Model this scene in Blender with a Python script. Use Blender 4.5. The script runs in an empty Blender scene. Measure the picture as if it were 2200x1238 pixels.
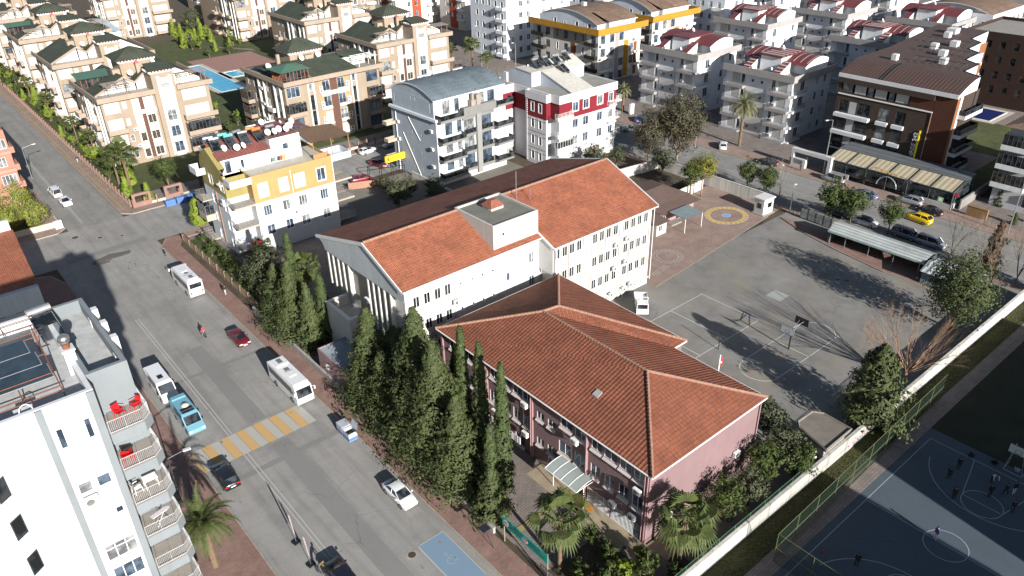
import bpy, bmesh, math, random
from mathutils import Vector, Matrix
R = math.radians
PI = math.pi
rnd = random.Random(7)
scn = bpy.context.scene
COL = scn.collection
# ---------------------------------------------------------------- camera (a drone 58 m above the street)
F_PX, PITCH, ROLL, YAW, H = 1658.5, R(29.62), R(-1.283), R(39.573), 58.0
_cp, _sp, _cr, _sr = math.cos(PITCH), math.sin(PITCH), math.cos(ROLL), math.sin(ROLL)
M_ROT = Matrix(((_cr, -_sr, 0), (_sr, _cr, 0), (0, 0, 1))) @ Matrix(((1, 0, 0), (0, -_sp, -_cp), (0, _cp, -_sp))) \
    @ Matrix(((math.cos(YAW), -math.sin(YAW), 0), (math.sin(YAW), math.cos(YAW), 0), (0, 0, 1)))
cam_d = bpy.data.cameras.new('camera'); cam = bpy.data.objects.new('camera', cam_d); COL.objects.link(cam)
cam_d.sensor_width = 36; cam_d.lens = 36 * F_PX / 2200; cam_d.clip_start = .5; cam_d.clip_end = 3000
_r, _u, _b = M_ROT[0].copy(), -M_ROT[1], -M_ROT[2]
cam.matrix_world = Matrix(((_r[0], _u[0], _b[0], 0), (_r[1], _u[1], _b[1], 0), (_r[2], _u[2], _b[2], H), (0, 0, 0, 1)))
scn.camera = cam
# ---------------------------------------------------------------- sun and sky
SUN_EL, SUN_AZ = R(20.6), R(261)           # azimuth measured from +X towards +Y, direction TO the sun
to_sun = Vector((math.cos(SUN_EL) * math.cos(SUN_AZ), math.cos(SUN_EL) * math.sin(SUN_AZ), math.sin(SUN_EL)))
sd = bpy.data.lights.new('sun', 'SUN'); sun = bpy.data.objects.new('sun', sd); COL.objects.link(sun)
sd.energy = 5.0; sd.angle = R(.5); sd.color = (1, .96, .9)
sun.rotation_euler = to_sun.to_track_quat('Z', 'Y').to_euler(); sun.location = (0, 0, 200)
w = bpy.data.worlds.new('World'); scn.world = w; w.use_nodes = True
nt = w.node_tree; nt.nodes.clear()
sk = nt.nodes.new('ShaderNodeTexSky'); sk.sky_type = 'NISHITA'; sk.sun_disc = False
sk.sun_elevation = SUN_EL; sk.sun_rotation = PI / 2 - SUN_AZ
bg = nt.nodes.new('ShaderNodeBackground'); bg.inputs[1].default_value = .05
wo = nt.nodes.new('ShaderNodeOutputWorld')
nt.links.new(sk.outputs[0], bg.inputs[0]); nt.links.new(bg.outputs[0], wo.inputs[0])
scn.view_settings.view_transform = 'Standard'; scn.view_settings.look = 'None'
scn.view_settings.exposure = 1.2; scn.view_settings.gamma = 1
scn.render.engine = 'CYCLES'
scn.cycles.max_bounces = 5; scn.cycles.transparent_max_bounces = 8
# ---------------------------------------------------------------- materials
MATS = {}
SPLIT = dict(pilasters='pilaster', gable_fins='gable_fin', sills='sill', downpipe='downpipe', string_course='string_course', white_strip='white_strip', band='band', barge_board='barge_board', gable_wall='gable_wall', pilaster='pilaster', ledge='ledge', white_beam='white_beam', white_pier='white_pier', string_line='string_line', lattice_strip='lattice_strip', pier='pier', ochre_panel='ochre_panel', white_ledge='white_ledge', parapet_block='parapet_block', shaft_rib='shaft_rib', facade_panel='facade_panel', accent_panel='accent_panel', brick_band='brick_band', brick_panel='brick_panel', chimney='chimney', pipe='pipe', terrace_post='terrace_post', posts='post', low_wall='low_wall', slat_panel='slat_panel', side_cladding='side_cladding', corrugated_fence_panel='fence_panel', awning='awning', lean_to='lean_to', quoins='quoin', panel='panel', roof_truss='roof_truss', attic_wall='attic_wall')
def newmat(name):
    m = bpy.data.materials.new(name); m.use_nodes = True
    n = m.node_tree.nodes; l = m.node_tree.links
    return m, n, l, n['Principled BSDF']
def coords(n, l, kind, scale=1.0):
    if kind == 'pos':
        g = n.new('ShaderNodeNewGeometry'); o = g.outputs['Position']
    elif kind == 'uv':
        g = n.new('ShaderNodeUVMap'); g.uv_map = 'UVMap'; o = g.outputs['UV']
    else:
        g = n.new('ShaderNodeTexCoord'); o = g.outputs['Object']
    return o
def noise(n, l, co, scale, detail=4, rough=.6, sx=None):
    t = n.new('ShaderNodeTexNoise'); t.inputs['Scale'].default_value = scale
    t.inputs['Detail'].default_value = detail; t.inputs['Roughness'].default_value = rough
    if sx:
        mp = n.new('ShaderNodeMapping'); mp.inputs['Scale'].default_value = sx
        l.new(co, mp.inputs[0]); co = mp.outputs[0]
    l.new(co, t.inputs['Vector']); return t.outputs['Fac']
def ramp(n, l, fac, pts):
    r = n.new('ShaderNodeValToRGB'); el = r.color_ramp.elements
    while len(el) < len(pts): el.new(.5)
    for e, (p, c) in zip(el, pts):
        e.position = p; e.color = tuple(c[:3]) + (1,) if hasattr(c, '__len__') else (c, c, c, 1)
    l.new(fac, r.inputs[0]); return r.outputs[0]
def mix(n, l, fac, a, b, mode='MIX'):
    m = n.new('ShaderNodeMix'); m.data_type = 'RGBA'; m.blend_type = mode
    for i, v in ((0, fac), (6, a), (7, b)):
        if hasattr(v, 'is_linked'): l.new(v, m.inputs[i])
        elif i == 0: m.inputs[0].default_value = v
        else: m.inputs[i].default_value = tuple(v[:3]) + (1,)
    return m.outputs[2]
def bump(n, l, bs, h, strength=.4, dist=.05):
    b = n.new('ShaderNodeBump'); b.inputs['Strength'].default_value = strength
    b.inputs['Distance'].default_value = dist; l.new(h, b.inputs['Height']); l.new(b.outputs[0], bs.inputs['Normal'])
def pm(name, col, rough=.75, var=.12, scale=.6, metal=0, spec=.4, co='obj', fine=0, fs=14):
    """plain painted / coated material with weathering noise"""
    if name in MATS: return MATS[name]
    m, n, l, bs = newmat(name)
    bs.inputs['Roughness'].default_value = rough; bs.inputs['Metallic'].default_value = metal
    bs.inputs['Specular IOR Level'].default_value = spec
    if var:
        c = coords(n, l, co)
        f = noise(n, l, c, scale, 6, .65)
        a = tuple(x * (1 - var) for x in col); b = tuple(min(1, x * (1 + var * .7)) for x in col)
        o = ramp(n, l, f, [(.3, a), (.7, b)])
        if fine:
            f2 = noise(n, l, c, fs, 3)
            o = mix(n, l, 1.0, o, ramp(n, l, f2, [(.35, 1 - fine), (.65, 1.0)]), 'MULTIPLY')
        l.new(o, bs.inputs['Base Color'])
    else: bs.inputs['Base Color'].default_value = tuple(col) + (1,)
    MATS[name] = m; return m
def wallmat(name, col, streak=.14, rough=.85, horiz=None):
    """render / plaster: soft blotches plus vertical rain streaks; horiz = pitch of horizontal joints"""
    if name in MATS: return MATS[name]
    m, n, l, bs = newmat(name); bs.inputs['Roughness'].default_value = rough
    bs.inputs['Specular IOR Level'].default_value = .25
    c = coords(n, l, 'pos')
    f = noise(n, l, c, .35, 5)
    o = ramp(n, l, f, [(.3, tuple(x * .9 for x in col)), (.7, tuple(min(1, x * 1.05) for x in col))])
    s = noise(n, l, c, 1, 5, .7, (1.6, 1.6, .12))
    o = mix(n, l, 1.0, o, ramp(n, l, s, [(.35, 1 - streak), (.6, 1.0)]), 'MULTIPLY')
    if horiz:
        u = coords(n, l, 'uv'); wv = n.new('ShaderNodeTexWave'); wv.bands_direction = 'Y'; wv.wave_profile = 'SAW'
        wv.inputs['Scale'].default_value = 1 / horiz / 3.18; l.new(u, wv.inputs[0])
        o = mix(n, l, 1.0, o, ramp(n, l, wv.outputs['Fac'], [(.0, .45), (.14, .5), (.2, 1.0), (1, 1.0)]), 'MULTIPLY')
        bump(n, l, bs, wv.outputs['Fac'], .5, .03)
    l.new(o, bs.inputs['Base Color']); MATS[name] = m; return m
def tilemat(name, c1, c2, row=.4, col_w=.27, line=(.3, .14, .09), ribs=1, dark=.55):
    """clay tile roof: courses up the slope (UV in metres), ribs along the eave"""
    if name in MATS: return MATS[name]
    m, n, l, bs = newmat(name); bs.inputs['Roughness'].default_value = .85; bs.inputs['Specular IOR Level'].default_value = .2
    u = coords(n, l, 'uv')
    b = n.new('ShaderNodeTexBrick'); b.offset = 0; l.new(u, b.inputs[0])
    b.inputs['Scale'].default_value = 1; b.inputs['Brick Width'].default_value = col_w
    b.inputs['Row Height'].default_value = row; b.inputs['Mortar Size'].default_value = .024
    b.inputs['Mortar Smooth'].default_value = .6; b.inputs['Bias'].default_value = -.1
    b.inputs['Color1'].default_value = c1 + (1,); b.inputs['Color2'].default_value = c2 + (1,); b.inputs['Mortar'].default_value = line + (1,)
    f = noise(n, l, u, .3, 6, .75); f2 = noise(n, l, u, 1.5, 4, .65, (.8, 1.6, 1))
    o = mix(n, l, 1.0, b.outputs['Color'], ramp(n, l, f, [(.3, .66), (.5, .95), (.7, 1.22)]), 'MULTIPLY')
    o = mix(n, l, ramp(n, l, f2, [(.52, 0.0), (.66, dark)]), o, tuple(x * .42 for x in c1))
    wv = n.new('ShaderNodeTexWave'); wv.bands_direction = 'Y'; wv.wave_profile = 'SAW'
    wv.inputs['Scale'].default_value = 1 / row / 3.18 / 2; l.new(u, wv.inputs[0])
    wx = n.new('ShaderNodeTexWave'); wx.bands_direction = 'X'; wx.inputs['Scale'].default_value = 1 / col_w / 3.18 / 2
    l.new(u, wx.inputs[0])
    mt = n.new('ShaderNodeMath'); mt.operation = 'ADD'; l.new(wx.outputs['Fac'], mt.inputs[0]); l.new(b.outputs['Fac'], mt.inputs[1])
    mt2 = n.new('ShaderNodeMath'); mt2.operation = 'MULTIPLY'; mt2.inputs[1].default_value = ribs; l.new(mt.outputs[0], mt2.inputs[0])
    bump(n, l, bs, mt2.outputs[0], .6, .06)
    l.new(o, bs.inputs['Base Color']); MATS[name] = m; return m
def brickmat(name, c1, c2, mortar, bw=.2, bh=.1, ms=.012, co='uv', var=.2, rough=.9):
    if name in MATS: return MATS[name]
    m, n, l, bs = newmat(name); bs.inputs['Roughness'].default_value = rough; bs.inputs['Specular IOR Level'].default_value = .2
    u = coords(n, l, co); b = n.new('ShaderNodeTexBrick'); l.new(u, b.inputs[0])
    b.inputs['Scale'].default_value = 1; b.inputs['Brick Width'].default_value = bw; b.inputs['Row Height'].default_value = bh
    b.inputs['Mortar Size'].default_value = ms; b.inputs['Color1'].default_value = c1 + (1,)
    b.inputs['Color2'].default_value = c2 + (1,); b.inputs['Mortar'].default_value = mortar + (1,)
    f = noise(n, l, u, .4, 6, .7)
    o = mix(n, l, 1.0, b.outputs['Color'], ramp(n, l, f, [(.3, 1 - var), (.7, 1 + var * .6)]), 'MULTIPLY')
    l.new(o, bs.inputs['Base Color']); MATS[name] = m; return m
def ribmat(name, col, pitch=.25, depth=.45, var=.1, rough=.5, axis='X', metal=0):
    if name in MATS: return MATS[name]
    m, n, l, bs = newmat(name); bs.inputs['Roughness'].default_value = rough; bs.inputs['Metallic'].default_value = metal
    u = coords(n, l, 'uv'); wv = n.new('ShaderNodeTexWave'); wv.bands_direction = axis
    wv.inputs['Scale'].default_value = 1 / pitch / 3.18 / 2; l.new(u, wv.inputs[0])
    f = noise(n, l, u, .5, 5)
    o = ramp(n, l, f, [(.3, tuple(x * (1 - var) for x in col)), (.7, tuple(min(1, x * (1 + var)) for x in col))])
    o = mix(n, l, 1.0, o, ramp(n, l, wv.outputs['Fac'], [(.1, 1 - depth), (.6, 1.0)]), 'MULTIPLY')
    bump(n, l, bs, wv.outputs['Fac'], .7, .05)
    l.new(o, bs.inputs['Base Color']); MATS[name] = m; return m
def asphalt(name, col, var=.16, stain=.0, sc=.07, tint=None, tracks=None):
    if name in MATS: return MATS[name]
    m, n, l, bs = newmat(name); bs.inputs['Roughness'].default_value = .9; bs.inputs['Specular IOR Level'].default_value = .2
    c = coords(n, l, 'pos')
    f = noise(n, l, c, sc, 7, .68)
    o = ramp(n, l, f, [(.28, tuple(x * (1 - var) for x in col)), (.72, tuple(x * (1 + var) for x in col))])
    g = noise(n, l, c, 9, 3, .7)
    o = mix(n, l, 1.0, o, ramp(n, l, g, [(.3, .84), (.7, 1.08)]), 'MULTIPLY')
    if tracks:
        k = noise(n, l, c, 1, 3, .6, tracks)
        o = mix(n, l, 1.0, o, ramp(n, l, k, [(.32, .84), (.5, 1.0), (.68, 1.07)]), 'MULTIPLY')
        k = noise(n, l, c, 30, 2, .6); o = mix(n, l, 1.0, o, ramp(n, l, k, [(.25, .8), (.6, 1.06)]), 'MULTIPLY')
        k = noise(n, l, c, .28, 6, .8); o = mix(n, l, 1.0, o, ramp(n, l, k, [(.3, .88), (.55, 1.02)]), 'MULTIPLY')
    if tint:
        k = noise(n, l, c, .16, 5, .7)
        o = mix(n, l, ramp(n, l, k, [(.5, 0.0), (.7, .8)]), o, tint)
    if stain:
        s = noise(n, l, c, .9, 6, .75)
        o = mix(n, l, ramp(n, l, s, [(.63, 0.0), (.75, stain)]), o, tuple(x * .35 for x in col))
    v = n.new('ShaderNodeTexVoronoi'); v.feature = 'DISTANCE_TO_EDGE'; v.inputs['Scale'].default_value = .16
    nz = n.new('ShaderNodeTexNoise'); nz.inputs['Scale'].default_value = .8; l.new(c, nz.inputs['Vector'])
    va = n.new('ShaderNodeVectorMath'); va.operation = 'ADD'; l.new(c, va.inputs[0]); l.new(nz.outputs['Color'], va.inputs[1])
    l.new(va.outputs[0], v.inputs['Vector'])
    k2 = noise(n, l, c, .09, 2)
    cr = mix(n, l, 1.0, ramp(n, l, v.outputs['Distance'], [(.0, 1.0), (.012, 0.0)]), ramp(n, l, k2, [(.5, 0.0), (.6, .55)]), 'MULTIPLY')
    o = mix(n, l, cr, o, tuple(x * .4 for x in col))
    l.new(o, bs.inputs['Base Color']); MATS[name] = m; return m
def paintmat(name, col, wear=.45, under=(.1, .1, .1)):
    """worn road paint that shows the surface below"""
    if name in MATS: return MATS[name]
    m, n, l, bs = newmat(name); bs.inputs['Roughness'].default_value = .8
    c = coords(n, l, 'pos'); f = noise(n, l, c, 3.5, 6, .75); g = noise(n, l, c, .5, 3)
    mt = n.new('ShaderNodeMath'); mt.operation = 'ADD'; l.new(f, mt.inputs[0]); l.new(g, mt.inputs[1])
    o = mix(n, l, ramp(n, l, mt.outputs[0], [(.0, wear * .35), (.48, wear * .3), (.62, wear)]), col, under)
    l.new(o, bs.inputs['Base Color']); MATS[name] = m; return m
def glass(name, col=(.02, .03, .045), rough=.07):
    if name in MATS: return MATS[name]
    m, n, l, bs = newmat(name); bs.inputs['Base Color'].default_value = col + (1,)
    bs.inputs['Roughness'].default_value = rough; bs.inputs['Specular IOR Level'].default_value = .6
    c = coords(n, l, 'pos'); f = noise(n, l, c, .9, 2)
    o = ramp(n, l, f, [(.42, col), (.6, tuple(min(1, x * 2.6 + .02) for x in col))]); l.new(o, bs.inputs['Base Color'])
    MATS[name] = m; return m
def leafmat(name, c1, c2, sc=1.2, rough=.6):
    if name in MATS: return MATS[name]
    m, n, l, bs = newmat(name); bs.inputs['Roughness'].default_value = rough; bs.inputs['Specular IOR Level'].default_value = .15
    c = coords(n, l, 'obj'); f = noise(n, l, c, sc, 4, .7)
    l.new(ramp(n, l, f, [(.33, c1), (.67, c2)]), bs.inputs['Base Color'])
    tr = n.new('ShaderNodeBsdfTranslucent'); l.new(ramp(n, l, f, [(.33, c1), (.67, c2)]), tr.inputs[0])
    ms = n.new('ShaderNodeMixShader'); ms.inputs[0].default_value = .22
    l.new(bs.outputs[0], ms.inputs[1]); l.new(tr.outputs[0], ms.inputs[2])
    l.new(ms.outputs[0], n['Material Output'].inputs[0]); MATS[name] = m; return m
white = wallmat('white_render', (.62, .62, .62)); offw = wallmat('off_white_render', (.5, .48, .44))
trimw = pm('white_trim', (.6, .6, .58), .6, .05); pvc = pm('white_window_frame', (.62, .62, .62), .35, 0)
shut = ribmat('white_roller_shutter', (.42, .42, .41), .06, .12, .03, .5, 'Y')
darkfr = pm('anthracite_frame', (.035, .038, .042), .4, 0)
gl = glass('window_glass'); glc = glass('curtained_glass', (.075, .08, .085), .12); gld = glass('dark_glass', (.006, .008, .01), .05)
conc = wallmat('grey_concrete', (.24, .23, .21), .2); metal = pm('galvanised_steel', (.45, .46, .47), .35, .1, 3, .8)
blackm = pm('black_metal', (.012, .012, .013), .4, 0); acw = pm('air_conditioner_white', (.62, .62, .6), .5, .08)
fanm = pm('fan_grille', (.12, .12, .12), .6, 0)
# ---------------------------------------------------------------- mesh helper
class MB:
    def __init__(s): s.v = []; s.f = []; s.m = []; s.uvq = []
    def vert(s, p): s.v.append(tuple(p)); return len(s.v) - 1
    def poly(s, pts, mi=0):
        i0 = len(s.v); s.v += [tuple(p) for p in pts]; s.f.append(tuple(range(i0, i0 + len(pts)))); s.m.append(mi)
    def box(s, x0, y0, z0, x1, y1, z1, mi=0, skip=''):
        p = [(x0, y0, z0), (x1, y0, z0), (x1, y1, z0), (x0, y1, z0), (x0, y0, z1), (x1, y0, z1), (x1, y1, z1), (x0, y1, z1)]
        for k, q in (('b', (3, 2, 1, 0)), ('t', (4, 5, 6, 7)), ('S', (0, 1, 5, 4)), ('E', (1, 2, 6, 5)), ('N', (2, 3, 7, 6)), ('W', (3, 0, 4, 7))):
            if k not in skip: s.poly([p[i] for i in q], mi)
    def tube(s, a, b, r0, r1=None, n=8, mi=0, cap=True):
        a = Vector(a); b = Vector(b); r1 = r0 if r1 is None else r1
        d = (b - a); L = d.length
        if L < 1e-6: return
        d /= L; t = Vector((0, 0, 1)) if abs(d.z) < .9 else Vector((1, 0, 0))
        u = d.cross(t).normalized(); v = d.cross(u)
        A = []; B = []
        for k in range(n):
            c, sn = math.cos(2 * PI * k / n), math.sin(2 * PI * k / n); o = u * c + v * sn
            A.append(s.vert(a + o * r0)); B.append(s.vert(b + o * r1))
        for k in range(n):
            s.f.append((A[k], A[(k + 1) % n], B[(k + 1) % n], B[k])); s.m.append(mi)
        if cap: s.f.append(tuple(B)); s.m.append(mi); s.f.append(tuple(reversed(A))); s.m.append(mi)
    def bar(s, a, b, w, h=None, mi=0):
        s.tube(a, b, w * .7, w * .7, 4, mi)
    def lathe(s, c, prof, n=16, mi=0, axis='z', ang=2 * PI):
        rings = []
        for r, z in prof:
            rg = []
            for k in range(n):
                t = ang * k / n; x, y = r * math.cos(t), r * math.sin(t)
                p = (c[0] + x, c[1] + y, c[2] + z) if axis == 'z' else ((c[0] + x, c[1] + z, c[2] + y) if axis == 'y' else (c[0] + z, c[1] + x, c[2] + y))
                rg.append(s.vert(p))
            rings.append(rg)
        for A, B in zip(rings, rings[1:]):
            for k in range(n): s.f.append((A[k], A[(k + 1) % n], B[(k + 1) % n], B[k])); s.m.append(mi)
    def extr(s, pts, z0, z1, mi=0, mi_top=None):
        """prism of an xy outline"""
        s.poly([(x, y, z1) for x, y in pts], mi if mi_top is None else mi_top)
        n = len(pts)
        for i in range(n):
            a, b = pts[i], pts[(i + 1) % n]; s.poly([(a[0], a[1], z0), (b[0], b[1], z0), (b[0], b[1], z1), (a[0], a[1], z1)], mi)
    def mesh(s, name, mats, smooth=False):
        me = bpy.data.meshes.new(name); me.from_pydata(s.v, [], s.f)
        for m in (mats if isinstance(mats, (list, tuple)) else [mats]): me.materials.append(m)
        me.polygons.foreach_set('material_index', s.m)
        if smooth: me.polygons.foreach_set('use_smooth', [True] * len(s.f))
        me.update(); uv = me.uv_layers.new(name='UVMap').data
        vs = me.vertices
        for p in me.polygons:
            n = p.normal
            if abs(n.z) > .97: U, V = Vector((1, 0, 0)), Vector((0, 1, 0))
            else:
                U = Vector((-n.y, n.x, 0)).normalized(); V = n.cross(U)
                if V.z < 0: V = -V
            for li in p.loop_indices:
                c = vs[me.loops[li].vertex_index].co; uv[li].uv = (c.dot(U), c.dot(V))
        return me
    def build(s, name, mats, parent=None, smooth=False, loc=None, rz=0):
        if name in SPLIT and len(s.f) > 1:
            par = {}
            def find(a):
                while par.setdefault(a, a) != a: par[a] = par[par[a]]; a = par[a]
                return a
            key = [tuple(round(c, 3) for c in v) for v in s.v]
            for f in s.f:
                r0 = find(key[f[0]])
                for i in f[1:]: par[find(key[i])] = r0
            grp = {}
            for f, m_ in zip(s.f, s.m): grp.setdefault(find(key[f[0]]), []).append((f, m_))
            if len(grp) > 1:
                for fs in grp.values():
                    q = MB()
                    for f, m_ in fs: q.poly([s.v[i] for i in f], m_)
                    o = put(SPLIT[name], q.mesh(SPLIT[name], mats, smooth), parent, loc, rz)
                return o
            name = SPLIT[name]
        return put(name, s.mesh(name, mats, smooth), parent, loc, rz)
def put(name, me, parent=None, loc=None, rz=0):
    o = bpy.data.objects.new(name, me); COL.objects.link(o); o.parent = parent
    if loc is not None: o.location = loc
    if rz: o.rotation_euler.z = rz
    return o
def tag(o, label=None, cat=None, group=None, kind=None):
    if label: o['label'] = label
    if cat: o['category'] = cat
    if group: o['group'] = group
    if kind: o['kind'] = kind
    return o
def empty(name, loc, rz, label, cat, group=None):
    o = bpy.data.objects.new(name, None); COL.objects.link(o); o.location = loc; o.rotation_euler.z = rz
    o.empty_display_size = .5
    return tag(o, label, cat, group)
def copy_tree(o, parent=None, loc=None, rz=None, label=None, scale=None):
    c = o.copy(); COL.objects.link(c); c.parent = parent
    if loc is not None: c.location = loc
    if rz is not None: c.rotation_euler.z = rz
    if scale is not None: c.scale = scale if hasattr(scale, '__len__') else (scale,) * 3
    if label: c['label'] = label
    for ch in KIDS.get(o.name, list(o.children)): copy_tree(ch, c)
    return c
KIDS = {}
CACHE = {}
def cached(key, fn):
    if key not in CACHE: CACHE[key] = fn()
    return CACHE[key]
def at(px, py, z=0.0):
    """the world point seen at pixel (px, py) of the 2200 px photo, at height z"""
    d = M_ROT.transposed() @ Vector(((px - 1100) / F_PX, (py - 619) / F_PX, 1)); t = (z - H) / d.z
    return Vector((d.x * t, d.y * t, z))
# ---------------------------------------------------------------- windows, balconies and other wall pieces
def win_mesh(kind, w, h, fm, gm, sh):
    """face-local: x along the wall, y inward, z up; returns frame mesh and pane mesh"""
    def make():
        f = MB(); g = MB(); t = .055; y0, y1 = .05, .11
        trim = 't' in kind; n = next((int(c) for c in kind if c.isdigit()), 1)
        f.box(0, y0, 0, w, y1, t, 0); f.box(0, y0, h - t, w, y1, h, 0); f.box(0, y0, t, t, y1, h - t, 0); f.box(w - t, y0, t, w, y1, h - t, 0)
        for k in range(1, n): f.box(w * k / n - t / 2, y0, t, w * k / n + t / 2, y1, h - t, 0)
        if 'm' in kind: f.box(t, y0 + .003, h * .68, w - t, y1 - .003, h * .68 + t, 0)
        if trim:
            q = .13; f.box(-q, -.045, -q, w + q, .0, 0, 0); f.box(-q, -.045, h, w + q, 0, h + q, 0)
            f.box(-q, -.045, 0, 0, 0, h, 0); f.box(w, -.045, 0, w + q, 0, h, 0)
        if 's' in kind: f.box(-.06, -.09, -.07, w + .06, .05, -.012, 0)     # sill
        y = y0 + .03
        if 'S' in kind:                                              # roller shutter down
            g.box(t, y0 - .02, t, w - t, y0 + .02, h - t, 1)
        elif 'H' in kind:                                            # shutter half down
            g.box(t, y0 - .02, h * .5, w - t, y0 + .02, h - t, 1); g.poly([(t, y, t), (w - t, y, t), (w - t, y, h * .5), (t, y, h * .5)], 0)
        else: g.poly([(t, y, t), (w - t, y, t), (w - t, y, h - t), (t, y, h - t)], 0)
        if 'r' in kind:                                              # little balustrade
            for i in range(int(w / .14) + 1): f.box(i * .14, -.12, 0, i * .14 + .025, -.095, .9, 2)
            f.box(-.05, -.13, .9, w + .05, -.085, .95, 2); f.box(-.05, -.13, -.1, w + .05, .04, -.02, 0)
        return f.mesh('window', [fm, sh, darkfr]), g.mesh('pane', [gm, sh])
    return cached(('w', kind, round(w, 2), round(h, 2), fm.name, gm.name, sh.name), make)
FACE = {'S': 0.0, 'W': -PI / 2, 'E': PI / 2, 'N': PI}
class Bld:
    def __init__(s, name, label, x, y, rz=0, group=None, cat='building', fm=None, gm=None, z=0, sh=None):
        s.e = empty(name, (x, y, z), rz, label, cat, group); s.wm = {}; s.fm = fm or pvc; s.gm = gm or gl; s.nw = 0; s.sh = sh or shut
        s.r = random.Random(label)
    def mb(s, part, mats):
        k = part
        if k not in s.wm: s.wm[k] = (MB(), mats, part.split('|')[0])
        return s.wm[k][0]
    def face_mesh(s, mb, f, pl, u0, u1, z0, z1, holes, depth, off, rim=True, mi=0):
        def P(u, z, d):
            d = d + off if d == 0 else d
            if f == 'S': return (u, pl - d, z)
            if f == 'N': return (u, pl + d, z)
            if f == 'W': return (pl - d, u, z)
            return (pl + d, u, z)
        hs = [(a, b, a + c, b + d) for a, b, c, d in holes if a < u1 and a + c > u0 and b < z1 and b + d > z0]
        us = sorted({u0, u1} | {max(u0, min(u1, q)) for h in hs for q in (h[0], h[2])})
        zs = sorted({z0, z1} | {max(z0, min(z1, q)) for h in hs for q in (h[1], h[3])})
        for za, zb in zip(zs, zs[1:]):
            zc = (za + zb) / 2; st = us[0]
            for ua, ub in zip(us, us[1:]):
                uc = (ua + ub) / 2
                if any(h[0] < uc < h[2] and h[1] < zc < h[3] for h in hs):
                    if ua > st + 1e-6: mb.poly([P(st, za, 0), P(ua, za, 0), P(ua, zb, 0), P(st, zb, 0)], mi)
                    st = ub
            if us[-1] > st + 1e-6: mb.poly([P(st, za, 0), P(us[-1], za, 0), P(us[-1], zb, 0), P(st, zb, 0)], mi)
        for a, b, c, d in hs:
            a, c = max(a, u0), min(c, u1); b, d = max(b, z0), min(d, z1); e = -depth
            for (ua, za, ub, zb) in ((a, b, c, b), (c, b, c, d), (c, d, a, d), (a, d, a, b)):
                mb.poly([P(ua, za, 0), P(ub, zb, 0), P(ub, zb, e), P(ua, za, e)], mi)
        if off and rim:
            e = -.02
            for (ua, za, ub, zb) in ((u0, z0, u1, z0), (u1, z0, u1, z1), (u1, z1, u0, z1), (u0, z1, u0, z0)):
                mb.poly([P(ua, za, 0), P(ub, zb, 0), P(ub, zb, e), P(ua, za, e)], mi)
    def mass(s, x0, x1, y0, y1, z0, z1, mat, S=(), W=(), E=(), N=(), part='wall', roof=None, depth=.16, par=0, parw=.2, capm=None):
        """a storey block; holes are (u, z, w, h, kind); par = parapet height above z1"""
        mb = s.mb(part + '|' + mat.name + '|' + (roof.name if roof else '-'), [mat, roof or conc])
        zt = z1 + par
        for f, pl, u0, u1, hs in (('S', y0, x0, x1, S), ('N', y1, x0, x1, N), ('W', x0, y0, y1, W), ('E', x1, y0, y1, E)):
            s.face_mesh(mb, f, pl, u0, u1, z0, zt, [h[:4] for h in hs], depth, 0)
            for h in hs: s.win(f, pl, *h, depth=depth)
        if par:
            for a in ((x0, y0, x1, y0 + parw), (x0, y1 - parw, x1, y1), (x0, y0 + parw, x0 + parw, y1 - parw), (x1 - parw, y0 + parw, x1, y1 - parw)):
                mb.box(a[0], a[1], z1, a[2], a[3], zt, 0, 'b' + ''.join(k for k, c in (('S', a[1] == y0), ('N', a[3] == y1), ('W', a[0] == x0), ('E', a[2] == x1)) if c))
        if roof is not False: mb.poly([(x0, y0, z1), (x1, y0, z1), (x1, y1, z1), (x0, y1, z1)], 1 if roof else 0)
    def panel(s, f, pl, u0, u1, z0, z1, mat, off=.04, holes=(), part='facade_panel', wins=True, depth=.14):
        mb = s.mb(part + '|' + mat.name, [mat]); s.face_mesh(mb, f, pl, u0, u1, z0, z1, [h[:4] for h in holes], depth, off)
    def win(s, f, pl, u, z, w, h, kind='2', depth=.16):
        s.nw += 1
        if kind == 'x': return
        gm = s.gm
        if 'c' in kind: gm = glc
        elif 'd' in kind: gm = gld
        elif s.r.random() < .28: gm = glc
        fm_, gm_ = win_mesh(kind, w, h, darkfr if 'k' in kind else s.fm, gm, s.sh)
        nm = 'shutter' if 'S' in kind else 'window'
        o = put(nm if s.nw <= 100 else nm, fm_, s.e, s.fl(f, pl, u, z, w), FACE[f])
        put('pane', gm_, o); return o
    def fl(s, f, pl, u, z, w):
        return {'S': (u, pl, z), 'W': (pl, u + w, z), 'E': (pl, u, z), 'N': (u + w, pl, z)}[f]
    def put(s, name, me, f, pl, u, z, w=0):
        return put(name, me, s.e, s.fl(f, pl, u, z, w), FACE[f])
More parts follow.
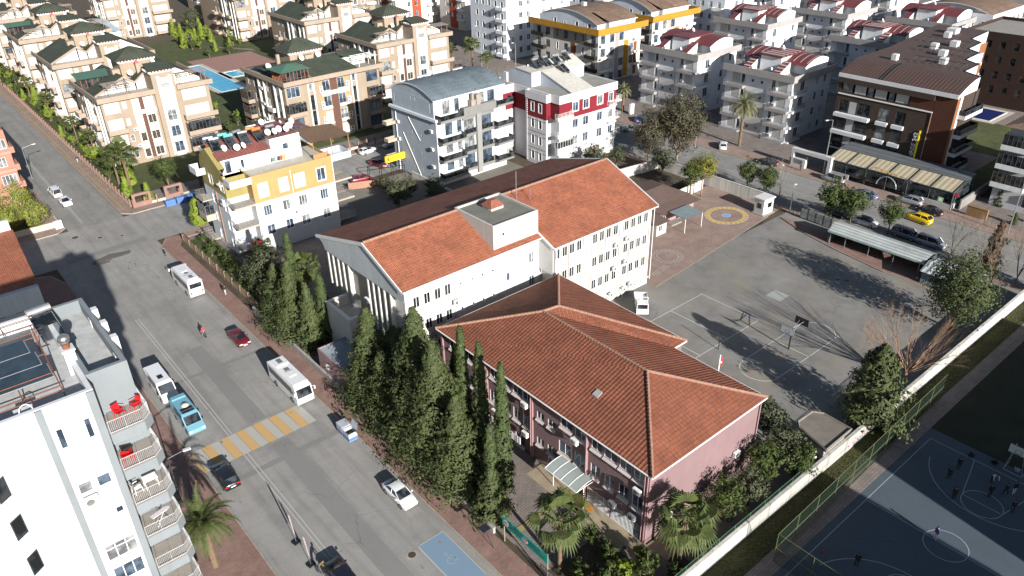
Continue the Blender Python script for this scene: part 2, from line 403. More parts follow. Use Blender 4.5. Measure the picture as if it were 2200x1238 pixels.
    def balcony(s, f, pl, u, w, z, d, style='solid', mat=None, rail=None, h=.95, slab=.2, left=True, right=True, closed=0):
        """slab at z with its front at distance d from the wall"""
        mat = mat or white
        def make():
            a = MB(); b = MB()
            a.box(0, -d, -slab, w, -.003, 0, 0)
            if style in ('solid', 'closed'):
                t = .12; hh = h
                a.box(0, -d, 0, w, -d + t, hh, 0, 'b')
                if left: a.box(0, -d + t, 0, t, -.003, hh, 0, 'b')
                if right: a.box(w - t, -d + t, 0, w, -.003, hh, 0, 'b')
            if style == 'low': a.box(0, -d, 0, w, -d + .12, .35, 0, 'b'); a.box(0, -d + .12, 0, .12, -.003, .35, 0, 'b'); a.box(w - .12, -d + .12, 0, w, -.003, .35, 0, 'b')
            if style in ('glass', 'low'):
                z0 = .05 if style == 'glass' else .36
                for seg in (((.05, -d + .05), (w - .05, -d + .05)),) + ((((.05, -d + .05), (.05, -.01)),) if left else ()) + ((((w - .05, -d + .05), (w - .05, -.01)),) if right else ()):
                    (xa, ya), (xb, yb) = seg
                    if xa == xb: b.box(xa - .012, ya + .012, z0, xa + .012, yb, h, 0)
                    else: b.box(xa, ya - .012, z0, xb, ya + .012, h, 0)
                    b.tube((xa, ya, h), (xb, yb, h), .025, n=6, mi=1)
            if style in ('rail', 'bars'):
                segs = [((.06, -d + .06), (w - .06, -d + .06))]
                if left: segs.append(((.06, -d + .06), (.06, -.02)))
                if right: segs.append(((w - .06, -d + .06), (w - .06, -.02)))
                for (xa, ya), (xb, yb) in segs:
                    L = math.hypot(xb - xa, yb - ya)
                    for q in (.12, h) if style == 'bars' else (.15, .35, .55, .75, h): b.tube((xa, ya, q), (xb, yb, q), .022 if q < h else .03, n=5, mi=1)
                    np_ = int(L / (.13 if style == 'bars' else 1.1)) + 1
                    for i in range(np_ + 1):
                        k = i / np_; b.tube((xa + (xb - xa) * k, ya + (yb - ya) * k, 0), (xa + (xb - xa) * k, ya + (yb - ya) * k, h), .014 if style == 'bars' and i % 8 else .024, n=4, mi=1)
            if style == 'closed':
                zt = closed; segs = [((.05, -d + .05), (w - .05, -d + .05)), ((.05, -d + .1), (.05, -.02)), ((w - .05, -d + .1), (w - .05, -.02))]
                for (xa, ya), (xb, yb) in segs:
                    L = math.hypot(xb - xa, yb - ya); n_ = max(1, round(L / .75))
                    b.poly([(xa, ya, h), (xb, yb, h), (xb, yb, zt), (xa, ya, zt)], 0)
                    for i in range(n_ + 1):
                        k = i / n_; b.tube((xa + (xb - xa) * k, ya + (yb - ya) * k, h), (xa + (xb - xa) * k, ya + (yb - ya) * k, zt), .035, n=4, mi=1)
                    b.tube((xa, ya, zt - .04), (xb, yb, zt - .04), .04, n=4, mi=1)
            return a.mesh('balcony', [mat]), (b.mesh('railing', [gld, rail or metal]) if b.f else None)
        a, b = cached(('b', style, round(w, 2), round(d, 2), mat.name, (rail or metal).name, h, slab, left, right, closed), make)
        o = s.put('balcony', a, f, pl, u, z, w)
        if b: put('glazing' if style == 'closed' else 'railing', b, o)
        return o
    def ac(s, f, pl, u, z, sc=1.0):
        def make():
            a = MB(); a.box(0, -.42, 0, .85 * sc, -.1, .6 * sc); a.box(.05, -.1, .0, .1, .0, .05); a.box(.75 * sc, -.1, .0, .8 * sc, .0, .05); a.box(.62 * sc, -.44, .05, .82 * sc, -.423, .55 * sc)
            b = MB(); b.lathe((.33 * sc, -.425, .3 * sc), [(0, -.02), (.12 * sc, -.02), (.12 * sc, 0), (.24 * sc, -.022), (.25 * sc, 0)], 14, 0, 'y')
            return a.mesh('air_conditioner', [acw]), b.mesh('fan', [fanm])
        a, b = cached(('ac', sc), make)
        o = s.put('air_conditioner', a, f, pl, u, z, .85 * sc); put('fan', b, o)
    def dish(s, x, y, z, r=.45, rz=-1.4, mat=None):
        def make():
            a = MB(); a.lathe((0, 0, 0), [(0, 0), (r * .5, r * .07), (r * .85, r * .22), (r, r * .33)], 16)
            a.tube((0, 0, r * .1), (0, r * .3, r * .95), .015, n=4, mi=1)
            return a.mesh('satellite_dish', [mat or trimw, metal])
        me = cached(('dish', r, mat), make)
        o = put('satellite_dish', me, s.e, (x, y, z + .9)); o.rotation_euler = (R(62), 0, rz + PI / 2)
        m = cached('mast', lambda: _mast()); put('dish_mast', m, s.e, (x, y, z))
    def heater(s, x, y, z, rz=0, col=None):
        def make():
            a = MB(); a.tube((-.75, 0, 1.75), (.75, 0, 1.75), .27, n=14, mi=0)
            f = MB()
            for sx in (-.6, .6):
                f.tube((sx, .12, 0), (sx, .05, 1.5), .02, n=4); f.tube((sx, -1.9, 0), (sx, .05, 1.4), .02, n=4); f.tube((sx, -1.9, 0), (sx, -1.9, .25), .02, n=4)
            p = MB(); p.poly([(-.7, -1.9, .3), (.7, -1.9, .3), (.7, -.15, 1.45), (-.7, -.15, 1.45)]); p.poly([(-.7, -1.9, .22), (.7, -1.9, .22), (.7, -.15, 1.37), (-.7, -.15, 1.37)], 1)
            for sx in (-.7, .7): p.tube((sx, -1.9, .27), (sx, -.15, 1.42), .04, n=4, mi=1)
            return a.mesh('water_tank', [col or metal]), f.mesh('heater_frame', [rust]), p.mesh('solar_panel', [gld, metal])
        a, f, p = cached(('heater', col.name if col else ''), make)
        o = put('heater_frame', f, s.e, (x, y, z), rz); put('water_tank', a, o); put('solar_panel', p, o)
    def done(s):
        for k, (mb, mats, nm) in s.wm.items():
            if mb.f: mb.build(nm, mats, s.e)
        return s.e
rust = pm('rusty_steel', (.16, .06, .035), .8, .3, 4)
def _mast():
    m = MB(); m.tube((0, 0, 0), (0, 0, .95), .025, n=5); return m.mesh('dish_mast', [metal])
def arch_roof(x0, x1, y0, y1, z0, rise, axis='x', n=12, th=.18, k=1.0, over=0):
    """vaulted roof sheet: ridge runs along axis; profile bulges by rise (k<1 = lopsided)"""
    m = MB(); pr = []
    a, b = (y0, y1) if axis == 'x' else (x0, x1)
    for i in range(n + 1):
        t = i / n; pr.append((a + (b - a) * t, z0 + rise * math.sin(PI * t) ** .8 * 1.0))
    lo, hi = (x0, x1) if axis == 'x' else (y0, y1)
    def P(t, q, z): return (t, q, z) if axis == 'x' else (q, t, z)
    for (q0, za), (q1, zb) in zip(pr, pr[1:]):
        m.poly([P(lo, q0, za + th), P(hi, q0, za + th), P(hi, q1, zb + th), P(lo, q1, zb + th)], 0)
        m.poly([P(lo, q0, za), P(lo, q0, za + th), P(lo, q1, zb + th), P(lo, q1, zb)], 1)
        m.poly([P(hi, q0, za), P(hi, q0, za + th), P(hi, q1, zb + th), P(hi, q1, zb)], 1)
        m.poly([P(lo, q0, za), P(hi, q0, za), P(hi, q1, zb), P(lo, q1, zb)], 1)
        e = over   # gable infill below the vault
        m.poly([P(lo + e, q0, z0), P(lo + e, q1, z0), P(lo + e, q1, zb), P(lo + e, q0, za)], 2)
        m.poly([P(hi - e, q0, z0), P(hi - e, q1, z0), P(hi - e, q1, zb), P(hi - e, q0, za)], 2)
    for q, z in (pr[0], pr[-1]): m.poly([P(lo, q, z - .0), P(hi, q, z), P(hi, q, z + th), P(lo, q, z + th)], 1)
    return m
# ---------------------------------------------------------------- the setting
ASPH = (.228, .222, .212)
m_as = asphalt('street_asphalt', ASPH, .13, .45, tracks=(.9, .045, 1))
m_as2 = asphalt('old_street_asphalt', (.2, .196, .188), .12, .3, tracks=(.9, .045, 1))
m_asd = asphalt('dark_asphalt_patch', (.178, .175, .17), .1)
m_yard = asphalt('schoolyard_asphalt', (.182, .175, .165), .14, .4, .12, tint=(.2, .175, .14), tracks=(.3, .25, 1))
m_court = asphalt('court_coating', (.062, .082, .1), .1, .15, .2)
m_soil = pm('soil', (.075, .058, .038), .95, .35, .5, co='pos', fine=.4)
m_grass = pm('grass', (.06, .075, .02), .95, .45, .35, co='pos', fine=.5, fs=6)
m_pav = brickmat('red_block_paving', (.235, .15, .128), (.195, .122, .105), (.13, .088, .07), .4, .2, .015, var=.25)
m_pav2 = brickmat('pink_block_paving', (.27, .195, .165), (.225, .165, .14), (.16, .12, .1), .4, .2, .014, var=.25)
m_pavg = brickmat('grey_block_paving', (.2, .17, .155), (.165, .14, .13), (.1, .09, .085), .6, .3, .02, var=.25)
m_kerb = pm('kerb_stone', (.27, .24, .2), .9, .2, 1.5, co='pos')
def sheet(name, pts, z, mat, label=None, cat=None, kind='structure'):
    m = MB(); m.poly([(x, y, z) for x, y in pts]); o = m.build(name, mat); tag(o, label, cat, None, kind); return o
def rect(name, x0, y0, x1, y1, z, mat, **k): return sheet(name, [(x0, y0), (x1, y0), (x1, y1), (x0, y1)], z, mat, **k)
rect('ground', -900, -700, 1500, 1700, -.05, m_soil)
def raised(name, pts, mat, z=.12, kerb=()):
    """pavement slab with a kerb face; kerb = indices of outline edges that carry a kerb stone"""
    m = MB(); m.extr(pts, -.04, z, 0); o = m.build(name, mat); tag(o, None, None, None, 'structure')
    k = MB()
    for i in kerb:
        a = Vector(pts[i] + (0,)); b = Vector(pts[(i + 1) % len(pts)] + (0,)); d = (b - a).normalized(); nn = Vector((d.y, -d.x, 0)) * .13
        q = [a, b, b + nn, a + nn]; k.extr([(p.x, p.y) for p in q], -.04, z + .01)
    if k.f: c = k.build('kerb', m_kerb, o)
    return o
def arc(cx, cy, r, a0, a1, n=8): return [(cx + r * math.cos(R(a0 + (a1 - a0) * i / n)), cy + r * math.sin(R(a0 + (a1 - a0) * i / n))) for i in range(n + 1)]
# streets
rect('street', 14, -60, 30, 133, 0, m_as); rect('street', 19.3, 147.6, 28.7, 420, 0, m_as2)
rect('street', -40, 133, 141, 147.6, 0, m_as); rect('street', 121.5, -60, 137, 133, 0, m_as2); rect('street', 127, 147.6, 137, 420, 0, m_as2)
# repaired strips
rect('road_patch', 21.6, 30, 23.7, 69.6, .004, m_asd); rect('road_patch', 21.3, 74.6, 23.4, 95, .004, m_asd)
rect('road_patch', 14.1, 66.2, 29.6, 67.0, .008, m_asd); rect('road_patch', 15.5, 88.2, 29.4, 88.9, .008, m_asd)
sheet('road_patch', [(16, 133.6), (29, 134.4), (29, 136.2), (16, 135.2)], .004, m_asd)
# pavements
WK = raised('pavement', [(8.5, -40), (14, -40), (14, 126), (12.5, 131), (8.5, 133)], m_pav, kerb=(1, 2, 3))
raised('pavement', [(29.75, -40), (32.3, -40), (32.3, 128), (34.5, 132.2), (31.5, 132.6), (29.75, 129.5)], m_pav, kerb=(4, 5))
raised('pavement', [(-40, 147.8), (17.5, 147.8), (19.1, 149.5), (19.1, 420), (16.2, 420), (16.2, 151.5), (-40, 151.5)], m_pav2, kerb=(0, 1, 2))
raised('pavement', [(28.9, 149.3), (30.4, 147.8), (126.5, 147.8), (126.5, 150.2), (31, 150.2), (31, 420), (28.9, 420)], m_pav2, kerb=(6, 0, 1))
raised('pavement', [(34.5, 130.6), (66, 130.6), (66, 132.8), (34.5, 132.8)], m_pav2, kerb=(2,))
raised('pavement', [(120.3, -40), (121.4, -40), (121.4, 108), (119.9, 110), (119.9, 60)], m_pav2, kerb=(1,))
raised('pavement', [(137.2, -40), (141.5, -40), (141.5, 300), (137.2, 300)], m_pav2, kerb=(3,))
rect('tactile_strip', 29.6, 150.6, 29.9, 330, .126, pm('yellow_tactile', (.24, .2, .09), .9, .2, 2, co='pos'))
rect('tactile_strip', 33.6, 41.2, 42, 41.9, .03, pm('yellow_tactile', (.24, .2, .09)))
# drain stains beside the kerb
for i, (x, y, a, b) in enumerate(((28.4, 172, .35, 2.6), (28.3, 178, .3, 1.6), (28.2, 166, .25, 1.2), (28.3, 184, .3, 2.4), (28.1, 161, .25, .6), (28.2, 196, .4, 3.0), (28.3, 205, .3, 2))):
    pts = [(x + a * math.cos(t) * (1 + .3 * math.sin(3 * t + i)), y + b * math.sin(t) * (1 + .2 * math.cos(2 * t + i))) for t in [2 * PI * k / 18 for k in range(18)]]
    sheet('damp_stain', pts, .004, m_asd)
pts = [at(670, 0)] and [at(*p) for p in ((205, 560), (235, 546), (262, 541), (281, 537), (280, 544), (262, 550), (240, 556), (236, 563), (212, 572), (196, 568))]
sheet('damp_stain', [(p.x, p.y) for p in pts], .012, asphalt('damp_asphalt', (.1, .095, .09), .1))
# road markings
m_wl = paintmat('worn_white_paint', (.42, .41, .38), .5, ASPH); m_yl = paintmat('worn_yellow_paint', (.5, .28, .05), .35, ASPH)
m_wc = paintmat('court_white_paint', (.3, .33, .36), .15, (.075, .1, .115)); m_wy = paintmat('yard_white_paint', (.55, .55, .53), .2, (.125, .115, .098))
m_yy = paintmat('yard_yellow_paint', (.3, .22, .07), .55, (.125, .115, .098)); m_bl = paintmat('blue_bay_paint', (.09, .2, .32), .35, ASPH)
def marking(name, fn, mat, z=.012):
    m = MB(); fn(m, z); o = m.build(name, mat); tag(o, None, None, None, 'structure'); return o
def line(m, a, b, w, z):
    a = Vector(a + (0,)); b = Vector(b + (0,)); d = (b - a).normalized(); n = Vector((-d.y, d.x, 0)) * w / 2
    m.poly([(p.x, p.y, z) for p in (a - n, b - n, b + n, a + n)])
def ring(m, cx, cy, r, w, z, a0=0, a1=360, n=40, ry=None):
    ry = ry or r
    for i in range(n):
        t0, t1 = R(a0 + (a1 - a0) * i / n), R(a0 + (a1 - a0) * (i + 1) / n)
        q = [(cx + (r + s) * math.cos(t), cy + (ry + s) * math.sin(t), z) for s, t in ((-w / 2, t0), (w / 2, t0), (w / 2, t1), (-w / 2, t1))]; m.poly(q)
def disc(m, cx, cy, r, z, n=20, ry=None): m.poly([(cx + r * math.cos(2 * PI * k / n), cy + (ry or r) * math.sin(2 * PI * k / n), z) for k in range(n)])
def f(m, z):
    for x in (18.65, 19.05):
        line(m, (x, -20), (x, 70), .11, z); line(m, (x, 74.3), (x, 108), .11, z)
    line(m, (22.0, 150), (22.0, 330), .1, z); line(m, (22.3, 150), (22.3, 330), .1, z)
    line(m, (129.3, -20), (129.3, 100), .12, z)
marking('lane_line', f, m_wl)
def f(m, z):
    r = random.Random(2)
    for cx, cy, r0, a0, a1 in ((33, 124, 9, 150, 215), (35, 122, 12.5, 150, 205), (14, 150, 8, -75, -10), (30, 152, 14, 215, 262), (10, 120, 14, -8, 48), (10, 120, 15.6, -8, 45), (46, 150, 22, 200, 245)):
        ring(m, cx, cy, r0, .17, z, a0, a1, 26)
    for x, y0, y1 in ((24.2, 78, 86), (25.5, 79, 90), (16.2, 100, 118), (26.6, 50, 62)): line(m, (x, y0), (x + .7, y1), .16, z)
marking('tyre_mark', f, paintmat('tyre_mark', (.15, .145, .14), .5, ASPH), .013)
def f(m, z):
    r = random.Random(9)
    for _ in range(60):
        x, y = (r.uniform(14.5, 29.3), r.uniform(38, 130)) if r.random() < .7 else (r.uniform(64, 110), r.uniform(32, 62)); disc(m, x, y, r.uniform(.05, .22), z, 7, r.uniform(.05, .3))
marking('oil_stain', f, paintmat('oil_stain', (.09, .085, .08), .55, ASPH), .0135)
def f(m, z):
    for i in range(7): line(m, (15.1 + 2 * i, 70), (14.9 + 2 * i, 74.2), .95, z)
marking('crosswalk_stripe', f, paintmat('crosswalk_white', (.38, .37, .33), .45, ASPH))
def f(m, z):
    for i in range(7): line(m, (14.1 + 2 * i, 70), (13.95 + 2 * i, 74.2), .95, z)
    line(m, (13.6, 68.9), (13.6, 74.5), .8, z)
marking('crosswalk_stripe', f, m_yl)
rect('parking_bay', 25.95, 39.5, 28.75, 46.3, .012, m_bl)
def wheel_sign(m, z):
    ring(m, 27.35, 42.9, .42, .09, z, 100, 400, 24); line(m, (27.35, 42.95), (27.35, 43.75), .1, z); disc(m, 27.36, 43.95, .13, z)
    line(m, (27.35, 43.45), (27.75, 43.4), .08, z); line(m, (27.35, 43.0), (27.85, 42.95), .09, z); line(m, (27.8, 42.95), (27.98, 42.45), .09, z)
marking('wheelchair_symbol', wheel_sign, paintmat('symbol_paint', (.3, .33, .34), .45, (.09, .2, .32)), .018)
def f(m, z):
    line(m, (25.9, 46.35), (28.8, 46.35), .12, z); line(m, (25.9, 39.5), (25.9, 46.4), .12, z); line(m, (28.8, 39.5), (28.8, 46.3), .08, z)
marking('parking_line', f, m_wl, .018)
for x, y, r in ((24.9, 45.9, .38), (19.5, 144.0, .55), (22.8, 141, .4), (26, 139.2, .3)):
    m = MB(); disc(m, x, y, r + .22, .018, 20); m.build('manhole_surround', m_kerb).__setitem__('kind', 'structure')
    m = MB(); disc(m, x, y, r, .024, 20); tag(m.build('manhole_cover', pm('cast_iron', (.05, .04, .038), .7, .3, 8, co='pos')), None, None, None, 'structure')
# school yard
rect('schoolyard', 44, 27, 120, 66.5, .0, m_yard); rect('schoolyard', 61, 66.5, 82, 70, .0, m_yard)
sheet('playground_paving', [(81.2, 64.2), (115.6, 67.6), (119.6, 68), (119.6, 84), (113, 84), (96, 90), (84, 92), (81.5, 80)], .012, m_pav2)
def f(m, z): line(m, (81.2, 64.2), (115.6, 67.6), .22, z)
marking('kerb_line', f, m_kerb, .02)
rect('front_walk', 33, 24, 42.5, 66, .0, m_pavg); rect('building_apron', 40.2, 30.6, 42.5, 47, .02, pm('beige_apron', (.26, .215, .15), .9, .2, 1, co='pos'))
rect('building_apron', 42.5, 29.6, 60.5, 32.1, .02, pm('beige_apron', (.26, .215, .15)))
sheet('orange_ramp', [(40.3, 39.6), (41.4, 39.6), (41.4, 38.6), (42.0, 38.6), (42, 41.0), (41.4, 41.0), (41.4, 40.5), (40.3, 40.5)], .03, pm('orange_paint', (.4, .16, .02), .8, .2, 2))
raised('platform', [(110.6, 33), (116.8, 33), (116.8, 66), (114.6, 61), (112.4, 53), (110.8, 44)], m_pav, z=.15, kerb=(3, 4, 5))
def f(m, z):                                                   # white court lines
    for a, b in (((71.4, 58.3), (84.7, 58.3)), ((84.7, 58.3), (84.7, 48.5)), ((84.7, 48.5), (70.8, 48.5)), ((71.7, 48.6), (71.7, 58.2)), ((77.6, 48.6), (77.6, 51)), ((77.6, 56.2), (77.6, 58.3)), ((77.6, 51), (77.6, 56.2)),
                 ((75, 44.1), (88.5, 44.1)), ((74.9, 39), (89.3, 39)), ((75, 39), (75, 44.1)), ((87.8, 39), (87.8, 44.0)), ((81.9, 39), (81.9, 44.1))): line(m, a, b, .09, z)
    ring(m, 74.95, 41.55, 2.55, .09, z, 90, 270); ring(m, 87.8, 41.5, 2.5, .09, z, -90, 90)
marking('court_line', f, m_wy)
def f(m, z):
    line(m, (84.5, 64.6), (81.6, 34), .08, z); line(m, (82.2, 46), (82, 38.8), .08, z); ring(m, 97.5, 61, 4.2, .08, z, 130, 350); ring(m, 96.5, 34, 3.3, .09, z, 90, 230)
    line(m, (96.5, 30.6), (110, 31.4), .08, z); line(m, (110, 31.4), (110.3, 60), .08, z); line(m, (103, 35), (103.6, 60), .07, z)
marking('yard_line', f, m_yy)
rect('faded_square', 91.3, 49.4, 93.8, 51.8, .012, paintmat('faded_white', (.34, .35, .35), .35, (.125, .115, .098)))
def f(m, z):
    cx, cy = 110.6, 72.9
    for i in range(24):
        t = 2 * PI * i / 24; disc(m, cx + 3.55 * math.cos(t), cy + 3.2 * math.sin(t), .42, z, 10)
marking('yellow_play_circle', f, paintmat('play_yellow', (.5, .33, .05), .1, (.2, .14, .12)), .026)
def f(m, z): ring(m, 110.6, 72.9, 4.0, .1, z, ry=3.65); ring(m, 110.6, 72.9, 3.12, .1, z, ry=2.8); ring(m, 110.6, 72.9, .78, .1, z, ry=.72)
marking('play_circle_outline', f, m_wy, .022)
def f(m, z): disc(m, 110.6, 72.9, .72, z, 20, .66)
marking('blue_play_disc', f, paintmat('play_blue', (.12, .3, .5), .15, (.2, .14, .12)), .026)
def f(m, z):
    ring(m, 90.5, 69.6, 1.75, .07, z)
    for i in range(22): t = 2 * PI * i / 22; ring(m, 90.5 + 2.35 * math.cos(t), 69.6 + 2.35 * math.sin(t), .22, .045, z, n=10)
    for i in range(6):
        x = 84.0 + i * .62; y = 66.9 + i * .12
        for a, b in (((x, y), (x + .6, y)), ((x + .6, y), (x + .6, y + .5)), ((x + .6, y + .5), (x, y + .5)), ((x, y + .5), (x, y))): line(m, a, b, .05, z)
        if i % 2: line(m, (x, y - .5), (x + .6, y - .5), .05, z); line(m, (x, y - .5), (x, y), .05, z); line(m, (x + .6, y - .5), (x + .6, y), .05, z)
    for i in range(4):
        x = 83.0 + i * .6; y = 69.6
        for a, b in (((x, y), (x + .6, y)), ((x + .6, y), (x + .6, y + .6)), ((x + .6, y + .6), (x, y + .6)), ((x, y + .6), (x, y))): line(m, a, b, .05, z)
marking('hopscotch', f, m_wy, .022)
def f(m, z):
    for i in range(9): ring(m, 97.5 + i * .42, 69.9 - i * .22, .3, .07, z, 0, 180 if i % 2 else -180, 8)
marking('zigzag_play_line', f, paintmat('play_red', (.25, .1, .07), .5, (.2, .14, .12)), .022)
# drains
for x, y, a, b in ((112.6, 66.6, 1.3, .35), (106.4, 52.2, .5, .5), (103.6, 47.3, .5, .5), (104.2, 46.2, .5, .5)):
    rect('drain_grate', x - a / 2, y - b / 2, x + a / 2, y + b / 2, .02, pm('cast_iron', (.05, .04, .038)))
# strip of park beyond the wall and the lower court
rect('lawn', 30, 23.9, 150, 26.4, .0, pm('worn_lawn', (.05, .052, .02), .95, .5, .25, co='pos', fine=.5, fs=5)); rect('park_path', 30, 22.2, 150, 23.9, .01, m_pavg)
m_dl = pm('dark_lawn', (.022, .026, .012), .95, .4, .3, co='pos', fine=.4)  # colour darkened for the shade over the park lawn and path
rect('lawn', 79.5, -30, 150, 22.2, .0, m_dl); rect('lawn', -0, -60, 44, 22.2, .0, m_dl)
sheet('park_path', [(88, 15), (90, 14), (106, 19), (120, 20.5), (119, 21.5), (100, 20.5)], .012, m_dl)
rect('sports_court', 44, 1, 79.5, 22.2, .01, m_court)
def f(m, z):
    line(m, (44, 21.4), (77.7, 21.4), .07, z); line(m, (77.7, 21.4), (77.7, 2), .07, z); line(m, (63.6, 21.4), (63.6, 4), .07, z)
    ring(m, 63.6, 13.5, 1.95, .07, z, n=48)
    line(m, (77.7, 16.7), (71.6, 15.4), .07, z); line(m, (77.7, 10.4), (71.6, 11.6), .07, z); line(m, (71.6, 11.6), (71.6, 15.4), .07, z); ring(m, 71.6, 13.5, 1.9, .07, z, n=48)
    ring(m, 76.3, 13.5, 6.75, .07, z, 104, 256, 60); ring(m, 51, 13.5, 6.75, .07, z, -76, 76, 60); line(m, (49.6, 15.4), (55.6, 15.4), .07, z); line(m, (49.6, 11.6), (55.6, 11.6), .07, z); ring(m, 55.6, 13.5, 1.9, .07, z, n=48)
marking('court_line', f, m_wc, .016)
# gardens and yards between the buildings
rect('lawn', 31, 150.2, 36, 330, .005, m_grass); rect('lawn', 36, 150.2, 126, 300, .0, m_grass)
rect('driveway', 36, 150.3, 126, 157, .008, asphalt('drive_asphalt', (.15, .142, .135), .12))
rect('back_lot', 60, 92, 100, 131, .0, asphalt('back_lot_asphalt', (.16, .148, .13), .2, .3)); rect('garden_paving', 34.5, 92, 60, 131, .0, m_pavg)
rect('side_yard', 33, 66, 62, 92, .0, m_pavg); rect('side_yard', 100, 92, 120, 131, .0, m_soil)
rect('forecourt', 141.5, -40, 420, 300, -.01, m_pavg); rect('lawn', 152, 20, 200, 52.5, .0, m_grass)
rect('west_forecourt', -60, -60, 8.5, 133, -.01, m_pavg); rect('lawn', -40, 151.5, 16.2, 400, .0, m_grass)
rect('garden_bed', 33.2, 100, 37.5, 129, .02, m_grass); rect('garden_bed', 33.4, 24.5, 40, 36, .02, m_soil)
for pts in ([(93, 285), (95, 285), (97, 300), (103, 310), (101, 311), (95, 302)], [(94, 285), (95, 283), (106, 262), (106, 266)]): sheet('garden_path', pts, .02, m_pavg)
rect('terrace', 82.5, 241.5, 104, 263, .02, pm('terracotta_deck', (.23, .13, .11), .9, .15, .8, co='pos'))
# swimming pools
def pool(x0, y0, x1, y1, c):
    rect('pool_surround', x0 - 1.6, y0 - 1.6, x1 + 1.6, y1 + 1.6, .03, pm('pool_tiles', (.36, .33, .3), .8, .1, 1, co='pos'))
    m, n, l, bs = newmat('pool_water'); bs.inputs['Roughness'].default_value = .06; bs.inputs['Base Color'].default_value = c + (1,)
    p = coords(n, l, 'pos'); f_ = noise(n, l, p, 1.6, 3); bump(n, l, bs, f_, .25, .08)
    l.new(ramp(n, l, noise(n, l, p, .5, 2), [(.4, c), (.65, tuple(v * 1.25 for v in c))]), bs.inputs['Base Color'])
    o = rect('pool_water', x0, y0, x1, y1, .045, m)
    k = MB()
    for a in ((x0 - .3, y0 - .3, x1 + .3, y0), (x0 - .3, y1, x1 + .3, y1 + .3), (x0 - .3, y0, x0, y1), (x1, y0, x1 + .3, y1)): k.box(a[0], a[1], 0, a[2], a[3], .1)
    tag(k.build('pool_edge', trimw), None, None, None, 'structure')
pool(76.5, 219, 83.5, 255, (.02, .24, .38)); pool(85.6, 233, 89.5, 240, (.05, .32, .45)); rect('lawn', 176, 44, 199, 72, .004, m_grass); pool(199.8, 63.8, 209.5, 69.5, (.01, .02, .09))
# ---------------------------------------------------------------- the white school
t_org = tilemat('orange_roof_tiles', (.25, .07, .034), (.175, .056, .032), .42, .24, (.33, .19, .13), .8, .45)
t_dk = tilemat('weathered_roof_tiles', (.22, .085, .055), (.17, .07, .05), .42, .3, (.16, .08, .06), .8, .3)  # browner tiles with darker joints on the back slope
t_pk = tilemat('red_roof_tiles', (.235, .082, .046), (.175, .066, .042), .42, .22, (.085, .036, .027), 1, .25)
ridgem = pm('ridge_tiles', (.25, .14, .1), .9, .3, 3)
m_w = wallmat('school_wall', (.5, .49, .46), .22)
def ridge(b, pts, r=.16):
    m = MB()
    for a, c in zip(pts, pts[1:]):
        a = Vector(a); c = Vector(c); L = (c - a).length; n = max(1, int(L / .42))
        for i in range(n):
            p = a.lerp(c, i / n); q = a.lerp(c, (i + 1.1) / n); m.tube(p, q, r * 1.12, r * .86, 7)
    return m.build('ridge_tiles', ridgem, b.e)
S = Bld('school_building', 'long white four-storey school with orange and brown tiled gable roof and rooftop stair tower', 0, 0, cat='school')
wx = (62.5, 63.84, 65.18, 66.53, 69.57, 70.9, 72.26, 73.69, 75.91, 77.29, 78.62, 80.0)
hs = []
for z in (10.6, 7.02, 3.42):
    for x in wx: hs.append((x - .45, z, .9, 1.5, '2d'))
for x in wx[5:]: hs.append((x - .35, .55, .7, .8, '2'))
S.mass(61.6, 81.2, 66.0, 87.0, 0, 12.9, m_w, S=hs, W=[], depth=.1, roof=False)
hl = []
for z in (10.6, 7.02, 3.42):
    for x in (41.6, 43.15, 44.7, 46.2): hl.append((x - .45, z, .9, 1.5, '2d'))
for z in (11.2, 7.7):
    for x in (48.2, 50, 51.6, 53.3): hl.append((x - .2, z, .42, .42, '1t'))
for z in (10.3, 6.8): hl.append((59.4, z, .9, 1.5, '2'))
hl += [(55.5, 9.0, .6, 1.2, '1'), (55.5, 5.0, .6, 1.2, '1'), (55.5, 8.98, .01, .01, 'x')]
hl = hl[:-1]
wW = []
for z in (10.7, 7.1, 3.6):
    for y in (71.3, 72.6, 73.9, 75.2): wW.append((y - .3, z, .6, 1.35, '1k'))
    for y in (81.3, 82.6, 83.9, 85.2): wW.append((y - .3, z, .6, 1.35, '1k'))
S.mass(40.0, 61.6, 68.2, 86.6, 0, 13.5, m_w, S=hl, W=wW, depth=.12, roof=False)
m = MB()
for x in (61.8, 63.17, 64.5, 65.85, 67.25, 68.85, 70.23, 71.58, 72.98, 74.4, 75.2, 76.6, 77.95, 79.3, 80.75): m.box(x - .07, 65.84, 1.6, x + .07, 65.995, 12.7)
for x in (40.6, 42.35, 43.9, 45.45, 47.1): m.box(x - .07, 68.04, .5, x + .07, 68.195, 12.7)
m.box(61.45, 65.5, 12.75, 81.35, 65.995, 12.95); m.box(61.9, 65.55, 1.3, 81.0, 65.996, 1.5)
m.build('pilasters', m_w, S.e)
m = MB()
for y in (70.6, 72.0, 73.3, 74.55, 75.8, 80.6, 81.95, 83.25, 84.6, 85.9): m.box(39.45, y - .12, 2 if y < 78 else 7.5, 39.997, y + .12, 12.4)
m.build('gable_fins', m_w, S.e)
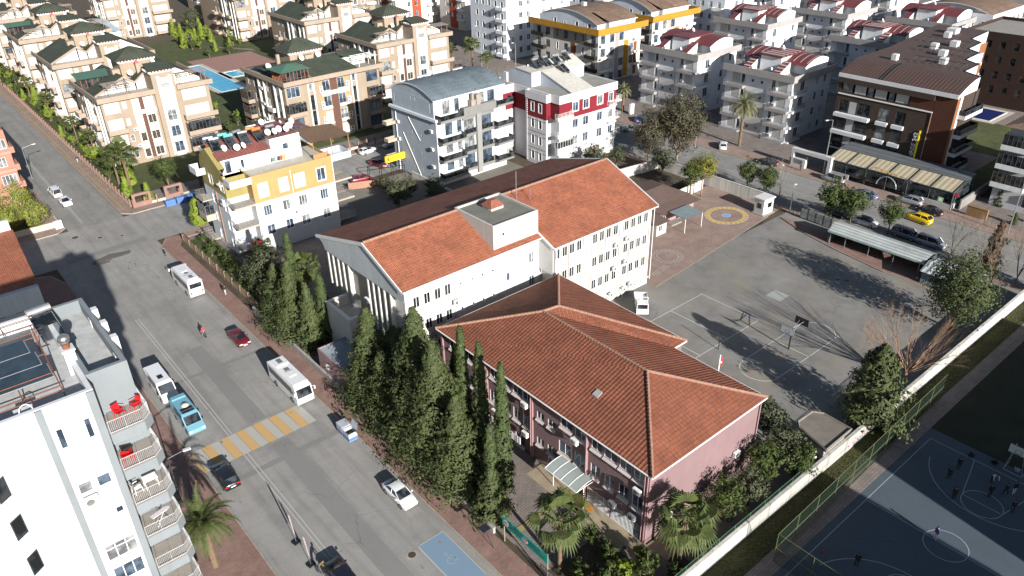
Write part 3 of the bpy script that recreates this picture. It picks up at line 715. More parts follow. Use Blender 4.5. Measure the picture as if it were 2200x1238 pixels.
# flat gable panel with the entrance recess's shade in its colour, and projecting porch
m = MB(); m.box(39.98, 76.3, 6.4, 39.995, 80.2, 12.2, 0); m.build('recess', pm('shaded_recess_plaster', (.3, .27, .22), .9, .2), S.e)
m = MB(); m.box(36.6, 76.3, 0, 39.98, 82.4, 5.9, 0)
for a in ((36.6, 76.3, 36.85, 82.4), (36.85, 76.3, 39.98, 76.55), (36.85, 82.15, 39.98, 82.4)): m.box(a[0], a[1], 5.9, a[2], a[3], 7.2, 0, 'b')
m.build('porch', m_w, S.e)
m = MB(); m.box(36.5, 76.2, 7.2, 36.95, 82.5, 7.3); m.box(36.95, 76.2, 7.2, 39.9, 76.6, 7.3); m.box(36.95, 82.1, 7.2, 39.9, 82.5, 7.3); m.build('coping', trimw, S.e)
S.win('S', 76.296, 37.4, 3.6, 1.8, 1.5, '3'); S.win('W', 36.596, 78.6, 2.2, 1.6, 1.5, '2')
# roof planes
A0, A1 = 39.35, 81.6; ye, zr, yr = 65.3, 17.2, 75.7; sl = (17.2 - 12.95) / (75.7 - 65.3)
def zf(y): return 12.95 + sl * (y - ye)
def zb(y): return zr - .262 * (y - yr)
yb = 88.3; TX0, TX1, TY0, TY1, TZ = 53.6, 61.1, 68.3, 76.3, 17.45
m = MB()
m.poly([(A0, 67.5, zf(67.5)), (TX0, 67.5, zf(67.5)), (TX0, yr, zr), (A0, yr, zr)])
m.poly([(TX1, ye, zf(ye)), (A1, ye, zf(ye)), (A1, yr, zr), (TX1, yr, zr)])
m.poly([(TX0, 67.5, zf(67.5)), (TX1, 67.5, zf(67.5)), (TX1, TY0, zf(TY0)), (TX0, TY0, zf(TY0))])
m.build('roof', t_org, S.e)
m = MB(); m.poly([(A0, yr, zr), (TX0, yr, zr), (TX0, TY1, zb(TY1)), (TX1, TY1, zb(TY1)), (TX1, yr, zr), (A1, yr, zr), (A1, yb, zb(yb)), (A0, yb, zb(yb))]); m.build('roof', t_dk, S.e)
m = MB()     # eaves soffit and gable barge boards
for x0, x1, y in ((A0, TX1 - .1, 67.5), (TX1, A1, ye)):
    m.poly([(x0, y, zf(y) - .03), (x1, y, zf(y) - .03), (x1, y, zf(y) - .22), (x0, y, zf(y) - .22)]); m.poly([(x0, y, zf(y) - .22), (x1, y, zf(y) - .22), (x1, y + 1, zf(y) - .2), (x0, y + 1, zf(y) - .2)])
    m.tube((x0, y - .08, zf(y) - .1), (x1, y - .08, zf(y) - .1), .09, n=6)
for x in (A0 - .12, A1 + .02):
    w_ = .12
    for (ya, za), (yb_, zb_) in (((65.2 if x > 60 else 67.4, 0), (yr, 0)), ((yr, 0), (yb, 0))):
        fz = zf if ya < yr - .01 else zb
        p = [(ya, fz(ya)), (yb_, fz(yb_))]
        m.poly([(x, p[0][0], p[0][1] + .12), (x, p[1][0], p[1][1] + .12), (x, p[1][0], p[1][1] - .35), (x, p[0][0], p[0][1] - .35)])
        m.poly([(x + w_, p[0][0], p[0][1] + .12), (x + w_, p[1][0], p[1][1] + .12), (x + w_, p[1][0], p[1][1] - .35), (x + w_, p[0][0], p[0][1] - .35)])
        m.poly([(x, p[0][0], p[0][1] + .12), (x, p[1][0], p[1][1] + .12), (x + w_, p[1][0], p[1][1] + .12), (x + w_, p[0][0], p[0][1] + .12)])
m.build('barge_board', pm('grey_white_fascia', (.52, .53, .53), .6, .08), S.e)
gm_ = wallmat('gable_cladding', (.40, .43, .45), .15)
m = MB()
for x, y0 in ((39.45, 67.7), (81.3, 65.6)):
    pts = [(y0, 12.4 if x < 50 else 12.3), (yr - 1, 12.35), (yr + 1, 12.35), (86.4, 12.3), (87.0, 13.2), (yb, zb(yb) - .1), (yr, zr - .1), (y0, zf(y0) - .1)]
    m.poly([(x, a, c) for a, c in pts]); m.poly([(x + .18, a, c) for a, c in pts])
    for (a, c), (e, g) in zip(pts, pts[1:]): m.poly([(x, a, c), (x, e, g), (x + .18, e, g), (x + .18, a, c)])
m.build('gable_wall', gm_, S.e)
m = MB(); m.poly([(TX1 - .02, 65.4, 9), (TX1 - .02, TY0, 9), (TX1 - .02, TY0, zf(TY0)), (TX1 - .02, 65.4, zf(65.4))]); m.poly([(TX1 - .14, 65.2, zf(65.2) + .1), (TX1 + .1, 65.2, zf(65.2) + .1), (TX1 + .1, 69.4, zf(69.4) + .1), (TX1 - .14, 69.4, zf(69.4) + .1)])
m.poly([(TX1 - .14, 65.2, zf(65.2) + .1), (TX1 - .14, 69.4, zf(69.4) + .1), (TX1 - .14, 69.4, zf(69.4) - .2), (TX1 - .14, 65.2, zf(65.2) - .2)]); m.build('verge', pm('grey_white_fascia', (.52, .53, .53)), S.e)
S.mass(TX0, TX1, TY0, TY1, 12.0, TZ - .25, wallmat('tower_wall', (.42, .41, .385), .1), S=[(55.0, 15.6, .5, .5, '1t')], part='stair_tower', roof=asphalt('tower_felt', (.15, .15, .13), .2, .2, .4), par=.25, parw=.22)
m = MB(); x, y, z = 57.6, 73.3, TZ - .2
m.box(x - 1, y - 1, z, x + 1, y + 1, z + .35, 1); m.poly([(x - 1.15, y - 1.15, z + .38), (x + 1.15, y - 1.15, z + .38), (x + .45, y - .3, z + 1.15), (x - .45, y - .3, z + 1.15)]); m.poly([(x + 1.15, y - 1.15, z + .38), (x + 1.15, y + 1.15, z + .38), (x + .45, y + .3, z + 1.15), (x + .45, y - .3, z + 1.15)])
m.poly([(x + 1.15, y + 1.15, z + .38), (x - 1.15, y + 1.15, z + .38), (x - .45, y + .3, z + 1.15), (x + .45, y + .3, z + 1.15)]); m.poly([(x - 1.15, y + 1.15, z + .38), (x - 1.15, y - 1.15, z + .38), (x - .45, y - .3, z + 1.15), (x - .45, y + .3, z + 1.15)])
m.poly([(x - .45, y - .3, z + 1.15), (x + .45, y - .3, z + 1.15), (x + .45, y + .3, z + 1.15), (x - .45, y + .3, z + 1.15)]); m.build('roof_hatch', [pm('rusty_red_sheet', (.2, .07, .045), .6, .25, 2), m_w], S.e)
m = MB(); m.tube((62.6, 74.4, 16), (62.6, 74.4, 20.6), .05, n=6); m.build('flagpole', metal, S.e)
m = MB(); m.tube((64.2, 73.4, 15.6), (64.2, 73.4, 18), .035, n=5); m.tube((63.8, 73.4, 17.8), (64.7, 73.4, 17.8), .03, n=4); m.build('aerial', metal, S.e)
ridge(S, [(A0 + .1, yr, zr + .08), (TX0, yr, zr + .08)]); ridge(S, [(TX1, yr, zr + .08), (A1 - .1, yr, zr + .08)])
for x, z in ((75.1, 9.3), (72.9, 9.0), (75.0, 5.7), (72.7, 5.4), (70.3, .9), (72.2, 1.3), (74.9, 1.2), (76.3, 1.5)): S.ac('S', 65.6, x, z)
S.ac('S', 67.9, 46.6, 9.2); S.ac('W', 39.5, 75.6, 8.9)
m = MB()
for x in (47.55, 55.1, 61.75, 81.15): m.tube((x, (68.1 if x < 60 else 65.5), 1), (x, (68.1 if x < 60 else 65.5), 12.8), .06, n=6)
m.build('downpipe', trimw, S.e)
S.done()
# annexe at the foot of the school
Ax = Bld('annexe', 'low pink annexe with patchy grey flat roof behind the conifers on the pavement', 32.6, 68.0, cat='outbuilding')
pk = wallmat('pink_render', (.24, .16, .165), .12)
Ax.mass(0, 5.2, 0, 10.2, 0, 3.7, pk, W=[(7.2, 1.6, 1.3, 1.1, '3m'), (2.4, 1.6, 1.3, 1.1, '3m')], roof=asphalt('felt_roof', (.22, .25, .28), .35, .5, .3), par=.12, parw=.15); Ax.done()
# ---------------------------------------------------------------- the pink school block
P = Bld('pink_school_block', 'pink three-storey school block with red tiled hip roof and white window bands', 0, 0, cat='school')
pw = wallmat('pink_wall', (.185, .122, .128), .06); tw = pm('white_sill', (.42, .38, .37), .6, .08)
WIN = []
def pb(y1, y0, z0, z1, k='2'): WIN.append((y0, z0, y1 - y0, z1 - z0, k))
for a, b in ((63.3, 61.8), (60.6, 58.9), (57.5, 56.1), (55.7, 54.4), (53.8, 52.1), (51.8, 50.4), (50.2, 48.7), (39.9, 38.5), (38.2, 36.5), (36.2, 34.7), (34.4, 33.0)): pb(a, b, 6.95, 8.4, '2')
for a, b in ((47.9, 46.8), (46.2, 45.0)): pb(a, b, 5.8, 6.75, '2'); pb(a, b, 2.35, 3.3, '2')
pb(44.3, 42.6, 7.0, 8.3, '2'); pb(42.2, 40.5, 7.0, 8.3, '2')
for a, b in ((63.3, 61.9), (60.6, 59), (57.4, 56.3), (55.9, 54.7), (53.8, 52.2), (51.8, 50.5), (50.1, 48.8), (44.5, 42.7), (42.2, 40.5), (39.9, 38.6), (38.0, 36.7), (36.1, 34.8), (34.4, 33.0)): pb(a, b, 3.5, 5.05, '2')
for a, b in ((63.3, 61.8), (60.6, 58.9), (57.4, 55.9), (53.8, 52.1), (51.5, 49.9), (40.0, 37.0), (36.7, 33.2)): pb(a, b, .25, 1.75, '3' if a - b > 2 else '2')
P.mass(42.6, 59.4, 32.3, 64.8, 0, 8.85, pw, W=WIN, roof=False, depth=.28); P.mass(59.4, 61.5, 44.2, 64.8, 0, 8.85, pw, roof=False)
m = MB()
for y0, z0, dy, dz, k in WIN:
    m.poly([(42.36, y0 - .08, z0 - .2), (42.36, y0 + dy + .08, z0 - .2), (42.598, y0 + dy + .08, z0 - .03), (42.598, y0 - .08, z0 - .03)]); m.poly([(42.36, y0 - .08, z0 - .26), (42.36, y0 + dy + .08, z0 - .26), (42.36, y0 + dy + .08, z0 - .2), (42.36, y0 - .08, z0 - .2)])
m.build('sills', tw, P.e)
m = MB()       # strips between the top windows, pilasters and pipes
for ya, yb_ in ((32.3, 32.95), (40.3, 40.5), (48.45, 48.65), (56.1, 56.3), (64.5, 64.8)): m.box(42.38, ya, 0, 42.598, yb_, 8.8)
m.build('pilasters', wallmat('pink_pilaster', (.24, .14, .15), .08), P.e)
m = MB()
for y in (32.45, 32.8, 40.3, 48.6, 56.2): m.tube((42.3, y, .2), (42.3, y, 8.7), .055, n=6)
m.tube((59.3, 32.15, .3), (59.3, 32.15, 8.7), .07, n=6); m.build('downpipe', pm('pink_pipe', (.3, .19, .19), .5, .1), P.e)
gb = MB()      # window grilles of the ground floor
for ya, yb_ in ((37.0, 40.0), (33.2, 36.7)):
    n = int((yb_ - ya) / .16)
    for i in range(n + 1): gb.tube((42.42, ya + (yb_ - ya) * i / n, .1), (42.42, ya + (yb_ - ya) * i / n, 1.85), .022, n=4)
    for z in (.12, 1, 1.82): gb.tube((42.42, ya, z), (42.42, yb_, z), .022, n=4)
gb.build('window_grille', pm('grey_white_paint', (.6, .62, .62), .5, 0), P.e)
m = MB()
for i in range(12):
    y = 54 - i * .42; m.box(41.2, y - .3, 2.1, 41.28, y, 3.0)
m.build('corrugated_fence_panel', ribmat('corrugated_white', (.55, .55, .53), .15, .3, .1), P.e)
zE = 8.95
A, B, Cc, D, E_, F_ = (42.05, 65.2, zE), (42.05, 31.8, zE), (59.75, 31.8, zE), (59.75, 43.85, zE), (61.9, 43.85, zE), (61.9, 65.2, zE)
P1, P2, Q = (50.75, 40.3, 11.95), (50.7, 55.9, 11.95), (52.6, 55.3, 12.15)
m = MB()
for poly in ((A, B, P1), (A, P1, P2), (B, Cc, P1), (Cc, D, P2, P1), (D, E_, Q), (D, Q, P2), (E_, F_, Q), (F_, A, P2), (F_, P2, Q)): m.poly(poly)
o = m.build('roof', t_pk, P.e)
m = MB()
for a, c in ((A, B), (B, Cc), (Cc, D), (D, E_), (E_, F_), (F_, A)):
    m.poly([a, c, (c[0], c[1], c[2] - .2), (a[0], a[1], a[2] - .2)]); m.tube((a[0], a[1], a[2] - .06), (c[0], c[1], c[2] - .06), .08, n=6)
m.poly([(p[0], p[1], p[2] - .2) for p in (A, B, Cc, D, E_, F_)]); m.build('eaves', trimw, P.e)
up = lambda p, d=.06: (p[0], p[1], p[2] + d)
ridge(P, [up(B), up(P1)]); ridge(P, [up(Cc), up(P1)]); ridge(P, [up(P1), up(P2)]); ridge(P, [up(P2), up(Q)]); ridge(P, [up(Q), up(E_)]); ridge(P, [up(Q), up(F_)]); ridge(P, [up(A), up(P2)])
m = MB(); v = [at(1272, 851, 10), at(1283, 843, 10.1), at(1294, 852, 10), at(1283, 861, 9.9)]
zz = lambda p: zE + (p.x - 42.05) * 3.0 / 8.65 + .12
m.poly([(p.x, p.y, zz(p)) for p in v]); m.poly([(p.x, p.y, zz(p) - .2) for p in v])
for i in range(4): a, c = v[i], v[(i + 1) % 4]; m.poly([(a.x, a.y, zz(a)), (c.x, c.y, zz(c)), (c.x, c.y, zz(c) - .2), (a.x, a.y, zz(a) - .2)])
m.build('roof_hatch', pm('grey_hatch', (.27, .27, .27), .4, .1), P.e)
for y, z in ((48.9, 6.6), (48.8, 2.7), (41.3, 6.5), (44.5, 2.0), (33.0, 5.9), (35.9, 2.1), (33.4, 2.3), (54.0, 2.6)): P.ac('W', 42.3, y, z)
P.ac('S', 32.3, 55.5, 3.2); P.ac('S', 32.3, 45, 1.6)
m = MB(); cp = []       # curved glass canopy over the door
for i in range(7):
    t = i / 6; cp.append((42.4 - 2.3 * t, 3.35 + .15 * math.sin(PI * t) - .35 * t))
for (xa, za), (xb, zb_) in zip(cp, cp[1:]):
    m.poly([(xa, 39.3, za), (xa, 43.9, za), (xb, 43.9, zb_), (xb, 39.3, zb_)], 0)
    for y in (39.3, 40.45, 41.6, 42.75, 43.9): m.tube((xa, y, za), (xb, y, zb_), .035, n=4, mi=1)
for y in (39.3, 43.9): m.tube((40.15, y, 3.0), (42.4, y, 3.0), .03, n=4, mi=1)
m.tube((40.1, 39.3, 3.0), (40.1, 43.9, 3.0), .05, n=4, mi=1); m.tube((41.2, 39.4, 0), (41.2, 39.4, 3.1), .05, n=6, mi=1); m.tube((41.2, 43.8, 0), (41.2, 43.8, 3.1), .05, n=6, mi=1)
m.build('canopy', [pm('canopy_polycarbonate', (.26, .3, .29), .25, .08), trimw], P.e)
P.done()
# ---------------------------------------------------------------- tall white block by the camera
N = Bld('apartment_tower', 'tall white apartment block with grey balconies and solar racks on its roof, nearest the camera', 0, 0, sh=ribmat('grey_louvre', (.6, .6, .58), .09, .3, .03, .5, 'Y'))
nw_ = wallmat('bright_white_render', (.52, .53, .54), .14); ng = wallmat('pale_grey_render', (.165, .185, .2), .06)
hs = []
for k in range(9):
    z = 26.95 - 3.0 * k
    if k in (0, 3, 6): hs += [(1.83, z, .42, 1.5, '1'), (3.38, z, .4, 1.5, '1k' if k else '1')]
    elif k == 1: hs += [(1.85, 23.2, .82, .85, '1c'), (2.95, 23.2, .82, .85, '1')]
    elif k == 2: hs += [(3.35, 20.6, .5, .55, '1t')]
    elif k == 3 or k == 5: pass
    else: hs += [(1.95, z + .1, 1.9, 1.3, '3')]
hs += [(1.95, 17.1, 1.95, 1.35, '3m')]
hs = [h for h in hs if not (h[1] < 18.4 and h[1] > 16.9 and h[2] < 1)]
N.mass(-14, 4.45, 45.2, 57.6, 0, 29.3, nw_, S=hs, roof=wallmat('roof_screed', (.4, .41, .41), .2), par=.95, parw=.3)
N.mass(4.45, 6.95, 47.0, 57.6, 0, 29.3, ng, roof=wallmat('roof_screed', (.4, .41, .41)), par=.95, parw=.3, part='bay')
N.panel('S', 45.2, 1.2, 1.58, 2, 30.2, ng, .12, part='pilaster'); N.panel('S', 45.2, 4.0, 4.44, 2, 30.2, ng, .12, part='pilaster')
N.panel('S', 45.2, 1.6, 3.98, 28.75, 30.15, nw_, .1, part='string_course'); N.panel('S', 45.2, 1.6, 3.98, 21.9, 22.9, nw_, .1, part='string_course')
m = MB(); m.extr([(-6.5, 45.19), (-6.5, 44.3), (-2.2, 44.3), (-.97, 45.19)], 0, 28.0); m.build('projecting_bay', nw_, N.e)
for k in range(8):
    fm_, g_ = win_mesh('1k', .8, 1.5, darkfr, gld, shut); o = put('window', fm_, N.e, (-2.03 + .06, 44.38 - .02, 25.6 - 3.0 * k), R(36)); put('pane', g_, o)
    fm_, g_ = win_mesh('2', 1.3, 1.4, pvc, gl, shut); o = put('window', fm_, N.e, (-4.6, 44.22, 25.6 - 3.0 * k), 0); put('pane', g_, o)
bal_f = pm('balcony_tiles', (.30, .27, .24), .7, .15, 2)
for k in range(9):
    z = 27.0 - 3.0 * k
    o = put('balcony', cached('nbal', lambda: (lambda a: (a.extr([(4.46, 46.95), (4.46, 44.6), (6.5, 44.6), (7.1, 45.2), (7.1, 50.5), (6.96, 50.5), (6.96, 46.95)], -.75, 0, 0, 1), a.mesh('balcony', [ng, bal_f]))[1])(MB())), N.e, (0, 0, z))
    def rail():
        b = MB(); pts = [(4.52, 44.68), (6.46, 44.68), (7.02, 45.24), (7.02, 50.4)]
        for (xa, ya), (xb, yb_) in zip(pts, pts[1:]):
            L = math.hypot(xb - xa, yb_ - ya); n = int(L / .11) + 1
            for q in (.1, .95): b.tube((xa, ya, q), (xb, yb_, q), .022, n=5)
            for i in range(n + 1):
                t = i / n; b.tube((xa + (xb - xa) * t, ya + (yb_ - ya) * t, 0), (xa + (xb - xa) * t, ya + (yb_ - ya) * t, .95), .008 if i % 9 else .02, n=4)
        return b.mesh('railing', [pm('rail_grey_white', (.36, .37, .38), .5, 0)])
    put('railing', cached('nrail', rail), o)
    N.win('S', 46.96, 4.9, z + .02, 1.5, 2.2, '2', depth=.0)
m = MB()
for y, s in ((50.2, 1), (52.6, 1), (54.9, 1)): m.box(6.96, y, 27.6, 7.35, y + .5, 30.35)
for y in (48.5, 54.4): m.box(6.6, y, 29.3, 6.64, y + .6, 29.9)
m.build('parapet_block', nw_, N.e)
N.ac('S', 45.08, 1.85, 22.5); 
m = MB(); m.box(3.95, 49.2, 29.3, 4.6, 49.9, 31.0); m.box(3.87, 49.12, 31.0, 4.68, 49.98, 31.1, 0); m.tube((4.27, 49.55, 31.1), (4.27, 49.55, 31.45), .22, n=12, mi=1)
o = m.build('chimney', [nw_, rust], N.e)
m = MB(); n_ = 14
m.lathe((4.27, 49.55, 31.45), [(.12, 0), (.3, .1), (.37, .3), (.34, .48), (.22, .6), (.0, .66)], 16)
c = m.build('chimney_cowl', pm('aluminium_cowl', (.5, .48, .46), .3, .25, 8, .9), o, smooth=True)
m = MB(); m.box(.3, 45.7, 29.3, 1.35, 46.5, 30.0); m.build('roof_access', nw_, N.e)
m = MB()
for k in range(8):
    a0, a1 = PI * k / 8, PI * (k + 1) / 8
    m.tube((.9 + .35 * math.cos(a0), 45.6, 30.2 + .45 * math.sin(a0)), (.9 + .35 * math.cos(a1), 45.6, 30.2 + .45 * math.sin(a1)), .03, n=5)
m.build('ladder_hoop', trimw, N.e)
# solar racks
N.heater(4.0, 56.0, 29.35, .12)
o = N.e.children[-1]
m = MB(); 
rk = [(-3.5, 47.2), (2.9, 47.2), (3.9, 53.0), (-3.5, 53.0)]
for y in (46.9, 48.6, 50.4, 52.2): m.tube((-4, y, 29.35), (-4, y, 31.2), .04, n=4); m.tube((-4, y, 29.9 + (y - 46.9) * .24), (3.4 - (52.2 - y) * .1, y, 29.9 + (y - 46.9) * .24), .035, n=4)
for x in (-3, -1, 1, 3.1):
    m.tube((x, 46.2, 29.4), (x, 53.6, 31.4), .035, n=4); m.tube((x, 46.3, 29.35), (x, 50.5, 30.5), .03, n=4); m.tube((x, 53.4, 29.35), (x, 53.4, 31.4), .03, n=4); m.tube((x, 49.8, 29.35), (x, 49.8, 30.4), .03, n=4)
for y, z in ((46.2, 29.5), (47.6, 29.8), (53.6, 31.4), (54.2, 31.6), (52.8, 31.2)): m.tube((-4, y, z), (3.3, y, z), .035, n=4)
rack = m.build('collector_rack', rust, N.e)
for k, y in enumerate((48.4, 49.7, 51.0)):
    p = MB(); z = 30.15 + k * .36
    p.poly([(-4, y, z), (3.0 - k * .3, y, z), (2.95 - k * .3, y + 1.1, z + .42), (-4, y + 1.1, z + .42)], 0); p.poly([(-4, y, z - .08), (3.0 - k * .3, y, z - .08), (2.95 - k * .3, y + 1.1, z + .34), (-4, y + 1.1, z + .34)], 1)
    p.tube((-4, y, z - .03), (3.02 - k * .3, y, z - .03), .05, n=4, mi=1); p.tube((3.0 - k * .3, y, z - .03), (2.95 - k * .3, y + 1.1, z + .39), .045, n=4, mi=1); p.build('solar_panel', [pm('panel_glass', (.02, .032, .045), .35, .3, 1), metal], rack)
N.done()
# red chairs and tables on its balconies
redp = pm('red_plastic', (.45, .012, .015), .4, .05); wp = pm('white_plastic', (.75, .75, .75), .4, .03)
def chair(name, mat, x, y, z, rz, label):
    def mk():
        s = MB(); s.box(-.24, -.24, .42, .24, .24, .47); l = MB(); b = MB()
        b.poly([(-.24, .22, .46), (.24, .22, .46), (.27, .32, .9), (-.27, .32, .9)]); b.poly([(-.24, .26, .46), (.24, .26, .46), (.27, .36, .9), (-.27, .36, .9)])
        for sx in (-1, 1): b.tube((sx * .26, .25, .66), (sx * .26, -.2, .66), .03, n=5)
        for sx in (-.22, .22):
            for sy in (-.22, .22): l.tube((sx, sy, .44), (sx * 1.2, sy * 1.2, 0), .025, n=5)
        return s.mesh('seat', [mat]), b.mesh('backrest', [mat]), l.mesh('legs', [mat])
    e = empty(name, (x, y, z), rz, label, 'chair', 'plastic chairs on the balconies')
    for nm, me in zip(('seat', 'backrest', 'leg_frame'), cached(('chair', mat.name), mk)): put(nm, me, e)
chair('plastic_chair', redp, 5.5, 46.1, 27, .5, 'red plastic chair at the left on the top balcony of the tall white block')
chair('plastic_chair', redp, 6.5, 46.2, 27, -1.2, 'red plastic chair at the right on the top balcony of the tall white block')
chair('plastic_chair', redp, 5.1, 45.7, 24, 2.6, 'red plastic chair on the second balcony from the top of the tall white block')
chair('plastic_chair', wp, 5.0, 45.9, 21, 1.8, 'white slatted plastic chair on the middle balcony of the tall white block')
def table(mat, x, y, z, label, w=.8):
    e = empty('balcony_table', (x, y, z), 0, label, 'table'); m = MB(); m.box(-w / 2, -.35, .7, w / 2, .35, .74); m.build('tabletop', mat, e)
    for sx in (-1, 1):
        for sy in (-1, 1): l = MB(); l.tube((sx * (w / 2 - .06), sy * .3, 0), (sx * (w / 2 - .06), sy * .3, .7), .025, n=5); l.build('leg', mat, e)
table(redp, 5.05, 45.3, 24.0, 'red tablecloth covered table on the second balcony of the tall white block', .7)
table(wp, 5.9, 45.9, 21, 'white slatted table on the middle balcony of the tall white block', .9)
def ironing(x, y, z):
    e = empty('ironing_board', (x, y, z), .25, 'ironing board with pale flowered cover on the fourth balcony down', 'ironing board')
    m = MB(); m.extr([(-.65, -.18), (.4, -.2), (.65, -.08), (.65, .08), (.4, .2), (-.65, .18)], .86, .9); m.build('board', pm('flowered_cloth', (.55, .52, .56), .9, .3, 9), e)
    m = MB(); m.tube((-.5, -.2, 0), (.3, 0, .86), .02, n=5); m.tube((-.5, .2, 0), (.3, 0, .86), .02, n=5); m.tube((.5, -.2, 0), (-.3, 0, .86), .02, n=5); m.tube((.5, .2, 0), (-.3, 0, .86), .02, n=5); m.build('leg_frame', metal, e)
ironing(5.8, 45.5, 18)
# ---------------------------------------------------------------- house with orange tiles and pink block at the left edge
Hh = Bld('villa', 'pale blue house with steep orange tiled roof at the left edge of the street', -14, 104.6, fm=pvc)
bw = wallmat('pale_blue_render', (.35, .4, .45), .1)
Hh.mass(0, 22.0, 0, 15.5, 0, 11.0, bw, S=[(19, 8.0, 1.5, 1.4, '2'), (16.5, 8, 1.5, 1.4, '2'), (19, 4.6, 1.5, 1.4, '2'), (16.5, 4.6, 1.5, 1.4, '2')], E=[], roof=False)
m = MB(); m.poly([(-.5, 2.6, 11.4), (22.6, 2.6, 11.4), (23.2, 16.2, 13.0), (-.5, 16.2, 13.0)]); m.poly([(-.5, -.2, 11.02), (22.3, -.2, 11.02), (22.6, 2.6, 11.4), (-.5, 2.6, 11.4)]); m.build('roof', t_org, Hh.e)
m = MB(); m.box(17, -.8, 8.6, 22.4, -.01, 11.3); m.build('dormer', [bw], Hh.e)
m = MB(); m.box(-.4, 16.2, 10.6, 23.0, 16.8, 14.4); m.build('gable_parapet', nw_, Hh.e); Hh.done()
PB = Bld('pink_apartment_block', 'salmon pink apartment block with glazed bays at the upper left edge', 0, 156, fm=pvc)
sal = wallmat('salmon_render', (.3, .15, .11), .08)
hs = []
for k in range(5):
    z = 1 + 3.2 * k
    hs += [(13.2 - 0, z, 2.4, 1.7, '4c')] if k % 2 == 0 else [(13.6, z, 1.2, 1.7, '2')]
PB.mass(0, 15.9, 2, 26, 0, 16.5, sal, S=hs, roof=conc, par=.6)
for k in range(5):
    PB.panel('S', 2, 12.2, 15.9, 3.2 * k + .0, 3.2 * k + .55, wallmat('salmon_band', (.36, .2, .16), .06), .35)
    m = MB(); m.box(15.9, 2.0 + 0, 3.2 * k, 16.6, 7.5, 3.2 * k + 1.1); m.box(15.9, 11, 3.2 * k, 16.6, 16, 3.2 * k + 1.1); m.build('balcony', sal, PB.e)
PB.done()
# ---------------------------------------------------------------- yellow and white corner apartments
Y = Bld('corner_apartment_block', 'white corner apartment block with yellow upper storeys and cluttered red rooftop', 38.5, 115.8)
yw = wallmat('yellow_render', (.33, .215, .09), .06); yww = wallmat('white_block_render', (.5, .5, .5), .08); olv = wallmat('olive_render', (.24, .2, .075), .1)
tan = wallmat('tan_parapet', (.33, .29, .24), .1); bluish = wallmat('bluish_white_render', (.45, .49, .52), .06); brkm = brickmat('red_brick', (.3, .12, .07), (.24, .1, .06), (.3, .25, .2), .25, .08)
hu = [(8.2, 9.6, 1.4, 2.2, 'S1t'), (10.9, 9.6, 1.7, 2.2, 'S1t'), (15.0, 9.6, 1.5, 2.2, '2t'), (4.6, 9.6, 1.5, 2.2, 'S1t')]
h2 = [(4.8, 6.2, 1.4, 1.8, '3t'), (8.2, 6.2, 1.3, 1.8, '2ct'), (11.1, 6.2, 1.5, 1.8, '3ct'), (15.1, 6.2, 1.4, 1.8, '3t')]
h3 = [(4.8, 2.8, 1.4, 1.7, '2t'), (8.2, 2.8, 1.3, 1.7, '2t'), (11.1, 2.7, 1.5, 1.7, '2ct'), (15.1, 2.7, 1.4, 1.7, '2ct')]
wu = [(7.4, 10.9, 1.3, 1.6, '1t'), (2.8, 10.9, 1.3, 1.5, '2t')]
wm = [(7.4, 7.4, 1.4, 1.6, '2t'), (7.5, 4.1, 1.4, 1.6, '2t'), (7.5, .9, 1.4, 1.6, '2t'), (2.6, 7.3, 1.3, 1.6, '2t'), (2.6, 4.0, 1.3, 1.6, '2t'), (2.6, .8, 1.3, 1.6, '2t')]
Y.mass(3.6, 18.0, 0, 12, 0, 8.7, yww, S=h2 + h3, roof=False); Y.mass(3.6, 18.0, 0, 12, 8.7, 13.0, yw, S=hu, roof=wallmat('terrace_screed', (.4, .38, .34), .2), par=.45, parw=.18)
Y.mass(0, 3.6, 2.2, 12.0, 0, 9.9, bluish, W=wm, roof=False); Y.mass(0, 3.6, 2.2, 12, 9.9, 13.4, olv, W=wu, roof=False)
Y.mass(3.6, 18, 12, 18, 0, 13.2, yww, roof=False)
m = MB(); m.box(-.12, 6.7, .6, 0, 7.0, 9.9); m.build('brick_strip', brkm, Y.e)
for z in (8.9, 5.3, 1.7):
    Y.balcony('S', 2.2, -.0, 3.6, z, 2.5, 'rail', tan, metal, slab=.28, right=False)
    Y.win('S', 2.2, 1.0, z + .05, 2.2, 2.3, '3', depth=.0)
    Y.balcony('W', 0, 9.6, 3.4, z - 1.2, 1.6, 'rail' if z != 5.3 else 'closed', tan, metal, closed=2.6)
    Y.balcony('E', 18, .3, 3.6, z - .3, 3.6, 'rail', tan, metal, slab=.28)
    Y.win('S', -.02, 18.6, z, .9, 2.1, '1', depth=.0) if False else None
Y.balcony('S', 2.2, 0, 3.6, 12.5, 2.5, 'solid', bluish, right=False); Y.balcony('E', 18, .2, 4, 12.4, 3.9, 'solid', bluish)
Y.balcony('W', 0, 10, 3.2, 12.2, 1.5, 'solid', bluish)
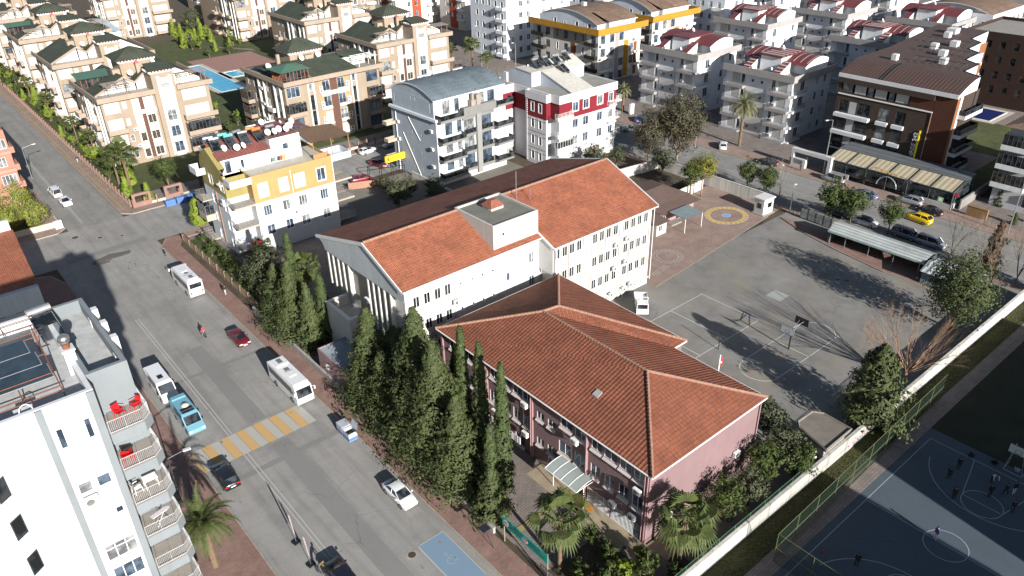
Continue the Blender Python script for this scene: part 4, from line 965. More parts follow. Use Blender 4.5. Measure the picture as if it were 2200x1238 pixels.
# setback penthouse with lean-to roofs
Y.mass(1.0, 9.6, 4.6, 14, 13.0, 15.6, yww, S=[(1.6, 13.2, .9, 2.0, '1k'), (4.2, 13.3, .6, 1.6, '1')], roof=False, part='penthouse')
Y.mass(9.6, 15.0, 4.6, 14, 13.0, 17.1, yww, S=[(11.8, 14.9, .9, .9, '1k')], roof=False, part='penthouse')
rs = ribmat('red_sheet_roof', (.18, .065, .055), .3, .2, .25, .6)
m = MB(); m.poly([(.6, 4.2, 15.6), (9.6, 4.2, 15.6), (9.6, 10, 17.3), (.6, 10, 17.3)]); m.poly([(.6, 10, 17.3), (9.6, 10, 17.3), (9.6, 16, 15.2), (.6, 16, 15.2)])
m.poly([(9.6, 4.9, 17.1), (14.9, 4.9, 17.1), (14.9, 13, 17.2), (9.6, 13, 17.2)]); m.poly([(14.9, 7, 17.6), (18.4, 7, 16.6), (18.4, 14, 16.6), (14.9, 14, 17.6)]); m.build('roof', rs, Y.e)
m = MB(); m.poly([(.35, 2.1, 12.9), (.35, 4.2, 15.75), (.35, 10, 17.45), (.35, 16, 13.4), (.35, 12.2, 9.9), (.35, 2.1, 9.9)]) if False else None
g = MB(); g.poly([(-.03, 2.2, 13.4), (-.03, 12, 13.4), (-.03, 11.2, 15.2), (-.03, 8, 17.0), (-.03, 3.2, 14.6)]); g.box(-.15, 2.1, 13.4, .1, 2.3, 13.55)
g.poly([(-.03, 8, 17.0), (1.0, 8, 17.0), (1.0, 3.2, 14.6), (-.03, 3.2, 14.6)]); g.poly([(-.03, 8, 17.0), (1.0, 8, 17.0), (1.0, 11.2, 15.2), (-.03, 11.2, 15.2)]); g.poly([(1.0, 4.6, 13.4), (1.0, 11.2, 15.2), (1.0, 8, 17), (1.0, 3.2, 14.6)]); g.build('gable_wall', olv, Y.e)
Y.win('W', -.05, 7.6, 13.9, 1.0, 1.7, '1', depth=.0)
m = MB(); m.poly([(15.2, 1.0, 16.1), (22.6, 1.0, 15.9), (22.6, 7.6, 16.3), (15.2, 7.6, 16.8)]); m.poly([(15.2, 1.0, 15.95), (22.6, 1.0, 15.75), (22.6, 7.6, 16.15), (15.2, 7.6, 16.65)]); m.build('terrace_roof', wallmat('brown_felt', (.14, .09, .06), .2), Y.e)
m = MB()
for x, y in ((15.6, 1.2), (19, 1.2), (22.3, 1.2), (22.3, 7.2)): m.tube((x, y, 13), (x, y, 16), .08, n=4)
m.box(15.3, 1.05, 13, 18, 1.2, 13.9); m.build('terrace_post', pm('timber', (.28, .16, .07), .8, .2, 2), Y.e)
blu = pm('turquoise_tank', (.08, .35, .35), .5, .1); org = pm('orange_tank', (.55, .13, .03), .5, .1)
rr = random.Random(3)
for i in range(9): Y.heater(1.6 + (i % 5) * 2.4, 7.5 + (i // 5) * 2.6, 16.6 - (i // 5) * .5, rr.uniform(-.25, .25), [None, blu, None, org, None][i % 5])
for i, (x, y) in enumerate(((4.2, 5.0), (5.3, 5.2), (9.9, 5.5), (10.9, 5.2), (12.0, 5.8), (13.0, 5.2), (14.3, 6.5), (15.6, 8.5), (8.6, 11), (11.5, 11.5), (6.5, 12), (2.4, 6))): Y.dish(x, y, 16.0 if x < 9.6 else 17.1, .55, -1.4 + rr.uniform(-.5, .5))
Y.ac('S', 4.5, 3.4, 13.2); Y.ac('W', -.05, 3.1, 8.9); Y.ac('S', 0, 9.8, 5.2)
m = MB(); m.tube((10.3, -.09, 1), (10.3, -.09, 12.9), .06, n=6); m.tube((18.0, -.09, 1), (18.0, -.09, 12.9), .06, n=6); m.build('downpipe', trimw, Y.e)
for z, n in ((9.6, 1), (6.2, 1)):
    m = MB(); m.box(-.5, 3.0, z + 2.3, -.02, 4.4, z + 2.5); m.build('awning', pvc, Y.e)
Y.done()
# laundry
def laundry(name, pts, cols, label):
    e = empty(name, pts[0], 0, label, 'laundry'); r = random.Random(5)
    a = Vector(pts[0]); b = Vector(pts[1]); n = len(cols)
    m = MB(); m.tube((0, 0, 0), tuple(b - a), .012, n=4); m.build('line', metal, e)
    for i, c in enumerate(cols):
        p = (b - a) * ((i + .1) / n); q = (b - a) * ((i + .85) / n); h_ = r.uniform(.5, .9)
        c_ = MB(); k = Vector((.03, -.05, 0)); c_.poly([p + k, q + k, q - k + Vector((0, 0, -h_)), p - k + Vector((0, 0, -h_ * .9))]); c_.build('cloth', pm('cloth_%d%d%d' % tuple(int(v * 99) for v in c), c, .9, .15, 3), e)
laundry('clothes_line', ((47.5, 119.0, 14.4), (50.2, 119.0, 14.5)), [(.1, .2, .15), (.6, .55, .4), (.03, .03, .04), (.35, .05, .05), (.6, .3, .03), (.6, .5, .2)], 'line of dark, red and orange washing on the yellow block terrace')
laundry('clothes_line', ((38.9, 115.4, 2.7), (42.0, 115.4, 2.7)), [(.35, .25, .45), (.6, .04, .03), (.6, .04, .03)], 'red and lilac washing on the lowest balcony of the yellow corner block')
# ---------------------------------------------------------------- grey vaulted roof block
G = Bld('grey_apartment_block', 'grey and white apartment block with curved slate roof and black glass balconies', 80.8, 119.4, R(1.5), fm=darkfr)
gw = wallmat('blue_grey_render', (.3, .34, .39), .06); gb_ = wallmat('warm_grey_band', (.16, .16, .155), .06); gwh = wallmat('grey_block_white', (.45, .45, .44), .04)  # gw is white render with the west side's blue shade in its colour
S_ = []
for i, z in enumerate((14.0, 9.9, 6.3, 2.7, -.4)):
    hgt = 2.4 if i else 2.5
    S_ += [(2.1, z, 1.7, hgt, '2k'), (5.0, z, 1.1, hgt, '1k')]
    if i == 0: S_ += [(11.1, z, 1.3, hgt, '1k'), (13.3, z, 1.8, hgt, '2k')]
    else: S_ += [(6.6, z, 2.6, hgt, '2k'), (11.1, z, 2.6, hgt, '3k'), (14.3, z, 1.2, hgt, 'S1k')]
Ws = [(8.3, 11.8, .35, 1.3, '1'), (5.2, 12.2, .3, .8, '1'), (2.4, 11.9, .4, 1.7, '1k')] + [(y, z, .35, .6, '1') for z in (9.0, 5.4, 2.0) for y in (7.8, 4.8)] + [(11.5, 12, .5, 1.5, '1k')]
G.mass(0, 17.6, 0, 15.2, 0, 13.4, gwh, S=[h for h in S_ if h[1] < 13 and h[1] > 0], W=[], roof=gwh)
G.panel('W', 0, 0, 15.2, 0, 13.4, gw, .05, Ws, part='side_cladding')
for h in Ws: G.win('W', -.05, *h, depth=.1)
G.mass(.0, 17.4, .5, 14.4, 13.4, 16.9, gwh, S=[h for h in S_ if h[1] > 13], roof=False, part='attic')
G.panel('W', .0, .5, 14.4, 13.6, 16.9, gw, .04, [(13.2, 14.5, .4, 1.8), (1.2, 14.4, .5, 1.9), (7.4, 16, .4, .6), (6, 16, .4, .6)], part='side_cladding')
for y, z, w_, h_ in ((13.2, 14.5, .4, 1.8), (1.2, 14.4, .5, 1.9), (7.4, 16, .4, .6), (6, 16, .4, .6)): G.win('W', -.04, y, z, w_, h_, '1')
ar = arch_roof(-.25, 17.7, .1, 14.8, 16.85, 2.1, 'x', 14, .22, over=.3); ar.build('vaulted_roof', [tilemat('slate_shingles', (.12, .15, .17), (.095, .12, .14), .3, .45, (.06, .075, .085), .5, .1), pm('pale_blue_verge', (.5, .55, .6), .5, .05), gw], G.e)
G.panel('W', 0, -.6, 15.4, 13.1, 13.6, wallmat('pale_ledge', (.5, .53, .58), .05), .5, part='ledge')
G.panel('S', 0, 6.2, 14.5, 12.9, 14.6, gb_, .9, part='band'); G.panel('S', 0, 9.6, 10.8, .5, 12.9, wallmat('light_grey_pier', (.2, .2, .195), .05), .55, part='pier')
for z in (12.6, 9.1, 5.5, 1.9):
    G.panel('S', 0, 6.25, 9.55, z - .55, z + .05, gb_, .35, part='band'); G.panel('S', 0, 10.85, 14.2, z - .55, z + .05, gb_, .35, part='band')
for z in (9.1, 5.5, 1.9):
    G.balcony('S', 0, .1, 5.9, z, 1.7, 'glass', gb_, darkfr, slab=.45); G.balcony('S', 0, 14.2, 4.2, z + .2, 1.6, 'glass', gb_, darkfr, slab=.4)
    G.balcony('S', -.3, 6.6, 2.7, z + .1, .25, 'glass', gb_, darkfr, slab=.05); G.balcony('S', -.3, 11.1, 2.7, z + .2, .25, 'glass', gb_, darkfr, slab=.05)
    G.balcony('W', 0, 13.4, 1.6, z + 1, 2.6, 'solid', wallmat('stone_cladding', (.32, .28, .22), .2), h=.5); G.ac('W', -.05, 1.0, z + 1.6); G.ac('W', -.05, 12.4, z + 1.1)
G.balcony('S', .3, .1, 5.7, 13.4, 1.8, 'glass', gb_, darkfr, slab=.5); G.balcony('S', .3, 14.4, 4.2, 13.6, 1.7, 'glass', gb_, darkfr, slab=.4)
m = MB(); m.box(8.5, -.6, 14.6, 9.0, -.1, 17.0); m.box(8.2, -.8, 14.6, 9.3, .3, 15.7); m.box(9.4, -.9, 14.6, 10.4, .3, 16.6); m.build('barbecue_chimney', wallmat('stone_chimney', (.25, .22, .19), .15), G.e)
m = MB(); m.tube((-.08, 9.2, 12.2), (-.08, 5.6, 8.1), .07, n=6); m.tube((-.08, 11.4, 8.5), (-.08, 6.0, .4), .07, n=6); m.tube((-.1, 13.6, 0), (-.1, 13.6, 12.9), .1, n=6); m.build('pipe', trimw, G.e)
for i, (x, y) in enumerate(((4.5, 11), (5.8, 11.2), (6.6, 10.8), (7.2, 11.6), (8.3, 11.8), (13.1, 10.5), (14.2, 10.6), (14.8, 10.8))):
    m = MB(); m.box(x - .45, y - .2, 18.2, x + .45, y + .2, 19.0); o = m.build('air_conditioner', acw, G.e); m = MB(); m.lathe((x - .1, y - .22, 18.6), [(0, 0), (.12, 0), (.3, -.01)], 12, 0, 'y'); m.build('fan', fanm, o)
    m = MB(); m.box(x - .35, y - .3, 17.7, x + .35, y + .3, 18.2); m.build('plinth', conc, G.e)
for i, (x, y) in enumerate(((8.0, 12.2), (9.4, 12.4), (11.2, 12.2), (11.9, 11.3), (12.6, 12.6))): G.dish(x, y, 17.9, .55, -1.3 + i * .15)
m = MB(); m.box(-4.8, 11.6, 3.0, -.1, 12.0, 4.3, 0); o = m.build('yellow_sign', pm('yellow_sign', (.75, .5, .02), .5, .05), G.e)
m = MB(); m.box(-4.4, 11.585, 3.3, -4.0, 11.598, 4.0); m.build('sign_mark', pm('red_paint', (.55, .05, .02), .5, 0), o)
G.done()
# ---------------------------------------------------------------- red and white block
Rw = Bld('red_white_apartment_block', 'white apartment block with crimson top storey band and pale sloping roofs', 103.2, 110.2)
cr = wallmat('crimson_render', (.15, .012, .02), .06); rwW = wallmat('red_block_white', (.46, .46, .48), .06)
def sw(z, k='2t'): return [(4.9, z, 1.6, 1.9, k), (7.9, z, 1.6, 1.9, k), (12.0, z, 1.6, 1.9, k), (15.4, z, 1.3, 1.8, k)]
Sx = sw(7.9) + sw(4.4) + [(12, 1.0, 1.6, 1.9, 'S1t'), (8, 1, 1.6, 1.9, 'S1t'), (4.9, 1, 1.6, 1.9, 'S1t')]
Wx = [(y, z, .9, 1.8, '1t') for z in (7.8, 4.3, .9) for y in (6.3, 4.0)]
Rw.mass(1.2, 17.6, 0, 20, 0, 10.2, rwW, S=Sx, W=[], roof=False); Rw.mass(1.2, 17.6, 0, 20, 10.2, 13.6, cr, S=sw(11.4), roof=False); Rw.mass(1.0, 17.8, -.2, 20, 13.6, 15.0, rwW, roof=conc, par=.25)
Rw.mass(-.0, 1.2, 2.6, 8.6, 0, 10.0, rwW, W=Wx, roof=False); Rw.mass(0, 1.2, 2.6, 8.6, 10, 13.6, cr, W=[(y, 11.2, .9, 1.8, '1t') for y in (6.3, 4.0)], roof=False); Rw.mass(-.2, 1.0, 2.4, 8.8, 13.6, 15.0, rwW, roof=conc, par=.25)
Rw.mass(-4.6, 1.2, 14.0, 21, 1.5, 10.0, rwW, W=[(17, z, .8, 1.7, '1t') for z in (7.6, 4.2, 1.9)], roof=False); Rw.mass(-4.6, 1.2, 14, 21, 10, 13.6, cr, W=[(17, 11.2, .8, 1.8, '1t')], roof=False); Rw.mass(-4.8, 1.0, 13.8, 21.2, 13.6, 15.1, rwW, roof=conc, par=.2)
Rw.mass(-4.3, .9, 14.3, 20.7, 0, 1.5, conc, roof=False); 
m = MB()
for k in range(30): m.box(-4.75, 13.85, 1.6 + k * .4, -4.2, 14.4, 1.8 + k * .4); m.box(-.15, 8.3, .4 + k * .44, .2, 8.75, .62 + k * .44)
m.build('quoins', rwW, Rw.e)
for z in (11.0, 7.4, 3.9):
    Rw.balcony('S', 2.6, 0, 1.2, z, 2.4, 'bars', rwW, trimw, slab=.5, right=False) if False else Rw.balcony('S', 0, .0, 4.4, z, .9, 'rail' if z > 4 else 'closed', rwW, trimw, slab=.45, closed=2.3)
    Rw.win('S', -.0, 1.4, z + .1, 2.4, 2.1, '3', depth=.01)
    Rw.balcony('E', 17.6, .3, 3.5, z, 2.2, 'rail', rwW, trimw, slab=.35); Rw.balcony('S', 0, 15.0, 2.3, z - .3, .7, 'rail', rwW, trimw, slab=.3)
for x in (6.9, 10.6): Rw.panel('S', 0, x, x + .8, .4, 10.2, brickmat('red_lattice', (.5, .12, .12), (.45, .1, .1), (.7, .7, .7), .35, .35, .09), .05, part='lattice_strip')
for z in (9.5, 7.0, 6.1, 3.4, 2.6): Rw.panel('S', 0, 4.5, 17.5, z, z + .06, pm('dark_string', (.12, .1, .1), .8, 0), .05, part='string_line'); Rw.panel('W', 0, 2.6, 8.6, z, z + .06, pm('dark_string', (.12, .1, .1)), .05, part='string_line')
prf = wallmat('pale_roof', (.4, .39, .36), .2); gw2 = wallmat('grey_attic_wall', (.38, .42, .47), .08)
m = MB()
pts = [(4.0, 1.5, 15.0), (4.0, 8.5, 17.6)]
def slope(x0, y0, x1, y1, za, zb_): 
    m.poly([(x0, y0, za), (x1, y0, za), (x1, y1, zb_), (x0, y1, zb_)]); m.poly([(x0, y0, za - .2), (x1, y0, za - .2), (x1, y1, zb_ - .2), (x0, y1, zb_ - .2)])
    for x in (x0, x1): m.poly([(x, y0, za), (x, y1, zb_), (x, y1, zb_ - .2), (x, y0, za - .2)])
    m.poly([(x0, y0, za), (x1, y0, za), (x1, y0, za - .2), (x0, y0, za - .2)])
slope(4.8, .2, 11.0, 9.5, 15.2, 18.0); slope(2.2, 9.5, 14.5, 14.5, 18.0, 18.3); slope(8.5, 8.5, 16.6, 12.4, 17.6, 19.2); slope(2.2, 14.5, 14, 20, 18.3, 16.2); m.build('sloping_roof', prf, Rw.e)
m = MB()
for x in (4.9, 10.9): m.poly([(x, .4, 15.0), (x, 9.5, 15.0), (x, 9.5, 17.8), (x, .4, 15.1)])
m.poly([(2.3, 9.6, 15), (2.3, 20, 15), (2.3, 20, 16), (2.3, 14.5, 18.1), (2.3, 9.6, 17.8)]); m.poly([(2.3, 9.6, 15), (4.9, 9.6, 15), (4.9, 9.6, 17.8), (2.3, 9.6, 17.8)])
m.poly([(16.5, 8.6, 15), (16.5, 12.4, 15), (16.5, 12.4, 19), (16.5, 8.6, 17.4)]); m.poly([(10.9, 8.7, 15), (16.5, 8.7, 15), (16.5, 8.7, 17.4), (10.9, 8.7, 17.4)]); m.poly([(8.5, 12.4, 17), (16.6, 12.4, 17), (16.6, 12.4, 19.1), (8.5, 12.4, 19.1)])
m.build('attic_wall', gw2, Rw.e)
m = MB(); m.box(.9, 16, 15, 1.4, 17, 17.2); m.build('chimney', rwW, Rw.e)
for x, y, z, r_ in ((8, 12, 18.2, .1), (10.5, 11.5, 18.2, -.1), (6.5, 13, 18.2, .2), (13, 11.6, 18.6, 0), (5.4, 12.2, 18.1, 0), (9.2, 8.2, 17.4, .15)): Rw.heater(x, y, z, r_)
for x, y in ((4.8, 13.5), (9.7, 5.2), (12.5, 10.2), (13.7, 10.4)): Rw.dish(x, y, 17.2, .5, -1.2)
Rw.ac('S', 0, 5.3, 3.5); Rw.ac('S', 0, 8.5, 3.6); Rw.ac('S', -.7, 16.2, 4.4); Rw.done()
# ---------------------------------------------------------------- beige garden compound
bg_ = wallmat('beige_render', (.25, .2, .15), .08); bgp = wallmat('beige_parapet', (.27, .215, .17), .06); bgw = wallmat('compound_white', (.5, .5, .48), .05)
slat = wallmat('brown_slats', (.11, .055, .042), .08, horiz=.22); grn = tilemat('green_shingles', (.052, .062, .045), (.042, .052, .038), .3, .5, (.03, .035, .028), .5, .1)
dgrn = pm('green_metal_roof', (.06, .12, .085), .5, .12); gum = pm('dentil_red', (.3, .07, .065), .7, .1); gzm = pm('balcony_glazing_frame', (.12, .09, .07), .5, 0)
def hip(mb, x0, y0, x1, y1, z, h, mi=0):
    cx, cy = (x0 + x1) / 2, (y0 + y1) / 2; l = abs((x1 - x0) - (y1 - y0)) / 2
    a, b = ((cx - l, cy, z + h), (cx + l, cy, z + h)) if x1 - x0 > y1 - y0 else ((cx, cy - l, z + h), (cx, cy + l, z + h))
    p = [(x0, y0, z), (x1, y0, z), (x1, y1, z), (x0, y1, z)]
    if x1 - x0 > y1 - y0: F = ((p[0], p[1], b, a), (p[1], p[2], b), (p[2], p[3], a, b), (p[3], p[0], a))
    else: F = ((p[0], p[1], a), (p[1], p[2], b, a), (p[2], p[3], b), (p[3], p[0], a, b))
    for f in F: mb.poly(f, mi)
    mb.poly(p, mi)
def cornice(b, x0, y0, x1, y1, z):
    m = MB(); m.box(x0 - .25, y0 - .25, z, x1 + .25, y1 + .25, z + .18, 0)
    n = int((x1 - x0) / .62)
    for i in range(n + 1):
        x = x0 - .2 + (x1 - x0 + .05) * i / n; m.box(x, y0 - .42, z + .18, x + .3, y0 - .15, z + .55, 0)
    k = int((y1 - y0) / .62)
    for i in range(k + 1):
        y = y0 - .2 + (y1 - y0 + .05) * i / k; m.box(x0 - .42, y, z + .18, x0 - .15, y + .3, z + .55, 0)
    m.box(x0 - .12, y0 - .12, z + .18, x1 + .12, y1 + .12, z + .6, 1); m.build('dentil_cornice', [bgw, gum], b.e)
def pergola(b, x0, y0, x1, y1, z, mat):
    m = MB(); n = int((y1 - y0) / .8)
    for x, y in ((x0, y0), (x1, y0), (x0, y1), (x1, y1)): m.tube((x, y, z), (x, y, z + 2.4), .07, n=4)
    for i in range(n + 1):
        y = y0 - .3 + (y1 - y0 + .6) * i / n; m.box(x0 - .5, y, z + 2.45, x1 + .5, y + .28, z + 2.52)
    for x in (x0, x1, (x0 + x1) / 2): m.box(x - .06, y0 - .4, z + 2.3, x + .06, y1 + .4, z + 2.44)
    m.build('pergola', mat, b.e)
perg_m = pm('weathered_timber', (.2, .17, .15), .9, .2, 2)
def beige(x, y, label, d=21.0, v=0, hut=0, perg=1):
    b = Bld('compound_apartment_block', label, x, y, 0, 'beige apartment blocks of the garden compound')
    r = random.Random(x * 7 + y); fl = [11.2 - 3.55 * k for k in range(4)]
    S = []; W = []
    for k, z in enumerate(fl):
        cl = r.random()
        S += [(.5, z + .35, 3.0, 2.3, 'S1' if r.random() < .8 else '3k'), (4.1, z + .9, .8, 1.5, 'S1' if k < 2 else '1')]
        S += [(16.6, z + .3, 5.2, 2.3, 'S1') if (k < 2 or v) else (16.6, z + .3, 5.2, 2.3, '4k')]
        W += [(2.2, z + .6, 1.2, 1.9, '2'), (6.4, z + .4, 1.6, 2.1, '2'), (9.6, z + .4, 1.4, 2.1, '2'), (14, z + .4, 1.6, 2.1, '2'), (17.5, z + .6, 1.2, 1.9, '2')]
    Sp = [h for h in S if h[0] < 5 or h[0] > 16]
    b.mass(0, 22.6, 0, d, 0, 14.5, bg_, S=Sp, W=[h for h in W if h[0] < d - 3], roof=wallmat('terrace_floor', (.33, .31, .28), .2), par=.05)
    for a in ((-.7, -1.0, 10.9, -.7), (15.6, -1.0, 23.4, -.7), (-.7, -.7, -.4, d), (23.1, -.7, 23.4, d)):
        m = b.mb('parapet|' + bgp.name, [bgp]); m.box(a[0], a[1], 14.2, a[2], a[3], 15.25)
    m = b.mb('terrace|x', [wallmat('terrace_floor', (.33, .31, .28))]); m.box(-.4, -.7, 14.35, 10.9, 0, 14.56); m.box(15.6, -.7, 14.35, 23.1, 0, 14.56); m.box(-.4, 0, 14.35, 0, d, 14.56)
    # white strip with brown slats
    wins = []
    for k, z in enumerate(fl): wins += [(6.2, z + .5, 1.2, 1.9, 'S1' if k < 2 else '1'), (8.5, z + .5, 1.7, 1.9, 'S1' if k in (0,) else '2')]
    b.panel('S', 0, 6.0, 7.5, .8, 13.8, bgw, .08, wins, part='white_strip'); b.panel('S', 0, 7.5, 8.35, .8, 13.8, slat, .05, part='slat_panel'); b.panel('S', 0, 8.35, 10.4, .8, 13.8, bgw, .08, wins, part='white_strip')
    for h in wins: b.win('S', -.08, *h, depth=.1)
    b.panel('S', 0, 5.8, 10.6, fl[1] + 2.85, fl[1] + 3.7, bgw, .35, part='white_beam')
    # tower
    b.mass(10.9, 15.6, -.55, 5, 0, 18.6, bg_, S=[(12.5, z + .3, 1.9, 2.3, 'S1' if k < 1 else '2r') for k, z in enumerate(fl)] + [(12.5, 15.0, 1.9, 2.2, 'S1r')], roof=False, part='tower')
    b.panel('S', -.55, 11.9, 12.5, .4, 17.6, bgw, .1, part='white_strip'); b.panel('S', -.55, 14.4, 15.0, .4, 17.6, bgw, .1, part='white_strip')
    for z in fl: b.panel('S', -.55, 12.5, 14.4, z - .9, z + .28, bgw, .1, part='white_strip')
    b.panel('S', -.55, 11.8, 15.1, fl[0] + 2.6, fl[0] + 3.7, bgw, .3, part='white_beam')
    cornice(b, 10.9, -.5, 15.6, 3, 18.3); m = MB(); m.poly([(10.3, -1.1, 18.95), (16.1, -1.1, 18.95), (15.6, 4, 19.7), (11, 4, 19.7)]); m.poly([(10.3, -1.1, 18.88), (16.1, -1.1, 18.88), (15.6, 4, 19.6), (11, 4, 19.6)]); m.build('canopy_roof', grn, b.e)
    for k, z in enumerate(fl[:4]):
        if k: b.balcony('S', 0, -.2, 3.9, z, 1.5, 'solid', bgp, h=.8)
        if k: b.balcony('S', 0, 15.9, 7.2, z, 1.5, 'solid' if k < 2 or v else 'closed', bgp, gzm, h=.8, closed=2.7)
        if k: b.balcony('W', 0, 4.6, 3.2, z, 1.0, 'solid', bgp, h=.8); b.balcony('W', 0, 11.2, 2.4, z, 1.0, 'solid', bgp, h=.8)
        if d > 20 and k: b.balcony('W', 0, 17.0, 3.6, z, 1.4, 'solid', bgp, h=.8)
    for y_ in (8.2, 10.8): b.panel('W', 0, y_, y_ + .5, .2, 14, bgw, .5, part='white_pier')
    for y_ in (1.2, 3.8): b.panel('W', 0, y_, y_ + .3, .2, 14, bgw, .35, part='white_pier')
    # zig-zag gable roof
    m = MB(); pr = [(.2, 14.7), (6.6, 17.7), (8.7, 16.3), (10.9, 17.9)]; yA, yB = 4.2, d - 1.5
    for (xa, za), (xb, zb_) in zip(pr, pr[1:]):
        m.poly([(xa, yA, za), (xb, yA, zb_), (xb, yB, zb_), (xa, yB, za)], 0); m.poly([(xa, yA - .3, za + .1), (xb, yA - .3, zb_ + .1), (xb, yA + .05, zb_ + .1), (xa, yA + .05, za + .1)], 2)
        m.poly([(xa, yA - .3, za + .1), (xb, yA - .3, zb_ + .1), (xb, yA - .3, zb_ - .3), (xa, yA - .3, za - .3)], 2); m.poly([(xa + .3, yA + .3, 14.56), (xb, yA + .3, 14.56), (xb, yA + .3, zb_), (xa + .3, yA + .3, za)], 1)
        m.poly([(xa, yB, 14.5), (xb, yB, 14.5), (xb, yB, zb_), (xa, yB, za)], 1)
    m.poly([(10.9, 5, 17.9), (15.6, 5, 19.0), (15.6, yB, 19.0), (10.9, yB, 17.9)], 0); m.poly([(15.6, 3, 19.0), (22, 3, 15.2), (22, yB, 15.2), (15.6, yB, 19.0)], 0); m.poly([(15.6, 3.02, 14.56), (22, 3.02, 14.56), (22, 3.02, 15.2), (15.6, 3.02, 19.0)], 1)
    m.build('roof', [grn, bgw, bgp], b.e)
    b.mass(7.4, 14.6, 7.5, 14, 14.6, 20.2, bg_, roof=False, part='stair_box'); cornice(b, 7.4, 7.5, 14.6, 14, 19.7)
    m = MB(); hip(m, 6.5, 6.5, 15.5, 15, 20.4, 2.0); m.build('hip_roof', grn, b.e)
    m = MB(); m.box(5.9, 8.6, 15.8, 7.4, 10.4, 18.4); m.box(10.2, 5.9, 16, 10.9, 6.5, 19.6); m.build('chimney', bgp, b.e); m = MB(); m.poly([(10.1, 5.8, 19.6), (11, 5.8, 19.6), (10.55, 6.2, 20.4)]); m.poly([(11, 5.8, 19.6), (11, 6.6, 19.6), (10.55, 6.2, 20.4)]); m.poly([(10.1, 5.8, 19.6), (10.1, 6.6, 19.6), (10.55, 6.2, 20.4)]); m.build('chimney_cap', gum, b.e)
    if perg: pergola(b, 2.2, .2, 6.5, 3.6, 14.56, perg_m); pergola(b, 17, .2, 22.4, 2.8, 14.56, perg_m)
    if hut:
        m = MB(); m.box(-.3, 11, 14.6, 5.4, 15.2, 17.0, 1); m.poly([(-.9, 10.4, 17.1), (6.2, 10.4, 17.1), (6.2, 15.6, 17.6), (-.9, 15.6, 17.6)], 0); m.poly([(-.9, 10.4, 17.0), (6.2, 10.4, 17.0), (6.2, 15.6, 17.5), (-.9, 15.6, 17.5)], 0)
        for i in range(6): m.tube((-.3 + i * 1.14, 10.95, 14.6), (-.3 + i * 1.14, 10.95, 17), .06, n=4, mi=2)
        m.build('roof_hut', [dgrn, gld, pm('orange_timber', (.26, .1, .04), .7, .15, 2)], b.e)
    for z in fl[1:3]: b.ac('S', 0, 5.0, z - .4)
    b.dish(8.5, 5.6, 17, .6, -1.3); b.dish(13.9, 6.6, 18.3, .6, -1.0)
    b.done(); return b
beige(35.8, 175.0, 'beige block with green roofs nearest the street crossing, its pergola on the corner terrace', hut=1)
beige(36.3, 214.4, 'second beige block along the upper street, white zigzag gables without a roof hut', perg=0)
beige(36.7, 253.0, 'third beige block along the upper street with a green roof hut', hut=1, v=1)
beige(37.0, 292.0, 'fourth beige block along the upper street, cut by the left edge', v=1)
beige(37.2, 331.0, 'fifth beige block at the top left corner of the picture', v=1, perg=0)
beige(74.5, 315.0, 'beige block above the garden at the top with wide white window strips', v=1, perg=0)
beige(108.0, 279.0, 'beige and brown block above the pool with shaded west balconies at the top edge', d=34)
beige(104.9, 219.6, 'beige block between the pool and the round-window block', d=24, v=0)
beige(103.8, 177.8, 'beige block with a brown slatted strip behind the grey curved roof block', v=1)
# the broad-roofed block of the same compound
b = Bld('compound_apartment_block', 'beige block with one broad green roof and two dark vertical window slots', 69.8, 161.0, R(1.5), 'beige apartment blocks of the garden compound')
fl = [10.8 - 3.55 * k for k in range(4)]; S = []
for k, z in enumerate(fl):
    S += [(5.9, z + 1.0, .9, 1.6, '1') if k == 0 else (5.9, z + .2, .9, 3.34, '1kd'), (17.0, z + 1.2, .8, 1.5, '1') if k == 0 else (17.0, z + .2, .8, 3.34, '1kd'), (9.2, z + .3, 1.8, 2.3, '2r' if k != 2 else 'S1'), (13.1, z + .3, 1.8, 2.3, '2r' if k < 3 else 'S1'), (.4, z + .3, 3.2, 2.3, '3k' if k else '3'), (20.8, z + .3, 3.0, 2.3, '3k')]
b.mass(0, 24.4, 0, 20, 0, 14.3, bg_, S=S, W=[(y, z + .4, 1.5, 2.1, '2') for z in fl for y in (3, 7.5, 14, 17)], roof=conc)
for h in fl: b.panel('S', 0, 8.2, 9.2, h, h + 2.8, pm('ochre_panel', (.3, .2, .09), .8, .1), .02, part='ochre_panel'); b.panel('S', 0, 14.95, 16.0, h, h + 2.8, pm('ochre_panel', (.3, .2, .09)), .02, part='ochre_panel')
b.panel('S', 0, 11.15, 12.95, .6, 13.7, slat, .06, part='slat_panel'); b.panel('S', 0, 8.6, 15.8, 10.1, 11.0, bgw, .4, part='white_beam')
for u in (5.5, 6.85, 16.6, 17.85): b.panel('S', 0, u, u + .35, .5, 13.5, bgw, .1, part='white_strip')
for z in fl[1:]:
    b.panel('S', 0, 8.4, 11.1, z - .3, z + .1, bgw, .25, part='white_beam'); b.panel('S', 0, 13, 15.8, z - .3, z + .1, bgw, .25, part='white_beam')
    b.balcony('S', 0, -.3, 4.4, z, 1.4, 'closed' if z > 5 else 'solid', bgp, gzm, h=.7, closed=2.7); b.balcony('S', 0, 20.6, 4.2, z, 1.4, 'solid' if z < 5 else 'closed', bgp, gzm, h=.7, closed=2.7)
    b.balcony('W', 0, 16.5, 3.8, z, 1.6, 'closed', bgp, gzm, h=.7, closed=2.7); b.balcony('W', 0, 5.6, 2.6, z, .9, 'solid', bgw, h=.8)
for z in fl:
    for u in (8.25, 15.1): b.ac('S', 0, u, z + 1.0); b.ac('S', 0, u, z + .3)
    for u in (1.5, 2.3): b.ac('W', 0, u + 9, z + .5)
for y_ in (9.5, 12.2, 1.6, 4.4): b.panel('W', 0, y_, y_ + .4, .2, 14, bgw, .4, part='white_pier')
